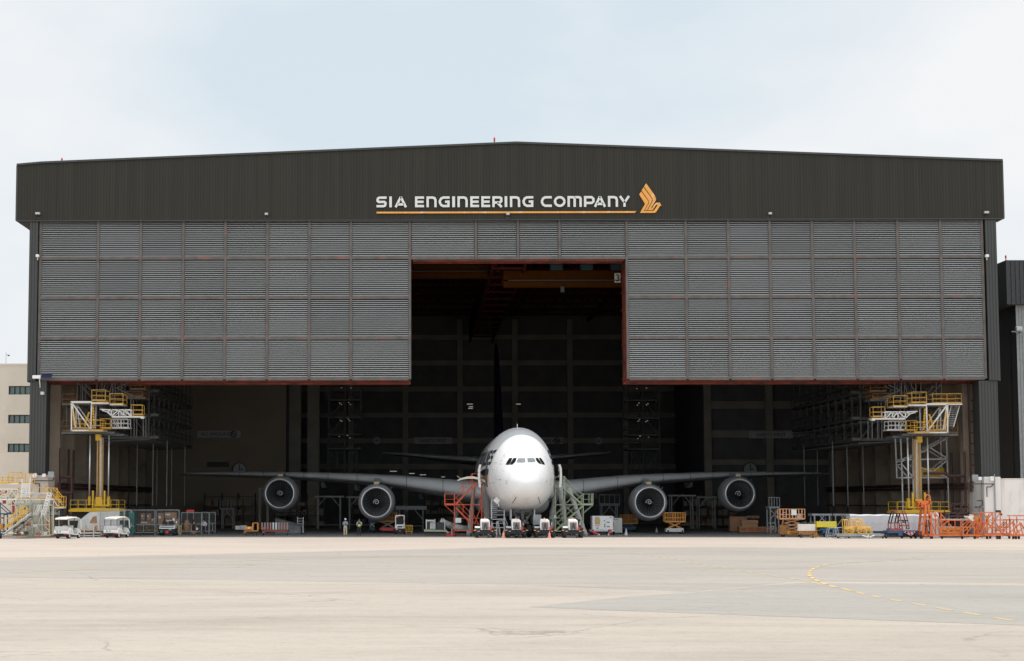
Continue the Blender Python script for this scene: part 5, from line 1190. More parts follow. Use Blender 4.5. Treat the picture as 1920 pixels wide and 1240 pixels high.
m.add([(0,0,a),(a,0,0),(0,0,-a),(-a,0,0),(0,.02,a),(a,.02,0),(0,.02,-a),(-a,.02,0)], [(0,1,2,3),(7,6,5,4),(0,1,5,4),(1,2,6,5),(2,3,7,6),(3,0,4,7)]); m.build('sheet', M['letter'], t, True); m = MB(); m.bar((.1,0,-.25),(.2,0,-.55),.08); m.build('weight', M['letter'], t, True)
# ---- conveyor with rack
T = tr(780, 930, 15.5); YC = 5.0
t = thing('belt_loader', 'pale green trolley with a grey box rack and a long tubular chute', 'loader', (P(*T(560,1000), YC).x, YC, 0))
m = MB(); slab(m, 235, 978, 560, 1040, YC, 1.6, T); slab(m, 560, 985, 900, 1045, YC+.05, 1.5, T); m.build('trolley', M['green'], t)
m = MB(); rods(m, [[(300,700),(300,980)],[(548,700),(548,980)],[(835,700),(835,970)]], YC, .05, T, 1.5); slab(m, 290, 700, 560, 745, YC, 1.5, T); m.build('rack', M['ltgrey'], t)
m = MB(); slab(m, 320, 760, 400, 965, YC+.1, 1.2, T); slab(m, 590, 770, 825, 960, YC+.2, 1.2, T); m.each('dark_bin', M['dark'], t)
m = MB(); slab(m, 410, 770, 460, 965, YC+.1, 1.0, T); slab(m, 470, 720, 530, 960, YC+.15, 1.0, T); m.each('grey_bin', M['ltgrey'], t)
m = MB(); a, b = P(*T(700,740), YC+.7), P(*T(1080,890), YC+.7); c = P(*T(1530,965), YC+.7); m.tube(a, b, .34, 14); m.tube(b, c, .34, 14, .30); m.build('chute', M['fabric'], t, smooth=True)
m = MB(); 
for x in (740, 797): slab(m, x, 640, x+14, 700, YC+.5, .05, T)
a = P(*T(1040,910), YC+.5); m.bar(a, (a.x, a.y, 0), .1); m.build('prop_leg', M['ltgrey'], t)
g = gp(840, 1001); t = thing('red_tow_bar', 'red and white tow bar lying at the foot of the belt loader', 'tow bar', g); m = MB(); m.tube((-.3,0,.12),(.75,0,.16),.11,10); m.build('bar', M['redlight'], t, True); m = MB(); m.tube((-.15,0,.12),(.05,0,.13),.12,10); m.build('white_band', M['letter'], t, True)
# ---- small white electric tug and its yellow barrier
g = gp(750, 1002.2); t = thing('electric_tug', 'small white tug with tall roll cage seen from behind left of the aircraft', 'tug', g)
m = MB(); m.bev(-.55,.52,0,1.2,.62,1.02,.06); m.bev(-.55,.52,0,1.2,.98,1.06,.03); m.build('body', M['white'], t, True)
m = MB()
for s in (-.47, .44): m.bar((s,.05,1.05),(s,.12,1.98),.08); m.bar((s,1.1,1.05),(s,1.0,1.98),.08)
m.bev(-.50,.48,.05,1.1,1.96,2.06,.04); m.build('cab_frame', M['white'], t, True)
m = MB(); m.bev(-.42,.40,.3,.5,1.1,1.9,.05); m.bev(-.4,.38,.5,.9,1.0,1.15,.05); m.build('seat', M['black'], t, True)
m = MB(); m.bev(-.58,.56,-.06,1.25,.22,.62,.06); m.bev(-.28,.25,-.03,.0,.74,.88,.02); m.build('chassis', M['black'], t, True)
m = MB(); m.box(-.1,.1,-.08,-.06,.3,.42); m.bev(.36,.44,-.05,.0,1.3,1.55,.02); m.lathe([(2.06,.06),(2.16,.07),(2.2,.02)], (0,.3,0), 'z', 10); m.build('tail_lamps', M['redlight'], t, True)
m = MB(); m.lathe([(-.02,.01),(-.02,.07)], (.36,-.005,.86), 'y', 14); m.lathe([(-.02,.07),(.0,.07)], (.36,-.005,.86), 'y', 14); m.build('badge', M['green_badge'], t, True)
m = MB(); m.box(-.42,-.15,.04,.06,1.82,1.94); m.build('stencil', M['stripeg'], t, True); m = MB(); m.box(-.46,-.24,-.07,-.06,.5,.58); m.build('number_plate', M['letter'], t, True)
for s in (-.45,.43):
    for y in (.15, 1.0): wheel(t, (s,y,.24), .24, .2, 'dark')
def barrier(px, py, label, matk, n=6, W_=1.1, H_=1.0, rz=0, grp='plastic crowd barriers'):
    t = thing('crowd_barrier', label, 'barrier', gp(px, py), rz, grp); m = MB(); m.bar((-W_/2,0,H_),(W_/2,0,H_),.09); m.bar((-W_/2,0,.22),(W_/2,0,.22),.09)
    for k in range(n+1): x = -W_/2 + W_*k/n; m.bar((x,0,.2),(x,0,H_),.055, .09)
    m.build('barrier_panel', M[matk], t, True)
    m = MB()
    for s in (-1, 1): m.bar((s*W_*.38,-.25,.03),(s*W_*.38,.25,.03),.09,.06); m.bar((s*W_*.38,0,.03),(s*W_*.38,0,.25),.08)
    m.build('foot', M[matk], t, True); return t
barrier(767, 1001, 'yellow plastic barrier leaning beside the small white tug', 'yellow', 5, .75, .9)
# ---- yellow barriers, cartons etc. on the left
barrier(334, 1003.5, 'pale yellow narrow barrier standing right of the low tow tug', 'lemonpale', 4, .62, 1.0)
barrier(277, 998, 'dull yellow barrier behind the wire fence below the cartons', 'yellow', 7, 2.3, .78); barrier(351, 998, 'amber barrier in front of the open wire cage', 'amber', 4, 1.3, .95); barrier(198, 1004, 'pale leaning barrier foot between the two utility carts', 'yellow', 2, .35, .9)
# low tow tug
g = (XX(313, 5, 1000), 5, 0); t = thing('low_tow_tug', 'low black and white tow tug with open seats in front of the wire fence', 'tug', g)
m = MB(); m.bev(-.80,.80,-.02,2.6,.22,.72,.08); m.build('chassis', M['black'], t, True)
m = MB(); m.xprism([(0,.72),(.02,.92),(.3,1.08),(1.2,1.10),(1.25,.72)], -.78, .78); m.build('body', M['white'], t, True)
m = MB(); m.box(-.7,.7,-.012,.0,.80,.88); m.box(-.72,.72,.02,.25,1.03,1.06); m.build('rear_slot', M['dark'], t, True)
m = MB(); m.bev(-.6,-.15,.9,1.3,1.1,1.45,.06); m.bev(.05,.6,.9,1.3,1.1,1.5,.06); m.build('seat', M['black'], t, True)
m = MB(); m.bar((.55,1.0,1.1),(.62,1.0,1.75),.08); m.bev(.42,.62,.95,1.05,1.55,1.8,.04); m.bev(.8,.92,.9,.98,1.25,1.5,.03); m.build('mirror', M['letter'], t, True)
m = MB(); m.bev(-.16,.16,-.07,-.02,.24,.52,.02); m.build('tow_coupling', M['redlight'], t, True)
m = MB(); m.lathe([(-.03,.07),(-.03,.11)], (-.58,0,.45), 'y', 16); m.add([(-.62,-.03,.43),(-.54,-.03,.43),(-.58,-.03,.5)], [(0,1,2)]); m.build('badge', M['green_badge'], t, True); m = MB(); m.box(.2,.45,-.035,-.025,.58,.64); m.build('number_plate', M['letter'], t, True)
for s in (-.7,.7):
    for y in (.4,2.1): wheel(t, (s,y,.3), .3, .24, 'dark')
# ---- wire fence panels
def fence_panel(px0, px1, ptop, Y, label, grp='wire mesh fence panels'):
    a, b = P(px0, ptop, Y), P(px1, ptop, Y); W_ = b.x-a.x; H_ = a.z
    t = thing('fence_panel', label, 'fence', (a.x, Y, 0), 0, grp)
    m = MB()
    for p, q in (((0,0,.25),(0,0,H_)),((W_,0,.25),(W_,0,H_)),((0,0,H_),(W_,0,H_)),((0,0,.28),(W_,0,.28)),((W_*.5,0,.28),(W_*.5,0,1.1)),((0,0,1.1),(W_,0,1.1)),((0,-.3,.03),(0,.3,.03)),((W_,-.3,.03),(W_,.3,.03)),((0,0,0),(0,0,.3)),((W_,0,0),(W_,0,.3))): m.bar(p, q, .075)
    m.build('frame', M['grey'], t, True)
    m = MB(); n = int(W_/.11); k_ = int(H_/.11)
    for k in range(n): x = W_*k/n; m.add([(x,0,.3),(x+.008,0,.3),(x+.008,0,H_),(x,0,H_)], [(0,1,2,3)])
    for k in range(k_): z = .3+(H_-.3)*k/k_; m.add([(0,.004,z),(W_,.004,z),(W_,.004,z+.008),(0,.004,z+.008)], [(0,1,2,3)])
    m.build('wire_mesh', M['grey'], t, True)
YF = -3.0; YG = 8.6
fence_panel(188, 233, 956.5, YF, 'wire fence panel directly behind the second utility cart'); fence_panel(234, 246, 956.5, YF+.4, 'narrow wire fence panel beside the dark green cabinet')
fence_panel(248, 290.5, 956.5, YG, 'wire fence panel in front of the cartons and yellow barrier'); fence_panel(293, 336, 956.5, YG, 'wire fence panel behind the low tow tug')
fence_panel(340, 378, 961.5, YG+4.5, 'wire fence panel behind the woman in black'); fence_panel(379, 392, 961, YG+6, 'narrow wire fence panel just right of the man in the pale shirt'); fence_panel(393, 404, 961, YG+10, 'last and farthest narrow wire fence panel of the row')
def block(name, label, cat, px0, py0, px1, py1, Y, dep, mat, part='body', grp=None, extra=None):
    a, b = P(px0, py0, Y), P(px1, py1, Y); t = thing(name, label, cat, ((a.x+b.x)/2, Y, 0), 0, grp)
    m = MB(); m.bev(a.x, b.x, Y, Y+dep, max(0, b.z), a.z, .03); m.build(part, M[mat], t); return t, a, b
t, a, b = block('green_cabinet', 'tall dark green cabinet standing between the fence panels', 'cabinet', 241, 961, 251.5, 1000.5, YF-.4, 1.2, 'teal', grp='green cabinets'); m = MB(); m.box(a.x+.02, b.x-.02, YF-.415, YF-.405, 1.1, 1.13); m.bar(((a.x+b.x)/2, YF-.43, 1.2), ((a.x+b.x)/2, YF-.43, 1.4), .03); m.build('door_seam', M['ltgrey'], t)
t, a, b = block('green_cabinet', 'wide green cabinet behind the fence and second utility cart', 'cabinet', 194, 962, 235, 1000, YF+1.0, 1.2, 'teal', grp='green cabinets'); m = MB(); m.box(a.x+.3, b.x-.3, YF+.985, YF+.995, 1.25, 1.29); m.build('door_seam', M['ltgrey'], t)
for i, (x0, y0, x1, y1, Y, lb) in enumerate(((264,963,271,976,12.0,'upper small carton on the left stack behind the wire fence'),(275,963.5,282,976,12.0,'upper small carton on the middle stack behind the wire fence'),(263,977,290,985,12.2,'long low carton under the two small carton stacks'),(283,972,291,980,12.0,'small carton at the right end of the long low carton'),(308.5,961,330,972,11.6,'large brown carton on top of the stack behind the low tow tug'),(310,973,334,983,11.6,'large brown carton at the bottom of the stack behind the low tow tug'),(296,962,307,983,11.8,'tall brown carton left of the large carton stack'))):
    z_need = 0; a, b = P(x0, y0, Y), P(x1, y1, Y); t = thing('carton', lb, 'carton', ((a.x+b.x)/2, Y, b.z), 0, 'brown cartons behind the wire fence'); m = MB(); m.bev(a.x, b.x, Y, Y+.8, b.z, a.z, .02); m.build('box', M['card'], t); m = MB(); m.box(a.x+.1, a.x+(b.x-a.x)*.5, Y-.012, Y-.003, b.z+(a.z-b.z)*.5, b.z+(a.z-b.z)*.75); m.build('label_sheet', M['letter'], t)
a, b = P(262, 985, 12.0), P(336, 985, 11.4); t = thing('storage_rack', 'low dark steel rack carrying the cartons behind the wire fence', 'rack', (a.x, 11.4, 0)); m = MB(); m.box(a.x, b.x, 11.4, 13.2, a.z-.12, a.z-.01); m.build('shelf', M['dark'], t); m = MB()
for x in (a.x+.1, (a.x+b.x)/2, b.x-.1):
    for y in (11.5, 13.1): m.box(x-.05, x+.05, y-.05, y+.05, 0, a.z-.12)
m.build('leg', M['dark'], t)
t, a, b = block('parts_bin', 'yellow bin and small crates inside the open wire cage', 'bin', 346, 976, 354, 996, 16.6, .7, 'amber'); m = MB(); m.bev(b.x+.05, b.x+.8, 16.7, 17.3, 0, .6, .03); m.build('small_crate', M['card'], t)
t, a, b = block('red_box', 'red and green boxed sign on top of the far wire fence', 'box', 349, 956, 364, 961, YG+5, .4, 'redlight')
t.location.z = b.z
for c in t.children: c.data.transform(Matrix.Translation((0,0,-b.z)))
m = MB(); m.bar((a.x+.1, YG+5.2, 0), (a.x+.1, YG+5.2, b.z), .06); m.bar((b.x-.1, YG+5.2, 0), (b.x-.1, YG+5.2, b.z), .06); m.build('stand', M['grey'], t)
# grey white sloping panel in a transport frame
Yp = -2.6; t = thing('slanted_panel', 'large pale grey slanted aircraft panel on a low trolley between the utility carts', 'panel', (XX(185, Yp, 980), Yp, 0))
m = MB(); m.prism([(P(x, y, Yp).x, max(.3, P(x, y, Yp).z)) for x, y in ((146,978),(168,960.5),(224,959),(224,995),(200,996),(144,994))], Yp, Yp+.35); m.build('panel_skin', M['ltgrey'], t)
m = MB(); m.prism([(P(x, y, Yp).x, P(x, y, Yp).z) for x, y in ((174,969),(181,968),(182,981),(168,981))], Yp-.03, Yp-.003); m.build('brown_patch', M['card'], t)
m = MB(); slab(m, 142, 998, 190, 1001, Yp-.3, 1.2); slab(m, 142, 1003.5, 190, 1005.5, Yp-.3, 1.2); rods(m, [[(158,981),(158,1008)],[(175.5,981),(175.5,1008)],[(158,981),(162,981)],[(166,990),(163,981)]], Yp-.4, .05); m.v = [(a, b, max(0, c)) for a, b, c in m.v]; m.build('trolley_frame', M['ltgrey'], t)
m = MB(); slab(m, 151, 994.2, 158, 996, Yp-.42, .1); slab(m, 160.5, 994.2, 169, 996, Yp-.42, .1); rods(m, [[(176,990),(182,986)],[(176,994),(182,990)],[(176,998),(182,994)]], Yp-.05, .06); m.build('hazard_stripe', M['amber'], t)
p = P(179.5, 1003, Yp); m = MB(); m.lathe([(-.07,.06),(-.07,.2),(.07,.2),(.07,.06)], (p.x, Yp, .2), 'x', 12, True); m.build('wheel', M['black'], t)
# ================================================================ crowded access stairs at the far left
def stand(name, label, cat, Y, base_px, parts, dep, grp=None):
    t = thing(name, label, cat, (XX(base_px, Y, 1000), Y, 0), 0, grp)
    for pname, matk, fn in parts:
        m = MB(); fn(m); m.v = [(a, b, max(c, 0)) for a, b, c in m.v]; (m.each if m.c else m.build)(pname, M[matk], t)
    return t
T = tr(0, 870, 8.269)
Y1 = -6.0
stand('yellow_dock_stairs', 'white framed dock with yellow guard rails and a steep stair at the far left', 'access platform', Y1, 40, [
 ('deck', 'white', lambda m: (slab(m, -400, 540, 835, 562, Y1, 3.2, T), slab(m, -400, 385, 275, 402, Y1+.6, 2.4, T), slab(m, 110, 300, 290, 318, Y1+1, 1.6, T), slab(m, 330, 430, 480, 445, Y1+.2, 1, T))),
 ('guard_rail', 'yellow', lambda m: (railbox(m, 275, 370, 795, 545, Y1, 3.1, .03, T, 1, 4), railbox(m, -300, 205, 125, 305, Y1+.6, 2.2, .03, T, 1, 4), railbox(m, 135, 135, 290, 300, Y1+1, 1.5, .035, T, 1, 1), railbox(m, 355, 150, 495, 300, Y1+.4, 1.2, .035, T, 1, 0), railbox(m, 835, 508, 985, 675, Y1+.2, 1.3, .035, T, 1, 1), rods(m, [[(820,370),(935,515)],[(820,470),(930,600)],[(660,365),(720,445)]], Y1+.2, .035, T, 1.3, False))),
 ('mid_deck', 'white', lambda m: slab(m, 825, 672, 985, 690, Y1+.2, 1.3, T)),
 ('frame', 'creamwhite', lambda m: rods(m, [[(20,400),(15,1120)],[(120,400),(120,1100)],[(275,385),(275,545)],[(180,560),(185,1100)],[(290,560),(290,1100)],[(830,545),(830,1100)],[(0,450),(110,530)],[(110,450),(0,540)],[(110,545),(180,415),(265,530)],[(185,640),(835,640)],[(190,560),(290,700)],[(830,560),(890,650)],[(-200,400),(-200,1100)],[(-100,400),(-60,540)],[(0,625),(120,625)]], Y1, .036, T, 2.8)),
 ('ladder', 'white', lambda m: [rods(m, [[(335,310+k*32),(470,310+k*32)]], Y1-.1, .05, T) for k in range(7)] + [rods(m, [[(345,230),(325,530)],[(470,215),(455,530)]], Y1-.1, .04, T)]),
 ('stair_flight', 'ltgrey', lambda m: (stairflight(m, P(*T(80,1060), Y1-5), P(*T(470,760), Y1-5), 12, .9), rods(m, [[(70,1075),(470,770)]], Y1-5, .05, T, .9))),
 ('stair_handrail', 'yellow', lambda m: rods(m, [[(60,1010),(90,960),(430,690)],[(100,860),(360,655)],[(80,985),(420,730)],[(150,930),(150,985)],[(270,835),(270,900)],[(330,690),(330,840)]], Y1-5.05, .035, T, 1.0, False)),
 ('red_screen', 'redlight', lambda m: (slab(m, 170, 560, 225, 760, Y1+1.8, .1, T), slab(m, -50, 415, 30, 490, Y1+1.2, .1, T), slab(m, 80, 415, 125, 470, Y1+1.2, .1, T), slab(m, 40, 565, 90, 620, Y1+1.5, .1, T)))], 3)
Y2 = -9.0
def green_stand(dx, lab, Y, grp='pale green stair stands'):
    S_ = lambda x, y: T(x + dx, y)
    stand('green_stair_stand', lab, 'stairs', Y, S_(470, 0)[0], [
     ('platform', 'green', lambda m: slab(m, 240, 612, 480, 645, Y, 1.5, S_)),
     ('frame', 'green', lambda m: (rods(m, [[(250,645),(215,1110)],[(470,645),(480,1110)],[(200,1112),(500,1112)]], Y, .034, S_, 1.4), rods(m, [[(330,650),(380,1100)],[(225,1050),(480,1050)],[(240,800),(475,800)],[(250,660),(470,800)],[(240,980),(475,1100)],[(320,660),(300,960)]], Y, .026, S_))),
     ('stair_flight', 'green', lambda m: stairflight(m, P(*S_(200,1100), Y), P(*S_(500,800), Y), 9, 1.3)),
     ('handrail', 'ltgrey', lambda m: rods(m, [[(270,600),(395,470)],[(440,605),(560,475)],[(240,1075),(480,830)],[(300,610),(300,560)]], Y, .03, S_, 1.3, False))], 2, grp)
green_stand(0, 'pale green stair stand at the front of the crowded left corner', Y2)
green_stand(150, 'pale green stair stand in the middle of the crowded left corner', Y2+2.2)
stand('white_ladder_stand', 'white steep ladder stand leaning over the green stands behind the first utility cart', 'ladder', Y2+.8, 80, [
 ('ladder', 'white', lambda m: (rods(m, [[(640,800),(740,455)],[(690,800),(785,460)],[(520,800),(600,640)],[(560,800),(625,650)]], Y2+.8, .032, T, .7), [rods(m, [[(650+k*12,770-k*40),(700+k*11.5,770-k*40)]], Y2+.8, .03, T) for k in range(8)])),
 ('frame', 'creamgreen', lambda m: (rods(m, [[(530,640),(500,1100)],[(760,640),(765,1100)],[(500,1110),(770,1110)]], Y2+.8, .034, T, 1.5), rods(m, [[(640,640),(660,1100)],[(480,945),(760,945)],[(430,960),(520,1090)],[(560,965),(640,1090)],[(690,960),(765,1040)],[(530,1100),(640,800)],[(560,1050),(760,1050)],[(600,700),(760,900)]], Y2+.8, .03, T))),
 ('top_bar', 'ltgrey', lambda m: rods(m, [[(380,455),(790,452)],[(480,640),(790,640)]], Y2+.9, .05, T, .6))], 2)
stand('brown_stair', 'narrow stair with dark red handrail low among the green stands', 'stairs', Y2-.6, 35, [
 ('handrail', 'maroon', lambda m: rods(m, [[(215,890),(205,1060)],[(215,900),(315,830)],[(215,1010),(480,820)],[(310,825),(470,822)],[(225,870),(225,1000)]], Y2-.6, .03, T, .8, False)),
 ('step', 'dark', lambda m: stairflight(m, P(*T(215,1090), Y2-.6), P(*T(400,930), Y2-.6), 6, .8))], 1)
stand('orange_locker', 'tall orange locker between the green stands and the first utility cart', 'locker', Y2+3.6, 90, [('body', 'amber', lambda m: slab(m, 725, 840, 765, 1100, Y2+3.6, .6, T)), ('door_seam', 'dark', lambda m: slab(m, 742, 860, 745, 1080, Y2+3.57, .02, T))], 1)
for k, (x, y, c, lb) in enumerate(((295,1090,'redframe','red hose reel low at the foot of the front green stand'),(410,1075,'maroon','small red canister among the legs of the green stands'),(440,940,'redframe','orange tool case on a step of the green stands'),(540,960,'ltgrey','grey tool case on a step of the green stands'),(340,910,'black','black tool bag on the stair among the green stands'),(600,1090,'redframe','red and white box at the foot of the white ladder stand'),(705,1085,'ltgrey','pale box beside the first utility cart'))):
    p = P(*T(x, y), Y2-.25); t = thing('tool_case', lb, 'tool case', p, 0, 'loose cases among the stair stands'); m = MB(); m.bev(-.18,.18,-.15,.15,-.13,.13,.04); m.build('case', M[c], t, True); m = MB(); m.pipe([(-.1,-.1,.15),(-.08,-.1,.23),(.08,-.1,.23),(.1,-.1,.15)], .018, 5); m.build('handle', M['dark'], t, True)
stand('blue_trolley', 'blue steel trolley with sloping frame at the left picture edge', 'trolley', -10.5, 0, [
 ('frame', 'blue', lambda m: (rods(m, [[(-60,600),(115,760)],[(-60,770),(160,778)],[(60,790),(60,1060)],[(-50,620),(-50,1080)],[(-80,1060),(90,1040)],[(0,1100),(90,1040)]], -10.5, .04, T, 1.6), slab(m, -80, 765, 160, 785, -10.5, 1.6, T))),
 ('load', 'amber', lambda m: (slab(m, -20, 930, 40, 1020, -10.1, 1, T), slab(m, -20, 830, 20, 850, -10.1, 1, T))),
 ('wheel', 'black', lambda m: m.lathe([(-.08,.1),(-.08,.26),(.08,.26),(.08,.1)], (XX(1, -10.3, 1000), -10.3, .26), 'x', 14, True))], 1)
# grey clutter frames behind the yellow stairs (tank stand)
stand('tank_stand', 'dark stand with pale cylinders right of the white dock', 'rack', -5.0, 108, [
 ('frame', 'dark', lambda m: rods(m, [[(760,660),(950,650)],[(935,650),(935,780)],[(830,670),(745,760)],[(880,740),(930,700)],[(770,650),(770,800)]], -5, .05, T, 1.4)),
 ('cylinders', 'ltgrey', lambda m: [m.tube(P(*T(x, 790), -4.4), P(*T(x, 690), -4.4), .2, 12) for x in (770, 815, 860, 905)]),
 ('leg', 'dark', lambda m: rods(m, [[(770,800),(770,1110)],[(935,780),(935,1110)]], -5, .05, T, 1.4, False))], 1)
# ================================================================ right side equipment
# scissor lifts
def scissor_lift(px, py, Y, s, label, base, rail, matsc, wd=2.4, h0=1.15, ph=.9, deckz=1.75, turn=0, items=False):
    t = thing('scissor_lift', label, 'scissor lift', (XX(px, Y, 990), Y, 0), turn, 'scissor lifts around the aircraft')
    w2 = wd/2
    m = MB(); m.bev(-w2*.9, w2*.85, 0, 1.3, .22, .62, .05); m.build('base', M[base], t, True)
    m = MB()
    n = max(1, int((deckz-.65)/.35)); dz = (deckz-.65)/n
    for k in range(n):
        for yy in (.2, 1.1): m.bar((-w2*.6, yy, .65+k*dz), (w2*.6, yy, .65+(k+1)*dz), .07, .1); m.bar((w2*.6, yy+.08, .65+k*dz), (-w2*.6, yy+.08, .65+(k+1)*dz), .07, .1)
    m.build('scissor_arms', M[matsc], t, True)
    m = MB(); m.bev(-w2, w2, -.02, 1.35, deckz, deckz+.16, .03); m.build('deck', M[rail], t, True)
    m = MB()
    for yy in (0, 1.3):
        for z in (.5, 1.05): m.bar((-w2, yy, deckz+z), (w2, yy, deckz+z), .055)
        n = 8
        for k in range(n+1): x = -w2 + wd*k/n; m.bar((x, yy, deckz+.1), (x, yy, deckz+1.05), .05 if k % 4 else .08)
    for x in (-w2, w2):
        for z in (.5, 1.05): m.bar((x, 0, deckz+z), (x, 1.3, deckz+z), .055)
    m.build('guard_rail', M[rail], t, True)
    for x in (-w2*.7, w2*.7):
        for y in (.12, 1.18): wheel(t, (x, y, .22), .22, .16)
    if items:
        m = MB(); m.box(-.1, .42, -.05, -.035, deckz+.45, deckz+1.0); m.build('white_sheet', M['letter'], t, True)
        m = MB(); m.pipe([(-.75+.22*math.cos(k*.7), .2, deckz+.5+.22*math.sin(k*.7)) for k in range(10)], .04, 5); m.bev(.5, .95, .2, .6, deckz+.16, deckz+.6, .04); m.build('stored_gear', M['ltgrey'], t, True)
        m = MB(); m.bev(-w2*1.05, -w2*.5, -.25, .1, .25, 1.2, .05); m.bar((-w2*.95, -.1, .3), (-w2*.75, -.05, deckz), .14); m.bev(-w2*.2, w2*.5, -.2, .0, .35, .6, .05); m.build('outrigger', M['amberdark'], t, True)
    return t
scissor_lift(1486, 1003, 0, 1, 'orange railed scissor lift loaded with gear at the right hangar mouth', 'amber', 'orangetan', 'batten', 2.5, deckz=1.72, items=True)
scissor_lift(1266, 995, 16, 1, 'pale scissor lift with amber rails beside the inner right engine', 'ltgrey', 'amber', 'amber', 2.2, deckz=1.25)
scissor_lift(1180, 990, 30, 1, 'amber and blue scissor lift behind the grey cabinet', 'blue', 'amber', 'blue', 1.9, deckz=.9)
scissor_lift(698, 996, 26, 1, 'low blue scissor lift under the inner left engine', 'blue', 'blue', 'ltgrey', .8, deckz=1.1)
scissor_lift(727, 996, 22, 1, 'low red scissor lift between the inner left engine and the small tug', 'redlight', 'amber', 'grey', 2.0, deckz=1.2)
# crates
def crate(x0, y0, x1, y1, Y, dep, label, n=5, mat='wood', z0=None, sheet=False):
    a, b = P(x0, y0, Y), P(x1, y1, Y); zb = b.z if z0 is None else z0
    t = thing('wooden_crate', label, 'crate', ((a.x+b.x)/2, Y, zb), 0, 'wooden crates at the right of the hangar')
    m = MB(); m.box(a.x, b.x, Y, Y+dep, zb, a.z); m.build('case', M[mat], t)
    m = MB()
    for k in range(n+1): x = a.x + (b.x-a.x)*k/n; m.box(x-.05, x+.05, Y-.03, Y-.002, zb+.08, a.z-.08)
    m.box(a.x-.03, b.x+.03, Y-.03, Y-.002, zb, zb+.08); m.box(a.x-.03, b.x+.03, Y-.03, Y-.002, a.z-.08, a.z+.01); m.build('battens', M['batten'], t)
    if sheet:
        m = MB(); x = a.x+(b.x-a.x)*.83; m.box(x, x+.36, Y-.045, Y-.035, zb+.3, zb+.72); m.build('shipping_label', M['letter'], t); m = MB(); m.box(x+.1, x+.26, Y-.055, Y-.048, zb+.42, zb+.6); m.build('label_print', M['dark'], t)
    return a, b
Yc = 24.0
a, b = crate(1387, 988, 1457, 998.5, Yc, 1.6, 'long low wooden crate with a white shipping label', 5, z0=0.06, sheet=True)
a2, b2 = crate(1391, 975.5, 1421, 981.5, Yc+.2, 1.2, 'upper light wooden crate stacked on the long crate', 1, 'batten'); crate(1392, 982, 1420, 987.7, Yc+.15, 1.2, 'lower light wooden crate directly on the long crate', 1, 'batten')
crate(1370, 969, 1400, 996, Yc+4, 1.4, 'tall brown crate behind the stack at the left', 3, 'card', z0=.1); crate(1400, 967.5, 1423, 973, Yc+4.2, 1.2, 'dark blue case behind the crate stack', 2, 'navy', z0=1.6)
t, a, b = block('parts_heap', 'low crate of loose parts and rags on the long wooden crate', 'parts crate', 1436, 982, 1457, 987.3, Yc+.2, 1.0, 'dark'); 
zb = b.z
for c in t.children: c.data.vertices.foreach_set('co', [v for p in [(q.co.x, q.co.y, q.co.z if q.co.z > .5 else zb) for q in c.data.vertices] for v in p])
m = MB()
for k in range(7): x = a.x + .15 + k*.15; m.bev(x, x+.12, Yc+.3+.05*(k%2), Yc+.6, a.z, a.z+.08+.1*((k*37)%3)/2, .02)
m.build('loose_parts', M['ltgrey'], t)
# yellow box trailer
Yy = -2.2
t = thing('yellow_box_trailer', 'low trailer with a long yellow lidded box on a blue frame', 'trailer', (XX(1551, Yy, 990), Yy, 0))
m = MB(); a, b = P(1531.5, 978, Yy), P(1569, 989, Yy); m.bev(a.x, b.x, Yy, Yy+1.2, b.z, a.z, .03); m.build('box', M['lemon2'] if 'lemon2' in M else M['lemon'], t)
m = MB(); m.box(a.x+.15, b.x-.15, Yy-.02, Yy-.004, a.z-.14, a.z-.11); m.box(a.x+.6, a.x+.9, Yy-.03, Yy-.004, a.z-.16, a.z-.04); m.build('lid_seam', M['ltgrey'], t)
m = MB(); slab(m, 1538, 991, 1574, 994, Yy, 1.2); slab(m, 1543, 994, 1552, 1000, Yy, 1.2); slab(m, 1560, 994, 1570, 998, Yy, 1.2); m.build('frame', M['blue'], t)
for px in (1547, 1566): p = P(px, 1001, Yy); m = MB(); m.lathe([(-.08,.08),(-.08,.22),(.08,.22),(.08,.08)], (p.x, Yy+.3, .22), 'x', 12, True); m.build('wheel', M['black'], t)
# yellow posts beside scissor lift
T = tr(1440, 930, 10.667)
for k, x in enumerate((890, 945, 1000)):
    p = P(*T(x-25, 780), -4.2); t = thing('jack_post', ('slim yellow jack post next to the white tool box', 'middle slim yellow jack post left of the yellow box', 'slim yellow jack post touching the yellow box trailer')[k], 'jack', (p.x, -4.2, 0), 0, 'slim yellow jack posts')
    m = MB(); m.tube((0,0,.1),(0,0,.95),.035); m.tube((0,0,.5),(0,0,1.2),.022); m.build('column', M['yellow'], t, True); m = MB(); m.bar((-.25,0,.06),(.25,0,.06),.07); m.bar((0,-.25,.06),(0,.25,.06),.07); m.bar((-.2,0,.1),(0,0,.5),.03); m.bar((.2,0,.1),(0,0,.5),.03); m.build('foot', M['yellow'], t, True)
p = P(*T(775, 640), -5.2); t = thing('tool_trolley', 'cream tool box on a yellow wheeled trolley in front of the orange scissor lift', 'trolley', (p.x, -5.2, 0)); zt = p.z
m = MB(); m.bev(-.8,.85,0,.7,zt-.3,zt+.35,.03); m.build('tool_box', M['canvas'], t, True); m = MB(); m.bev(-.75,.8,.05,.65,.3,zt-.3,.04); m.bar((.5,-.1,.15),(.9,-.3,.5),.12); m.build('trolley_base', M['amberdark'], t, True)
m = MB()
for k in range(9): x = -.7+k*.17; m.bev(x, x+.2, .1+.1*(k%3), .45, zt+.33, zt+.42+.06*((k*5)%4), .04)
m.build('rags', M['dark'], t, True)
for x in (-.55,.6): wheel(t, (x,.1,.2), .2, .14, 'dark')
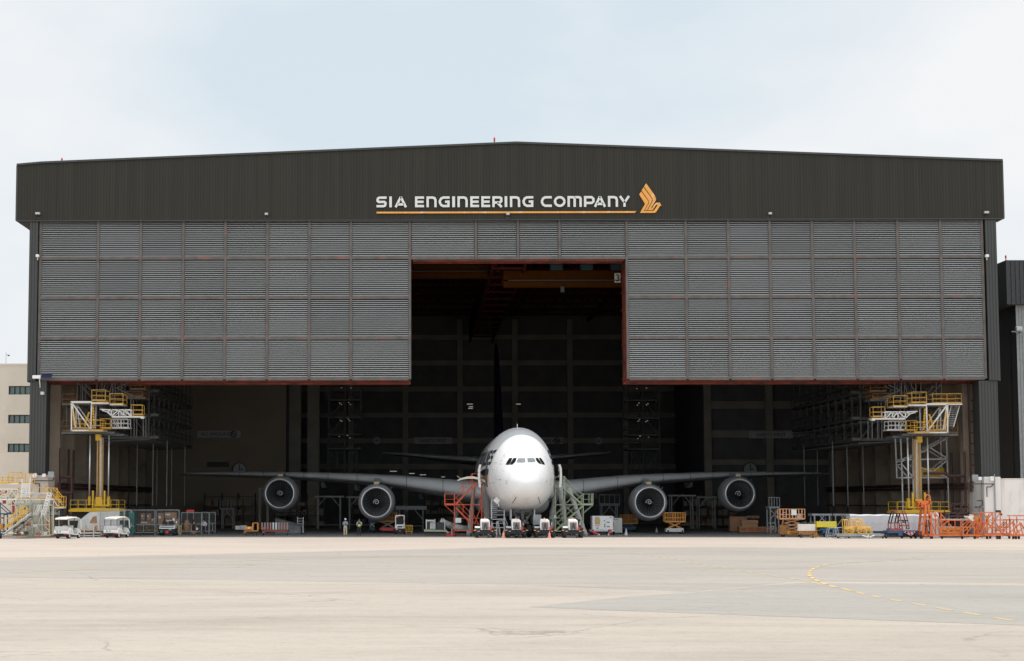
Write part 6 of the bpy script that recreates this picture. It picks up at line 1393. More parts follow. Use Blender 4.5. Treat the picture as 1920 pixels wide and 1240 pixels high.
# grey trestles
for k, x in enumerate((1310, 1450)):
    p = P(*T(x, 800), -7.2); t = thing('steel_trestle', ('left grey tubular trestle in front of the yellow box trailer', 'right grey tubular trestle beside the yellow seat frames')[k], 'trestle', (p.x, -7.2, 0), 0, 'grey tubular trestles'); m = MB()
    for y in (0, .8):
        m.pipe([(-.62,y,0),(-.38,y,1.0+.02*k),(.38,y,1.0+.02*k),(.62,y,0)], .04); m.bar((-.56,y,.25),(.56,y,.25),.05)
    for x_ in (-.38,.38): m.bar((x_,0,1.0),(x_,.8,1.0),.05)
    m.build('tube_frame', M['bluegrey'], t, True)
    m = MB(); m.bar((-.56,0,.25),(-.56,.8,.25),.05); m.bar((.56,0,.25),(.56,.8,.25),.05); m.build('stretcher', M['bluegrey'], t, True)
# yellow tubular cradles on a flat trolley
Yk = -8.2; T = tr(1600, 930, 10.667)
t = thing('flat_trolley', 'low grey flat trolley with a pink towing fork under the yellow cradles', 'trolley', (XX(1620, Yk, 1000), Yk, 0))
m = MB(); slab(m, -330, 760, 620, 795, Yk, 2.0, T); slab(m, -330, 795, 600, 812, Yk, .1, T); m.build('flat_bed', M['grey'], t)
m = MB(); rods(m, [[(180,790),(320,830)],[(420,785),(320,830)],[(290,780),(320,830)]], Yk-.3, .05, T); m.build('tow_fork', M['white'], t)
for x in (-300, -80, 330, 600): p = P(*T(x, 820), Yk); m = MB(); m.lathe([(-.06,.05),(-.06,.16),(.06,.16),(.06,.05)], (p.x, Yk+.2, .16), 'x', 12, True); m.build('wheel', M['black'], t)
for k, (x0, lb) in enumerate(((-150, 'yellow tubular cradle at the left end of the flat trolley'), (-20, 'second yellow tubular cradle from the left on the flat trolley'), (120, 'yellow tubular cradle right of the middle of the flat trolley'), (240, 'yellow tubular cradle leaning at the right end of the flat trolley'))):
    yk = Yk+.15+.35*(k % 2); p = P(*T(x0+60, 755), yk); t = thing('tubular_cradle', lb, 'cradle', p, 0, 'yellow tubular cradles on the flat trolley')
    h0 = [1.32, 1.42, 1.15, 1.38][k]; sl = [.0, .05, -.08, -.22][k]
    m = MB()
    for y in (0, .9):
        m.pipe([(-.38,y,0.02),(-.36+sl,y,.62),(.42+sl*.8,y,.60),(.40,y,.02),(-.38,y,.02)], .045); m.pipe([(-.36+sl,y,.6),(-.42+sl*2,y,h0),(-.08+sl*2,y,h0),(.02+sl,y,.6)], .04)
    for a_, b_ in (((-.38,0,.02),(-.38,.9,.02)),((.4,0,.02),(.4,.9,.02)),((-.36+sl,0,.62),(-.36+sl,.9,.62)),((.42+sl*.8,0,.6),(.42+sl*.8,.9,.6)),((-.42+sl*2,0,h0),(-.42+sl*2,.9,h0))): m.tube(a_, b_, .04)
    m.build('tube_frame', M['cradle'] if 'cradle' in M else M['yellow'], t, True)
    m = MB(); m.bev(-.34+sl,.38+sl*.8,-.05,.95,.42,.58,.03); m.bar((-.3,-.05,.1),(.35,-.05,.45),.06); m.bar((.35,-.05,.1),(-.3,-.05,.45),.06); m.build('tray', M['yellow'], t, True)
# white tarp covered box
Yt = -3.6; a, b = P(1594, 964.8, Yt), P(1752, 996, Yt)
t = thing('covered_load', 'long load under a white wrinkled tarpaulin behind the carts', 'covered load', ((a.x+b.x)/2, Yt, 0))
m = MB(); n = 40; rr = []
for k in range(n+1):
    x = a.x + (b.x-a.x)*k/n; w_ = .02*math.sin(k*1.9)+.015*math.sin(k*4.3); tz = a.z + .02*math.sin(k*.9)
    rr.append([(x, Yt+w_, b.z), (x+.04, Yt-.03+w_*.6, (b.z+tz)/2), (x, Yt+.02, tz-.12), (x, Yt+.15, tz), (x, Yt+2.0, tz-.02), (x, Yt+2.2, b.z)])
m.loft(rr); m.build('tarpaulin', M['tarp'], t)
m = MB(); m.box(a.x+.2, b.x-.2, Yt+.2, Yt+2.0, .25, b.z); m.build('trailer_bed', M['blue'], t)
m = MB(); 
for k in range(4): x = a.x+1+(b.x-a.x-2)*k/3; m.lathe([(-.1,.1),(-.1,.28),(.1,.28),(.1,.1)], (x, Yt+.4, .28), 'x', 12, True)
m.each('wheel', M['black'], t)
# red framed blue cart
Yr = -8.6
t = thing('frame_cart', 'blue cart carrying a tilted red and black tubular frame in front of the tarpaulin', 'cart', (XX(1690, Yr, 1000), Yr, 0))
m = MB(); slab(m, 690, 695, 1310, 745, Yr, 1.8, T); slab(m, 900, 735, 990, 795, Yr-.05, .1, T); slab(m, 1245, 735, 1310, 795, Yr-.05, .1, T); slab(m, 700, 640, 730, 700, Yr, .1, T); m.build('bed', M['bluedeep'] if 'bluedeep' in M else M['blue'], t)
m = MB(); slab(m, 680, 745, 1300, 800, Yr+.2, 1.4, T); m.build('underframe', M['black'], t)
m = MB(); slab(m, 720, 655, 1000, 695, Yr+.1, 1.2, T); rods(m, [[(750,655),(750,545),(880,545),(885,655)],[(975,660),(980,592),(1110,592),(1115,660)],[(810,305),(1020,305),(1045,345),(920,345)],[(920,345),(975,600)],[(1045,345),(1112,600)]], Yr+.2, .045, T, 1.0); m.build('red_frame', M['redframe'] if 'redframe' in M else M['redsteel'], t)
m = MB(); rods(m, [[(752,540),(815,310)],[(882,540),(925,350)],[(970,490),(1090,495)],[(1045,495),(1045,530)]], Yr+.2, .05, T, 1.0); m.build('black_bar', M['black'], t)
m = MB(); rods(m, [[(1030,720),(1150,780)],[(1225,720),(1150,780)],[(1125,720),(1150,790)],[(1040,735),(1215,735)]], Yr-.4, .07, T); m.build('tow_fork', M['pink'] if 'pink' in M else M['conepale'], t)
for x in (670, 990, 1170, 1260): p = P(*T(x, 820), Yr); m = MB(); m.lathe([(-.07,.06),(-.07,.2),(.07,.2),(.07,.06)], (p.x, Yr+.3, .2), 'x', 12, True); m.build('wheel', M['black'], t)
# orange engine hoist
Yh = -9.5
t = thing('engine_hoist', 'tall bright orange A-frame hoist with a cantilever head and ring', 'hoist', (XX(1740, Yh, 1000), Yh, 0))
m = MB(); rods(m, [[(1390,790),(1450,200)],[(1570,790),(1500,200)],[(1390,790),(1590,790)],[(1440,420),(1530,420)],[(1420,560),(1560,560)]], Yh, .10, T, 1.6); m.build('a_frame', M['orange'], t)
m = MB(); rods(m, [[(1300,120),(1530,120)],[(1325,150),(1480,165)],[(1310,200),(1450,215)],[(1320,120),(1330,215)],[(1530,90),(1530,150)],[(1460,170),(1500,240)]], Yh+.3, .10, T, .9); m.build('hoist_head', M['orange'], t)
c = P(*T(1490, 60), Yh+.7); m = MB(); m.pipe([(c.x+.24*math.cos(k*math.pi/8), Yh+.7, c.z+.40*math.sin(k*math.pi/8)) for k in range(17)], .06, 6); m.build('lifting_ring', M['orange'], t)
m = MB(); rods(m, [[(1470,480),(1440,700)],[(1500,480),(1530,700)],[(1430,600),(1540,600)]], Yh-.1, .04, T); m.build('tie_rods', M['maroon'], t)
m = MB(); slab(m, 1310, 710, 1400, 790, Yh+.1, 1.4, T); m.build('counter_box', M['redsteel'], t)
for x in (1370, 1575): p = P(*T(x, 830), Yh); m = MB(); m.lathe([(-.09,.08),(-.09,.25),(.09,.25),(.09,.08)], (p.x, Yh+.2, .25), 'x', 14, True); m.build('wheel', M['black'], t)
# long orange frames
T = tr(1760, 930, 12.0)
def oframe(name_lab, Y, segs, thick, dep, bpx, wheels, extra=None, matk='orange'):
    t = thing('orange_engine_stand', name_lab, 'engine stand', (XX(bpx, Y, 1000), Y, 0), 0, 'orange tubular engine stands')
    m = MB(); rods(m, [s for s in segs if len(s) and s[0][1] > 820 and s[-1][1] > 820], Y, thick*1.2, T, dep); m.build('base_beam', M[matk], t)
    m = MB(); rods(m, [s for s in segs if not (s[0][1] > 820 and s[-1][1] > 820)], Y, thick*.72, T, dep, False); m.build('tube_frame', M[matk], t)
    for x in wheels: p = P(*T(x, 950), Y); m = MB(); m.lathe([(-.07,.06),(-.07,.18),(.07,.18),(.07,.06)], (p.x, Y+.15, .18), 'x', 12, True); m.build('wheel', M['black'], t)
    return t
oframe('orange tubular engine stand just right of the tall hoist', -10.2, [[(-190,890),(540,885)],[(50,360),(60,890)],[(-130,350),(70,880)],[(65,420),(350,760),(400,880)],[(-150,360),(50,360)],[(-150,360),(-190,890)],[(60,690),(185,580)],[(330,750),(330,880)],[(225,560),(225,830)],[(500,560),(505,850)],[(0,548),(740,552)],[(90,720),(260,830)]], .055, 2.0, 1775, (85, 540))
oframe('orange tubular engine stand with a beige cradle bracket on top', -10.6, [[(545,890),(1220,890)],[(555,700),(560,890)],[(800,690),(800,890)],[(555,705),(800,705)],[(580,790),(945,420)],[(620,850),(850,570)],[(945,420),(950,670)],[(800,560),(940,660)]], .055, 2.2, 1815, (820, 1100))
m = MB(); Yb = -10.7; m.prism([(P(*T(x, y), Yb).x, P(*T(x, y), Yb).z) for x, y in ((650,470),(665,455),(690,490),(740,500),(765,455),(770,420),(790,440),(790,470),(770,520),(800,540),(770,575),(680,510))], Yb, Yb+1.2); m.build('cradle_bracket', M['canvas'], bpy.data.objects['orange_engine_stand.001'])
oframe('orange tubular engine stand with crossed braces before the pale wall', -11.0, [[(1030,880),(1420,885)],[(930,375),(1385,375)],[(1145,390),(960,850)],[(1180,390),(1385,800)],[(1380,390),(1030,880)],[(1385,400),(1390,885)],[(1075,450),(1085,850)],[(1090,560),(1380,700)],[(1075,450),(1140,450)]], .055, 2.4, 1860, (1330, 1385))
oframe('low orange tubular engine stand under the pale wall', -8.6, [[(1150,860),(1640,860)],[(1195,720),(1195,870)],[(1195,715),(1620,715)],[(1400,740),(1600,860)],[(1400,800),(1600,600)],[(1420,830),(1680,570)],[(1100,450),(1100,860)],[(1100,548),(1640,545)],[(1610,530),(1610,860)]], .05, 2.0, 1880, (1170, 1600))
oframe('orange tubular engine stand at the right picture edge', -10.8, [[(1600,890),(2300,890)],[(1640,540),(2300,545)],[(1690,550),(1690,880)],[(1755,470),(1760,600)],[(1850,600),(1990,880)],[(1700,890),(1990,640)],[(1820,590),(1900,890)],[(1760,560),(1760,880)],[(1700,450),(2300,450)],[(2100,450),(2100,890)],[(1990,640),(2250,880)]], .06, 2.2, 1910, (1690, 1750, 1815))
m = MB(); p = P(*T(1352, 350), -10.9); m.bev(p.x-.2, p.x+.2, -11.0, -10.5, p.z-.12, p.z+.12, .05); p = P(*T(1380, 400), -10.9); m.bar(p+Vector((-.15,0,.25)), p+Vector((.15,0,-.15)), .16); m.build('clamp', M['black'], bpy.data.objects['orange_engine_stand.002'])
# dark red gantry platform and yellow posts behind
Yd = -4.5
t = thing('maroon_platform', 'dark red steel platform with a handrail behind the orange stands', 'platform', (XX(1800, Yd, 1000), Yd, 0))
m = MB(); slab(m, 160, 375, 690, 400, Yd, 2.5, T); slab(m, 200, 440, 690, 470, Yd, 2.5, T); rods(m, [[(160,400),(160,900)],[(420,400),(420,900)],[(680,400),(680,900)]], Yd, .07, T, 2.4); m.build('deck', M['maroon'], t)
m = MB(); rods(m, [[(270,180),(670,180)],[(330,290),(670,290)],[(670,180),(680,375)],[(500,180),(500,375)],[(275,180),(275,375)]], Yd, .035, T, 2.3); m.build('handrail', M['maroon'], t)
m = MB(); slab(m, 285, 205, 340, 240, Yd+.4, .4, T); slab(m, 285, 320, 395, 350, Yd+.4, .5, T); slab(m, 290, 275, 330, 300, Yd+.4, .4, T); m.each('motor_unit', M['black'], t)
for k in range(9): m = MB(); slab(m, 170+k*55, 570, 200+k*55, 690, Yd+.8, .6, T); m.build('drum', M['maroon'] if k % 2 else M['dark'], t)
t = thing('white_shelf', 'pale low shelf with yellow side boards behind the orange stands', 'shelf', (XX(1790, Yd-1.2, 1000), Yd-1.2, 0))
m = MB(); slab(m, 0, 520, 690, 545, Yd-1.2, .8, T); slab(m, 0, 690, 560, 712, Yd-1.2, .8, T); m.each('shelf_board', M['ltgrey'], t); m = MB(); slab(m, 0, 715, 520, 780, Yd-1.25, .05, T); slab(m, 0, 800, 520, 850, Yd-1.25, .05, T); m.each('yellow_board', M['amber'], t)
m = MB(); rods(m, [[(10,520),(10,930)],[(540,520),(540,930)]], Yd-1.2, .05, T, .7); m.v = [(a, b, max(0, c)) for a, b, c in m.v]; m.build('leg', M['grey'], t)
t = thing('yellow_post', 'thick yellow and orange guard post beside the right pier', 'post', (XX(1831, -7, 1000), -7, 0)); m = MB(); slab(m, 845, 560, 905, 860, -7.05, .5, T); m.v = [(a, b, 0 if c < .8 else c) for a, b, c in m.v]; m.build('post', M['orange'], t); m = MB(); slab(m, 790, 455, 915, 560, -7.05, .5, T); slab(m, 905, 560, 920, 870, -7.05, .5, T); m.build('cap', M['amber'], t)
t = thing('fire_extinguisher', 'red fire extinguisher at the foot of the right pier', 'fire extinguisher', (XX(1842, -5, 1000), -5, 0)); m = MB(); m.tube((0,0,.8),(0,0,1.5),.13,12); m.tube((0,0,1.5),(0,0,1.65),.05); m.build('cylinder', M['redlight'], t, True); m = MB(); m.bar((0,.1,0),(0,.1,1.7),.06); m.box(-.15,.15,.0,.1,.7,.8); m.build('stand', M['dark'], t, True)
t = thing('wall_bracket', 'dark cable bracket with a hanging loop on the right pier', 'bracket', P(1838, 945, -.5)); m = MB(); m.pipe([(-.3,0,.3),(.2,0,.35),(.25,0,-.1),(-.1,0,-.3),(-.5,0,-.35)], .06); m.bev(-.55,-.3,-.1,.1,-.4,-.25,.03); m.build('arm', M['dark'], t, True); m = MB(); m.pipe([(.2*math.cos(k*.5)+.05, -.02, -.6+.25*math.sin(k*.5)) for k in range(14)], .025); m.bar((.2,0,.3),(.2,0,2.6),.03); m.build('cable_loop', M['black'], t, True)
p = P(1753.5, 967, -6.5); t = thing('white_drum', 'white drum with a dark round hole behind the orange hoist', 'drum', (p.x, -6.5, 0)); m = MB(); m.lathe([(0,.1),(0,.36),(.7,.36)], (0,0,p.z), 'y', 18); m.build('drum_body', M['white'], t, True); m = MB(); m.lathe([(.02,.01),(.02,.12)], (0,-.03,p.z), 'y', 12); m.build('hole', M['black'], t, True); m = MB(); m.box(-.3,.3,.1,.6,0,p.z-.3); m.build('cradle', M['ltgrey'], t, True)
# stencil on the pale wall
tp = P(1882, 987, WY-.02); text('BUS', .55, (tp.x-.55, WY-.03, tp.z), M['grey'], bpy.data.objects['perimeter_wall'], 'stencil')
# ================================================================ dim equipment inside
def work_stand(px0, px1, ptop, Y, label, mat='grey', th=.2, braces=True, rail=False, dep=2.2):
    a, b = P(px0, ptop, Y), P(px1, ptop, Y)
    t = thing('work_stand', label, 'work stand', ((a.x+b.x)/2, Y, 0), 0, 'steel work stands inside the hangar')
    m = MB(); m.box(a.x, b.x, Y, Y+dep, a.z-th, a.z); m.build('deck', M[mat], t)
    W_ = b.x-a.x
    for k in (.12, .88):
        for y in (Y+.1, Y+dep-.1):
            m = MB(); x = a.x+W_*k; m.bar((x, y, 0), (x, y, a.z-th), .13); m.build('leg', M[mat], t)
    m = MB()
    for k, s in ((.12, 1), (.88, -1)):
        x = a.x+W_*k; m.bar((x, Y+.1, a.z-th-1.2), (x+s*1.0, Y+.1, a.z-th), .09)
    m.bar((a.x+W_*.12, Y+dep-.1, .5), (a.x+W_*.88, Y+dep-.1, .5), .08); m.build('brace', M[mat], t)
    if rail:
        m = MB(); m.bar((a.x, Y, a.z+1), (b.x, Y, a.z+1), .06)
        for k in range(5): x = a.x+W_*k/4; m.bar((x, Y, a.z), (x, Y, a.z+1), .06)
        m.build('guard_rail', M[mat], t)
work_stand(589, 644, 930, 50, 'grey work stand between the two left engines'); work_stand(649, 700, 931, 52, 'grey work stand left of the inner left engine'); work_stand(742, 800, 949, 40, 'long low work stand right of the inner left engine', th=.45)
work_stand(484, 503, 915, 50, 'narrow tall work stand left of the outer left engine'); work_stand(1253, 1305, 928, 50, 'grey work stand between the two right engines'); work_stand(1306, 1345, 931, 54, 'dim work stand left of the outer right engine')
work_stand(1124, 1162, 944, 34, 'work stand with a guard rail above the generator trailer', th=.3, rail=True); work_stand(413, 440, 953, 50, 'small work stand with rail under the left wing tip', rail=True); work_stand(1442, 1462, 950, 20, 'small grey stand behind the orange scissor lift', rail=True)
work_stand(505, 570, 960, 56, 'low dark work stand under the outer left engine', 'dark'); work_stand(1523, 1560, 963.5, 7, 'low grey work stand behind the yellow box trailer', 'grey'); work_stand(1562, 1600, 963.5, 8, 'low grey work stand behind the yellow cradles', 'grey')
# step ladder
Yl = 22; a, b = P(557.5, 970, Yl), P(568, 994, Yl); t = thing('step_ladder', 'small grey step ladder right of the outer left engine', 'ladder', ((a.x+b.x)/2, Yl, 0)); m = MB()
for x in (a.x, b.x): m.bar((x, Yl, 0), (x, Yl+.5, a.z), .09); m.bar((x, Yl+1.2, 0), (x, Yl+.6, a.z), .06)
m.build('rails', M['ltgrey'], t); m = MB()
for k in range(6): z = a.z*(k+.6)/6; m.box(a.x, b.x, Yl+.5*z/a.z, Yl+.5*z/a.z+.2, z-.05, z)
m.build('treads', M['ltgrey'], t)
# yellow trolley + red white barrier + pallets
Yq = 6; T = tr(440, 940, 12.0)
t = thing('yellow_trolley', 'small amber trolley with a push handle near the left cone', 'trolley', (XX(470, Yq, 1000), Yq, 0)); m = MB(); slab(m, 225, 570, 410, 640, Yq, 1.0, T); m.build('tray', M['amber'], t); m = MB(); rods(m, [[(405,495),(405,660)],[(515,490),(515,670)],[(405,495),(515,490)],[(250,670),(515,670)]], Yq, .04, T, .9); m.build('push_handle', M['amber'], t)
m = MB(); slab(m, 295, 590, 345, 622, Yq-.05, .03, T); m.build('label_plate', M['letter'], t)
for x in (240, 500): p = P(*T(x, 690), Yq); m = MB(); m.lathe([(-.05,.05),(-.05,.14),(.05,.14),(.05,.05)], (p.x, Yq+.2, .14), 'x', 12, True); m.build('wheel', M['black'], t)
t = thing('slatted_cart', 'red based cart with a row of upright pale slats left of the step ladder', 'cart', (XX(516, Yq+1, 1000), Yq+1, 0)); m = MB(); slab(m, 620, 640, 1200, 690, Yq+1, 1.4, T); m.build('base', M['redsteel'], t)
for k in range(10): m = MB(); x = 600+k*63; slab(m, x, 480, x+34, 645, Yq+1, .12, T); m.build('slat', M[('ltgrey', 'pinkgrey')[(k*3) % 2]], t) if False else m.build('slat', M['ltgrey'] if k in (4, 5) else M['redgrey'], t)
for x in (640, 1190): p = P(*T(x, 700), Yq+1); m = MB(); m.lathe([(-.05,.05),(-.05,.14),(.05,.14),(.05,.05)], (p.x, Yq+1.2, .14), 'x', 12, True); m.build('wheel', M['black'], t)
t = thing('grey_crates', 'pair of low grey plastic crates left of the amber trolley', 'crate', (XX(451, Yq+1, 1000), Yq+1, 0)); m = MB(); slab(m, 15, 555, 120, 640, Yq+1, 1, T); slab(m, 125, 545, 265, 640, Yq+1.1, 1, T); m.v = [(a, b, 0 if c < .5 else c) for a, b, c in m.v]; m.each('crate_body', M['grey'], t)
t = thing('grey_cowl', 'dark grey engine cowl half lying on the floor under the outer left engine', 'engine cowl', (XX(535, 14, 1000), 14, 0)); m = MB(); rr = []
for k in range(9): a_ = math.pi*k/8; p, q = P(900/12+440, 975, 14), P(1480/12+440, 981, 14); r1, r2 = 1.05, .55; rr.append([(p.x, 14+1.2-1.2*math.cos(a_), r1*math.sin(a_)*1.6+.1), (q.x, 14+1.0-1.0*math.cos(a_), r2*math.sin(a_)*1.7+.1)])
m.loft(rr, False, False); m.build('cowl_skin', M['midgrey'], t); m = MB(); m.box(p.x, q.x, 14, 16.2, .02, .1); m.build('cradle', M['dark'], t)
for px, lb in ((705, 'dark storage shelf behind the inner left engine'), (840, 'dark storage shelf behind the red stairs'), (1330, 'dark storage shelf behind the outer right engine'), (560, 'dark storage shelf under the left wing'), (430, 'dark storage shelf under the left wing tip')):
    Ys = YT-8 if 560 < px < 1300 else YB-6; c = XX(px, Ys, 980); t = thing('storage_shelf', lb, 'shelf', (c, Ys, 0), 0, 'dark storage shelves along the rear walls'); m = MB()
    for z in (.3, 1.6, 2.9, 4.2): m.box(c-3.4, c+3.4, Ys, Ys+1.2, z-.08, z)
    for x in (-3.4, -1.1, 1.1, 3.4): m.box(c+x-.06, c+x+.06, Ys, Ys+1.2, 0, 4.6)
    m.build('shelf_frame', M['dark'], t); m = MB(); rnd = random.Random(px)
    for z in (.3, 1.6, 2.9):
        x = c-3.3
        while x < c+2.8: w_ = rnd.uniform(.4,1.1); m.box(x, x+w_, Ys+.1, Ys+1.0, z, z+rnd.uniform(.4,1.0)); x += w_+rnd.uniform(.05,.4)
    m.each('stored_box', M['cream'], t)
t = thing('brown_door', 'wide brown folding door low on the rear wall between the right engines', 'door', (XX(1304, YB-1.2, 980), YB-1.2, 0)); a, b = P(1288, 956, YB-1.2), P(1325, 956, YB-1.2); m = MB(); m.box(a.x, b.x, YB-1.2, YB-1.0, 0, a.z); m.build('door_leaf', M['wood'], t); m = MB()
for k in range(6): x = a.x+(b.x-a.x)*k/5; m.box(x-.04, x+.04, YB-1.24, YB-1.2, 0, a.z)
m.build('door_seams', M['dark'], t)
for x0, y0, x1, y1, lb in ((388,866.5,429,876,'dark louvred opening on the cream wall above the left wing'),(389,886,429,893.5,'dark louvred opening on the cream wall below the left wing')):
    a, b = P(x0, y0, YB-.1), P(x1, y1, YB-.1); t = thing('wall_vent', lb, 'vent', ((a.x+b.x)/2, YB-.1, b.z)); m = MB(); m.box(a.x, b.x, YB-.1, YB-.02, b.z, a.z); m.build('vent_frame', M['dark'], t); m = MB()
    for k in range(4): z = b.z+(a.z-b.z)*(k+.3)/4; m.box(a.x+.1, b.x-.1, YB-.16, YB-.1, z, z+.05)
    m.build('vent_blades', M['black'], t)
# ================================================================ people
def person(loc, rz, label, Hh, arms, top, bottom, legs='trousers', hat=None, extra=None, skirt=False):
    t = thing('person', label, 'person', loc, rz, None); s = Hh/1.75
    J = {'pel':(0,0,.95),'wst':(0,.0,1.10),'chs':(0,.01,1.30),'nck':(0,.01,1.47),'hd0':(0,-.01,1.56),'hd1':(0,-.02,1.66),'hd2':(0,-.01,1.735)}
    rad = {'pel':(.15,.11),'wst':(.135,.10),'chs':(.165,.11),'nck':(.055,.055),'hd0':(.065,.075),'hd1':(.078,.095),'hd2':(.05,.06)}
    E = [('pel','wst'),('wst','chs'),('chs','nck'),('nck','hd0'),('hd0','hd1'),('hd1','hd2')]
    for k, sg_ in (('l',-1),('r',1)):
        J['hip'+k] = (sg_*.095,0,.90); J['kne'+k] = (sg_*.105,-.015,.50); J['ank'+k] = (sg_*.11,.02,.09); J['toe'+k] = (sg_*.13,-.14,.035)
        rad['hip'+k] = (.092,.095); rad['kne'+k] = (.058,.06); rad['ank'+k] = (.04,.045); rad['toe'+k] = (.042,.03)
        E += [('pel','hip'+k),('hip'+k,'kne'+k),('kne'+k,'ank'+k),('ank'+k,'toe'+k)]
        J['sho'+k] = (sg_*.185,.01,1.40); rad['sho'+k] = (.058,.06)
        el, wr, hn = arms[k]; J['elb'+k] = el; J['wri'+k] = wr; J['han'+k] = hn; rad['elb'+k] = (.043,.043); rad['wri'+k] = (.029,.029); rad['han'+k] = (.036,.02)
        E += [('chs','sho'+k),('sho'+k,'elb'+k),('elb'+k,'wri'+k),('wri'+k,'han'+k)]
        d = (Vector(hn)-Vector(wr)).normalized(); sd_ = d.cross(Vector((0,1,.2))).normalized()
        for f in range(5):
            n1, n2 = 'f%s%d' % (k, f), 'g%s%d' % (k, f); off = (f-1.5)*.017 if f < 4 else -.04*sg_
            b0 = Vector(hn)+d*(.02 if f < 4 else -.02)+sd_*off; J[n1] = tuple(b0+d*.03); J[n2] = tuple(b0+d*(.058+.008*(f in (1, 2)))+Vector((0,-.014,0))); rad[n1] = (.009,.009); rad[n2] = (.007,.007); E += [('han'+k, n1), (n1, n2)]
    def skin(names, grow, name, mat, parent, lv=1):
        idx = {n: i for i, n in enumerate(names)}; me = bpy.data.meshes.new(name); me.from_pydata([tuple(Vector(J[n])*s) for n in names], [(idx[a], idx[b]) for a, b in E if a in idx and b in idx], [])
        o = bpy.data.objects.new(name, me); COL.objects.link(o); md = o.modifiers.new('s', 'SKIN'); md.use_smooth_shade = True
        for n in names:
            v = me.skin_vertices[0].data[idx[n]]; r_ = rad[n]; v.radius = ((r_[0]+grow)*s, (r_[1]+grow)*s); v.use_root = (n == names[0])
        sb = o.modifiers.new('d', 'SUBSURF'); sb.levels = lv; sb.render_levels = lv
        dg = bpy.context.evaluated_depsgraph_get(); m2 = bpy.data.meshes.new_from_object(o.evaluated_get(dg)); bpy.data.objects.remove(o)
        m2.materials.clear(); m2.materials.append(mat); o2 = bpy.data.objects.new(name, m2); COL.objects.link(o2); o2.parent = parent; return o2
    body = skin(list(J), 0, 'body', M['skin'], t, 2)
    tops = ['pel','wst','chs','shol','elbl','shor','elbr']
    if top[1] == 'long': tops += ['wril','wrir']
    skin(tops, .022, 'shirt', M[top[0]], t)
    if skirt:
        m = MB(); rr = []
        for z, rx, ry in ((1.08,.15,.12),(.95,.19,.15),(.75,.21,.17),(.52,.215,.18)): rr.append([(rx*math.cos(2*math.pi*i/16)*s, ry*math.sin(2*math.pi*i/16)*s, z*s) for i in range(16)])
        m.loft(rr); m.build('skirt', M[bottom], t, True, True)
        skin(['ankl','toel'], .012, 'shoe', M['black'], t); skin(['ankr','toer'], .012, 'shoe', M['black'], t)
    else:
        skin(['pel','hipl','knel','ankl','hipr','kner','ankr'], .02, 'trousers', M[bottom], t)
        skin(['ankl','toel'], .016, 'shoe', M['black'], t); skin(['ankr','toer'], .016, 'shoe', M['black'], t)
    hc = Vector(J['hd1'])*s
    m = MB(); prof = [(.115,.012),(.11,.05),(.085,.085),(.04,.104),(-.01,.106)]
    m.lathe([(a*s, b*s) for a, b in prof], (hc.x, hc.y+.012*s, hc.z+.01*s), 'z', 16)
    if hat: m.lathe([(-.01*s,.106*s),(-.02*s,.135*s)], (hc.x, hc.y+.0*s, hc.z+.01*s), 'z', 16); m.build('hard_hat', M[hat], t, True, True)
    else:
        if skirt: m.lathe([(.02*s,.104*s),(-.1*s,.11*s),(-.2*s,.085*s)], (hc.x, hc.y+.04*s, hc.z), 'z', 16)
        m.build('hair', M['hair'], t, True, True)
    m = MB()   # face: eyes, nose, mouth, ears
    for sx_ in (-1, 1): m.bev((hc.x+sx_*.03*s)-.010*s, (hc.x+sx_*.03*s)+.010*s, hc.y-.098*s, hc.y-.084*s, hc.z-.012*s, hc.z+.002*s, .002)
    m.bev(hc.x-.022*s, hc.x+.022*s, hc.y-.094*s, hc.y-.08*s, hc.z-.070*s, hc.z-.062*s, .002); m.build('eyes_and_mouth', M['hair'], body, True)
    m = MB(); m.loft([[(hc.x-.006*s, hc.y-.088*s, hc.z), (hc.x+.006*s, hc.y-.088*s, hc.z), (hc.x, hc.y-.095*s, hc.z)], [(hc.x-.015*s, hc.y-.085*s, hc.z-.042*s), (hc.x+.015*s, hc.y-.085*s, hc.z-.042*s), (hc.x, hc.y-.115*s, hc.z-.038*s)]])
    for sx_ in (-1, 1): m.bev(hc.x+sx_*.078*s-.008*s, hc.x+sx_*.078*s+.008*s, hc.y-.015*s, hc.y+.02*s, hc.z-.04*s, hc.z+.018*s, .004)
    m.build('nose_and_ears', M['skin'], body, True)
    return t, J, s, skin
fwd = {'l': ((-.25,-.02,1.12),(-.12,-.26,1.18),(-.06,-.31,1.20)), 'r': ((.25,-.02,1.12),(.10,-.26,1.20),(.05,-.31,1.21))}
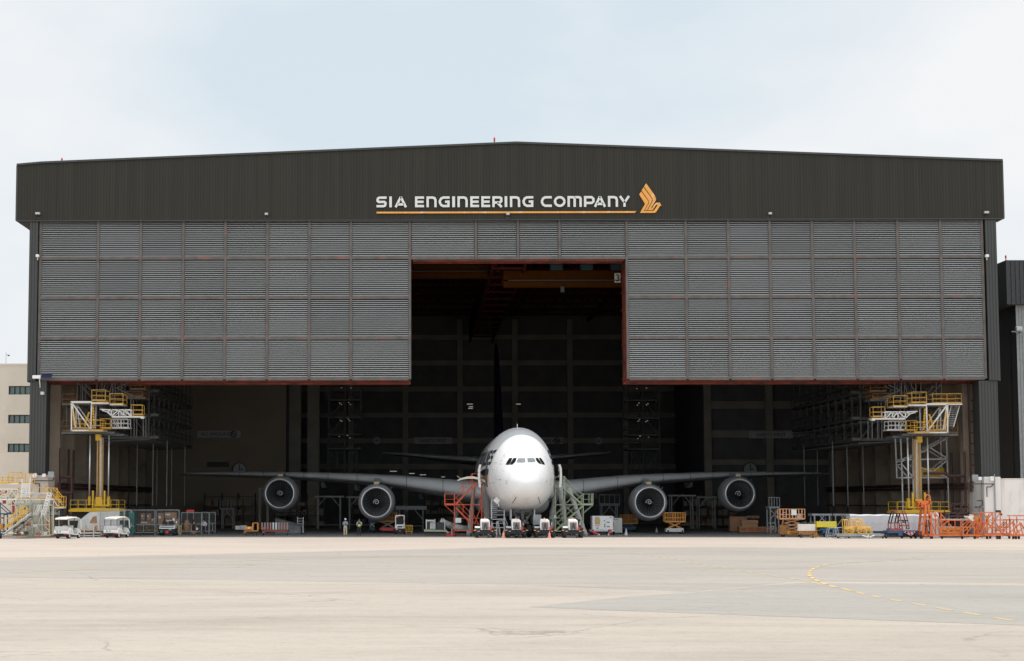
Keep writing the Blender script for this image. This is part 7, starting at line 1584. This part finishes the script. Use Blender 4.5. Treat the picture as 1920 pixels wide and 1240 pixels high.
hips = {'l': ((-.30,.05,1.16),(-.26,.02,.95),(-.24,-.02,.88)), 'r': ((.30,.05,1.16),(.26,.02,.95),(.24,-.02,.88))}
behind = {'l': ((-.28,.12,1.15),(-.12,.18,.98),(-.06,.19,.95)), 'r': ((.28,.12,1.15),(.12,.18,.98),(.06,.19,.95))}
chin = {'l': ((-.24,-.05,1.12),(-.10,-.20,1.36),(-.06,-.16,1.45)), 'r': ((.25,.0,1.12),(.22,-.10,.90),(.22,-.13,.82))}
t, J, s, sk = person(gp(647.5, 1006.2), 4, 'person in a white cap, blue polo shirt and khaki trousers looking at a phone', 1.80, fwd, ('shirtblue','short'), 'khaki', hat='letter')
m = MB(); c = (Vector(J['hanl'])+Vector(J['hanr']))/2*s; m.bev(c.x-.04, c.x+.04, c.y-.055, c.y-.04, c.z-.02, c.z+.11, .008); m.build('phone', M['black'], t, True)
m = MB(); m.bev(-.12,-.02,-.16,-.14,.98,1.10,.01); m.build('pass_card', M['letter'], t, True)
t, J, s, sk = person(gp(673.5, 1006.0), 0, 'person in a yellow-green safety vest with hands clasped behind the back', 1.76, behind, ('shirtlight','short'), 'trousers')

def vest(sk, t): o = sk(['pel','wst','chs'], .036, 'safety_vest', M['hiviz'], t); return o
vest(sk, t); m = MB(); m.bev(-.14,.14,-.17,-.13,1.25,1.42,.02); m.build('vest_yoke', M['navy'], t, True)
t, J, s, sk = person((XX(363.5, 9, 990), 9, 0), 25, 'person in a black dress holding one hand to the chin and a pale bag', 1.62, chin, ('blackcloth','short'), 'blackcloth', skirt=True)
m = MB(); c = Vector(J['hanr'])*s; m.bev(c.x-.02, c.x+.22, c.y-.06, c.y+.06, c.z-.22, c.z-.02, .03); m.pipe([(c.x+.02,c.y,c.z-.03),(c.x+.05,c.y,c.z+.03),(c.x+.15,c.y,c.z+.03),(c.x+.18,c.y,c.z-.03)], .01, 5); m.build('handbag', M['letter'], t, True)
person((XX(382, 10, 990), 10, 0), -20, 'person in a pale lilac shirt and dark trousers facing the woman in black', 1.66, hips, ('shirtwhite','long'), 'trousers')
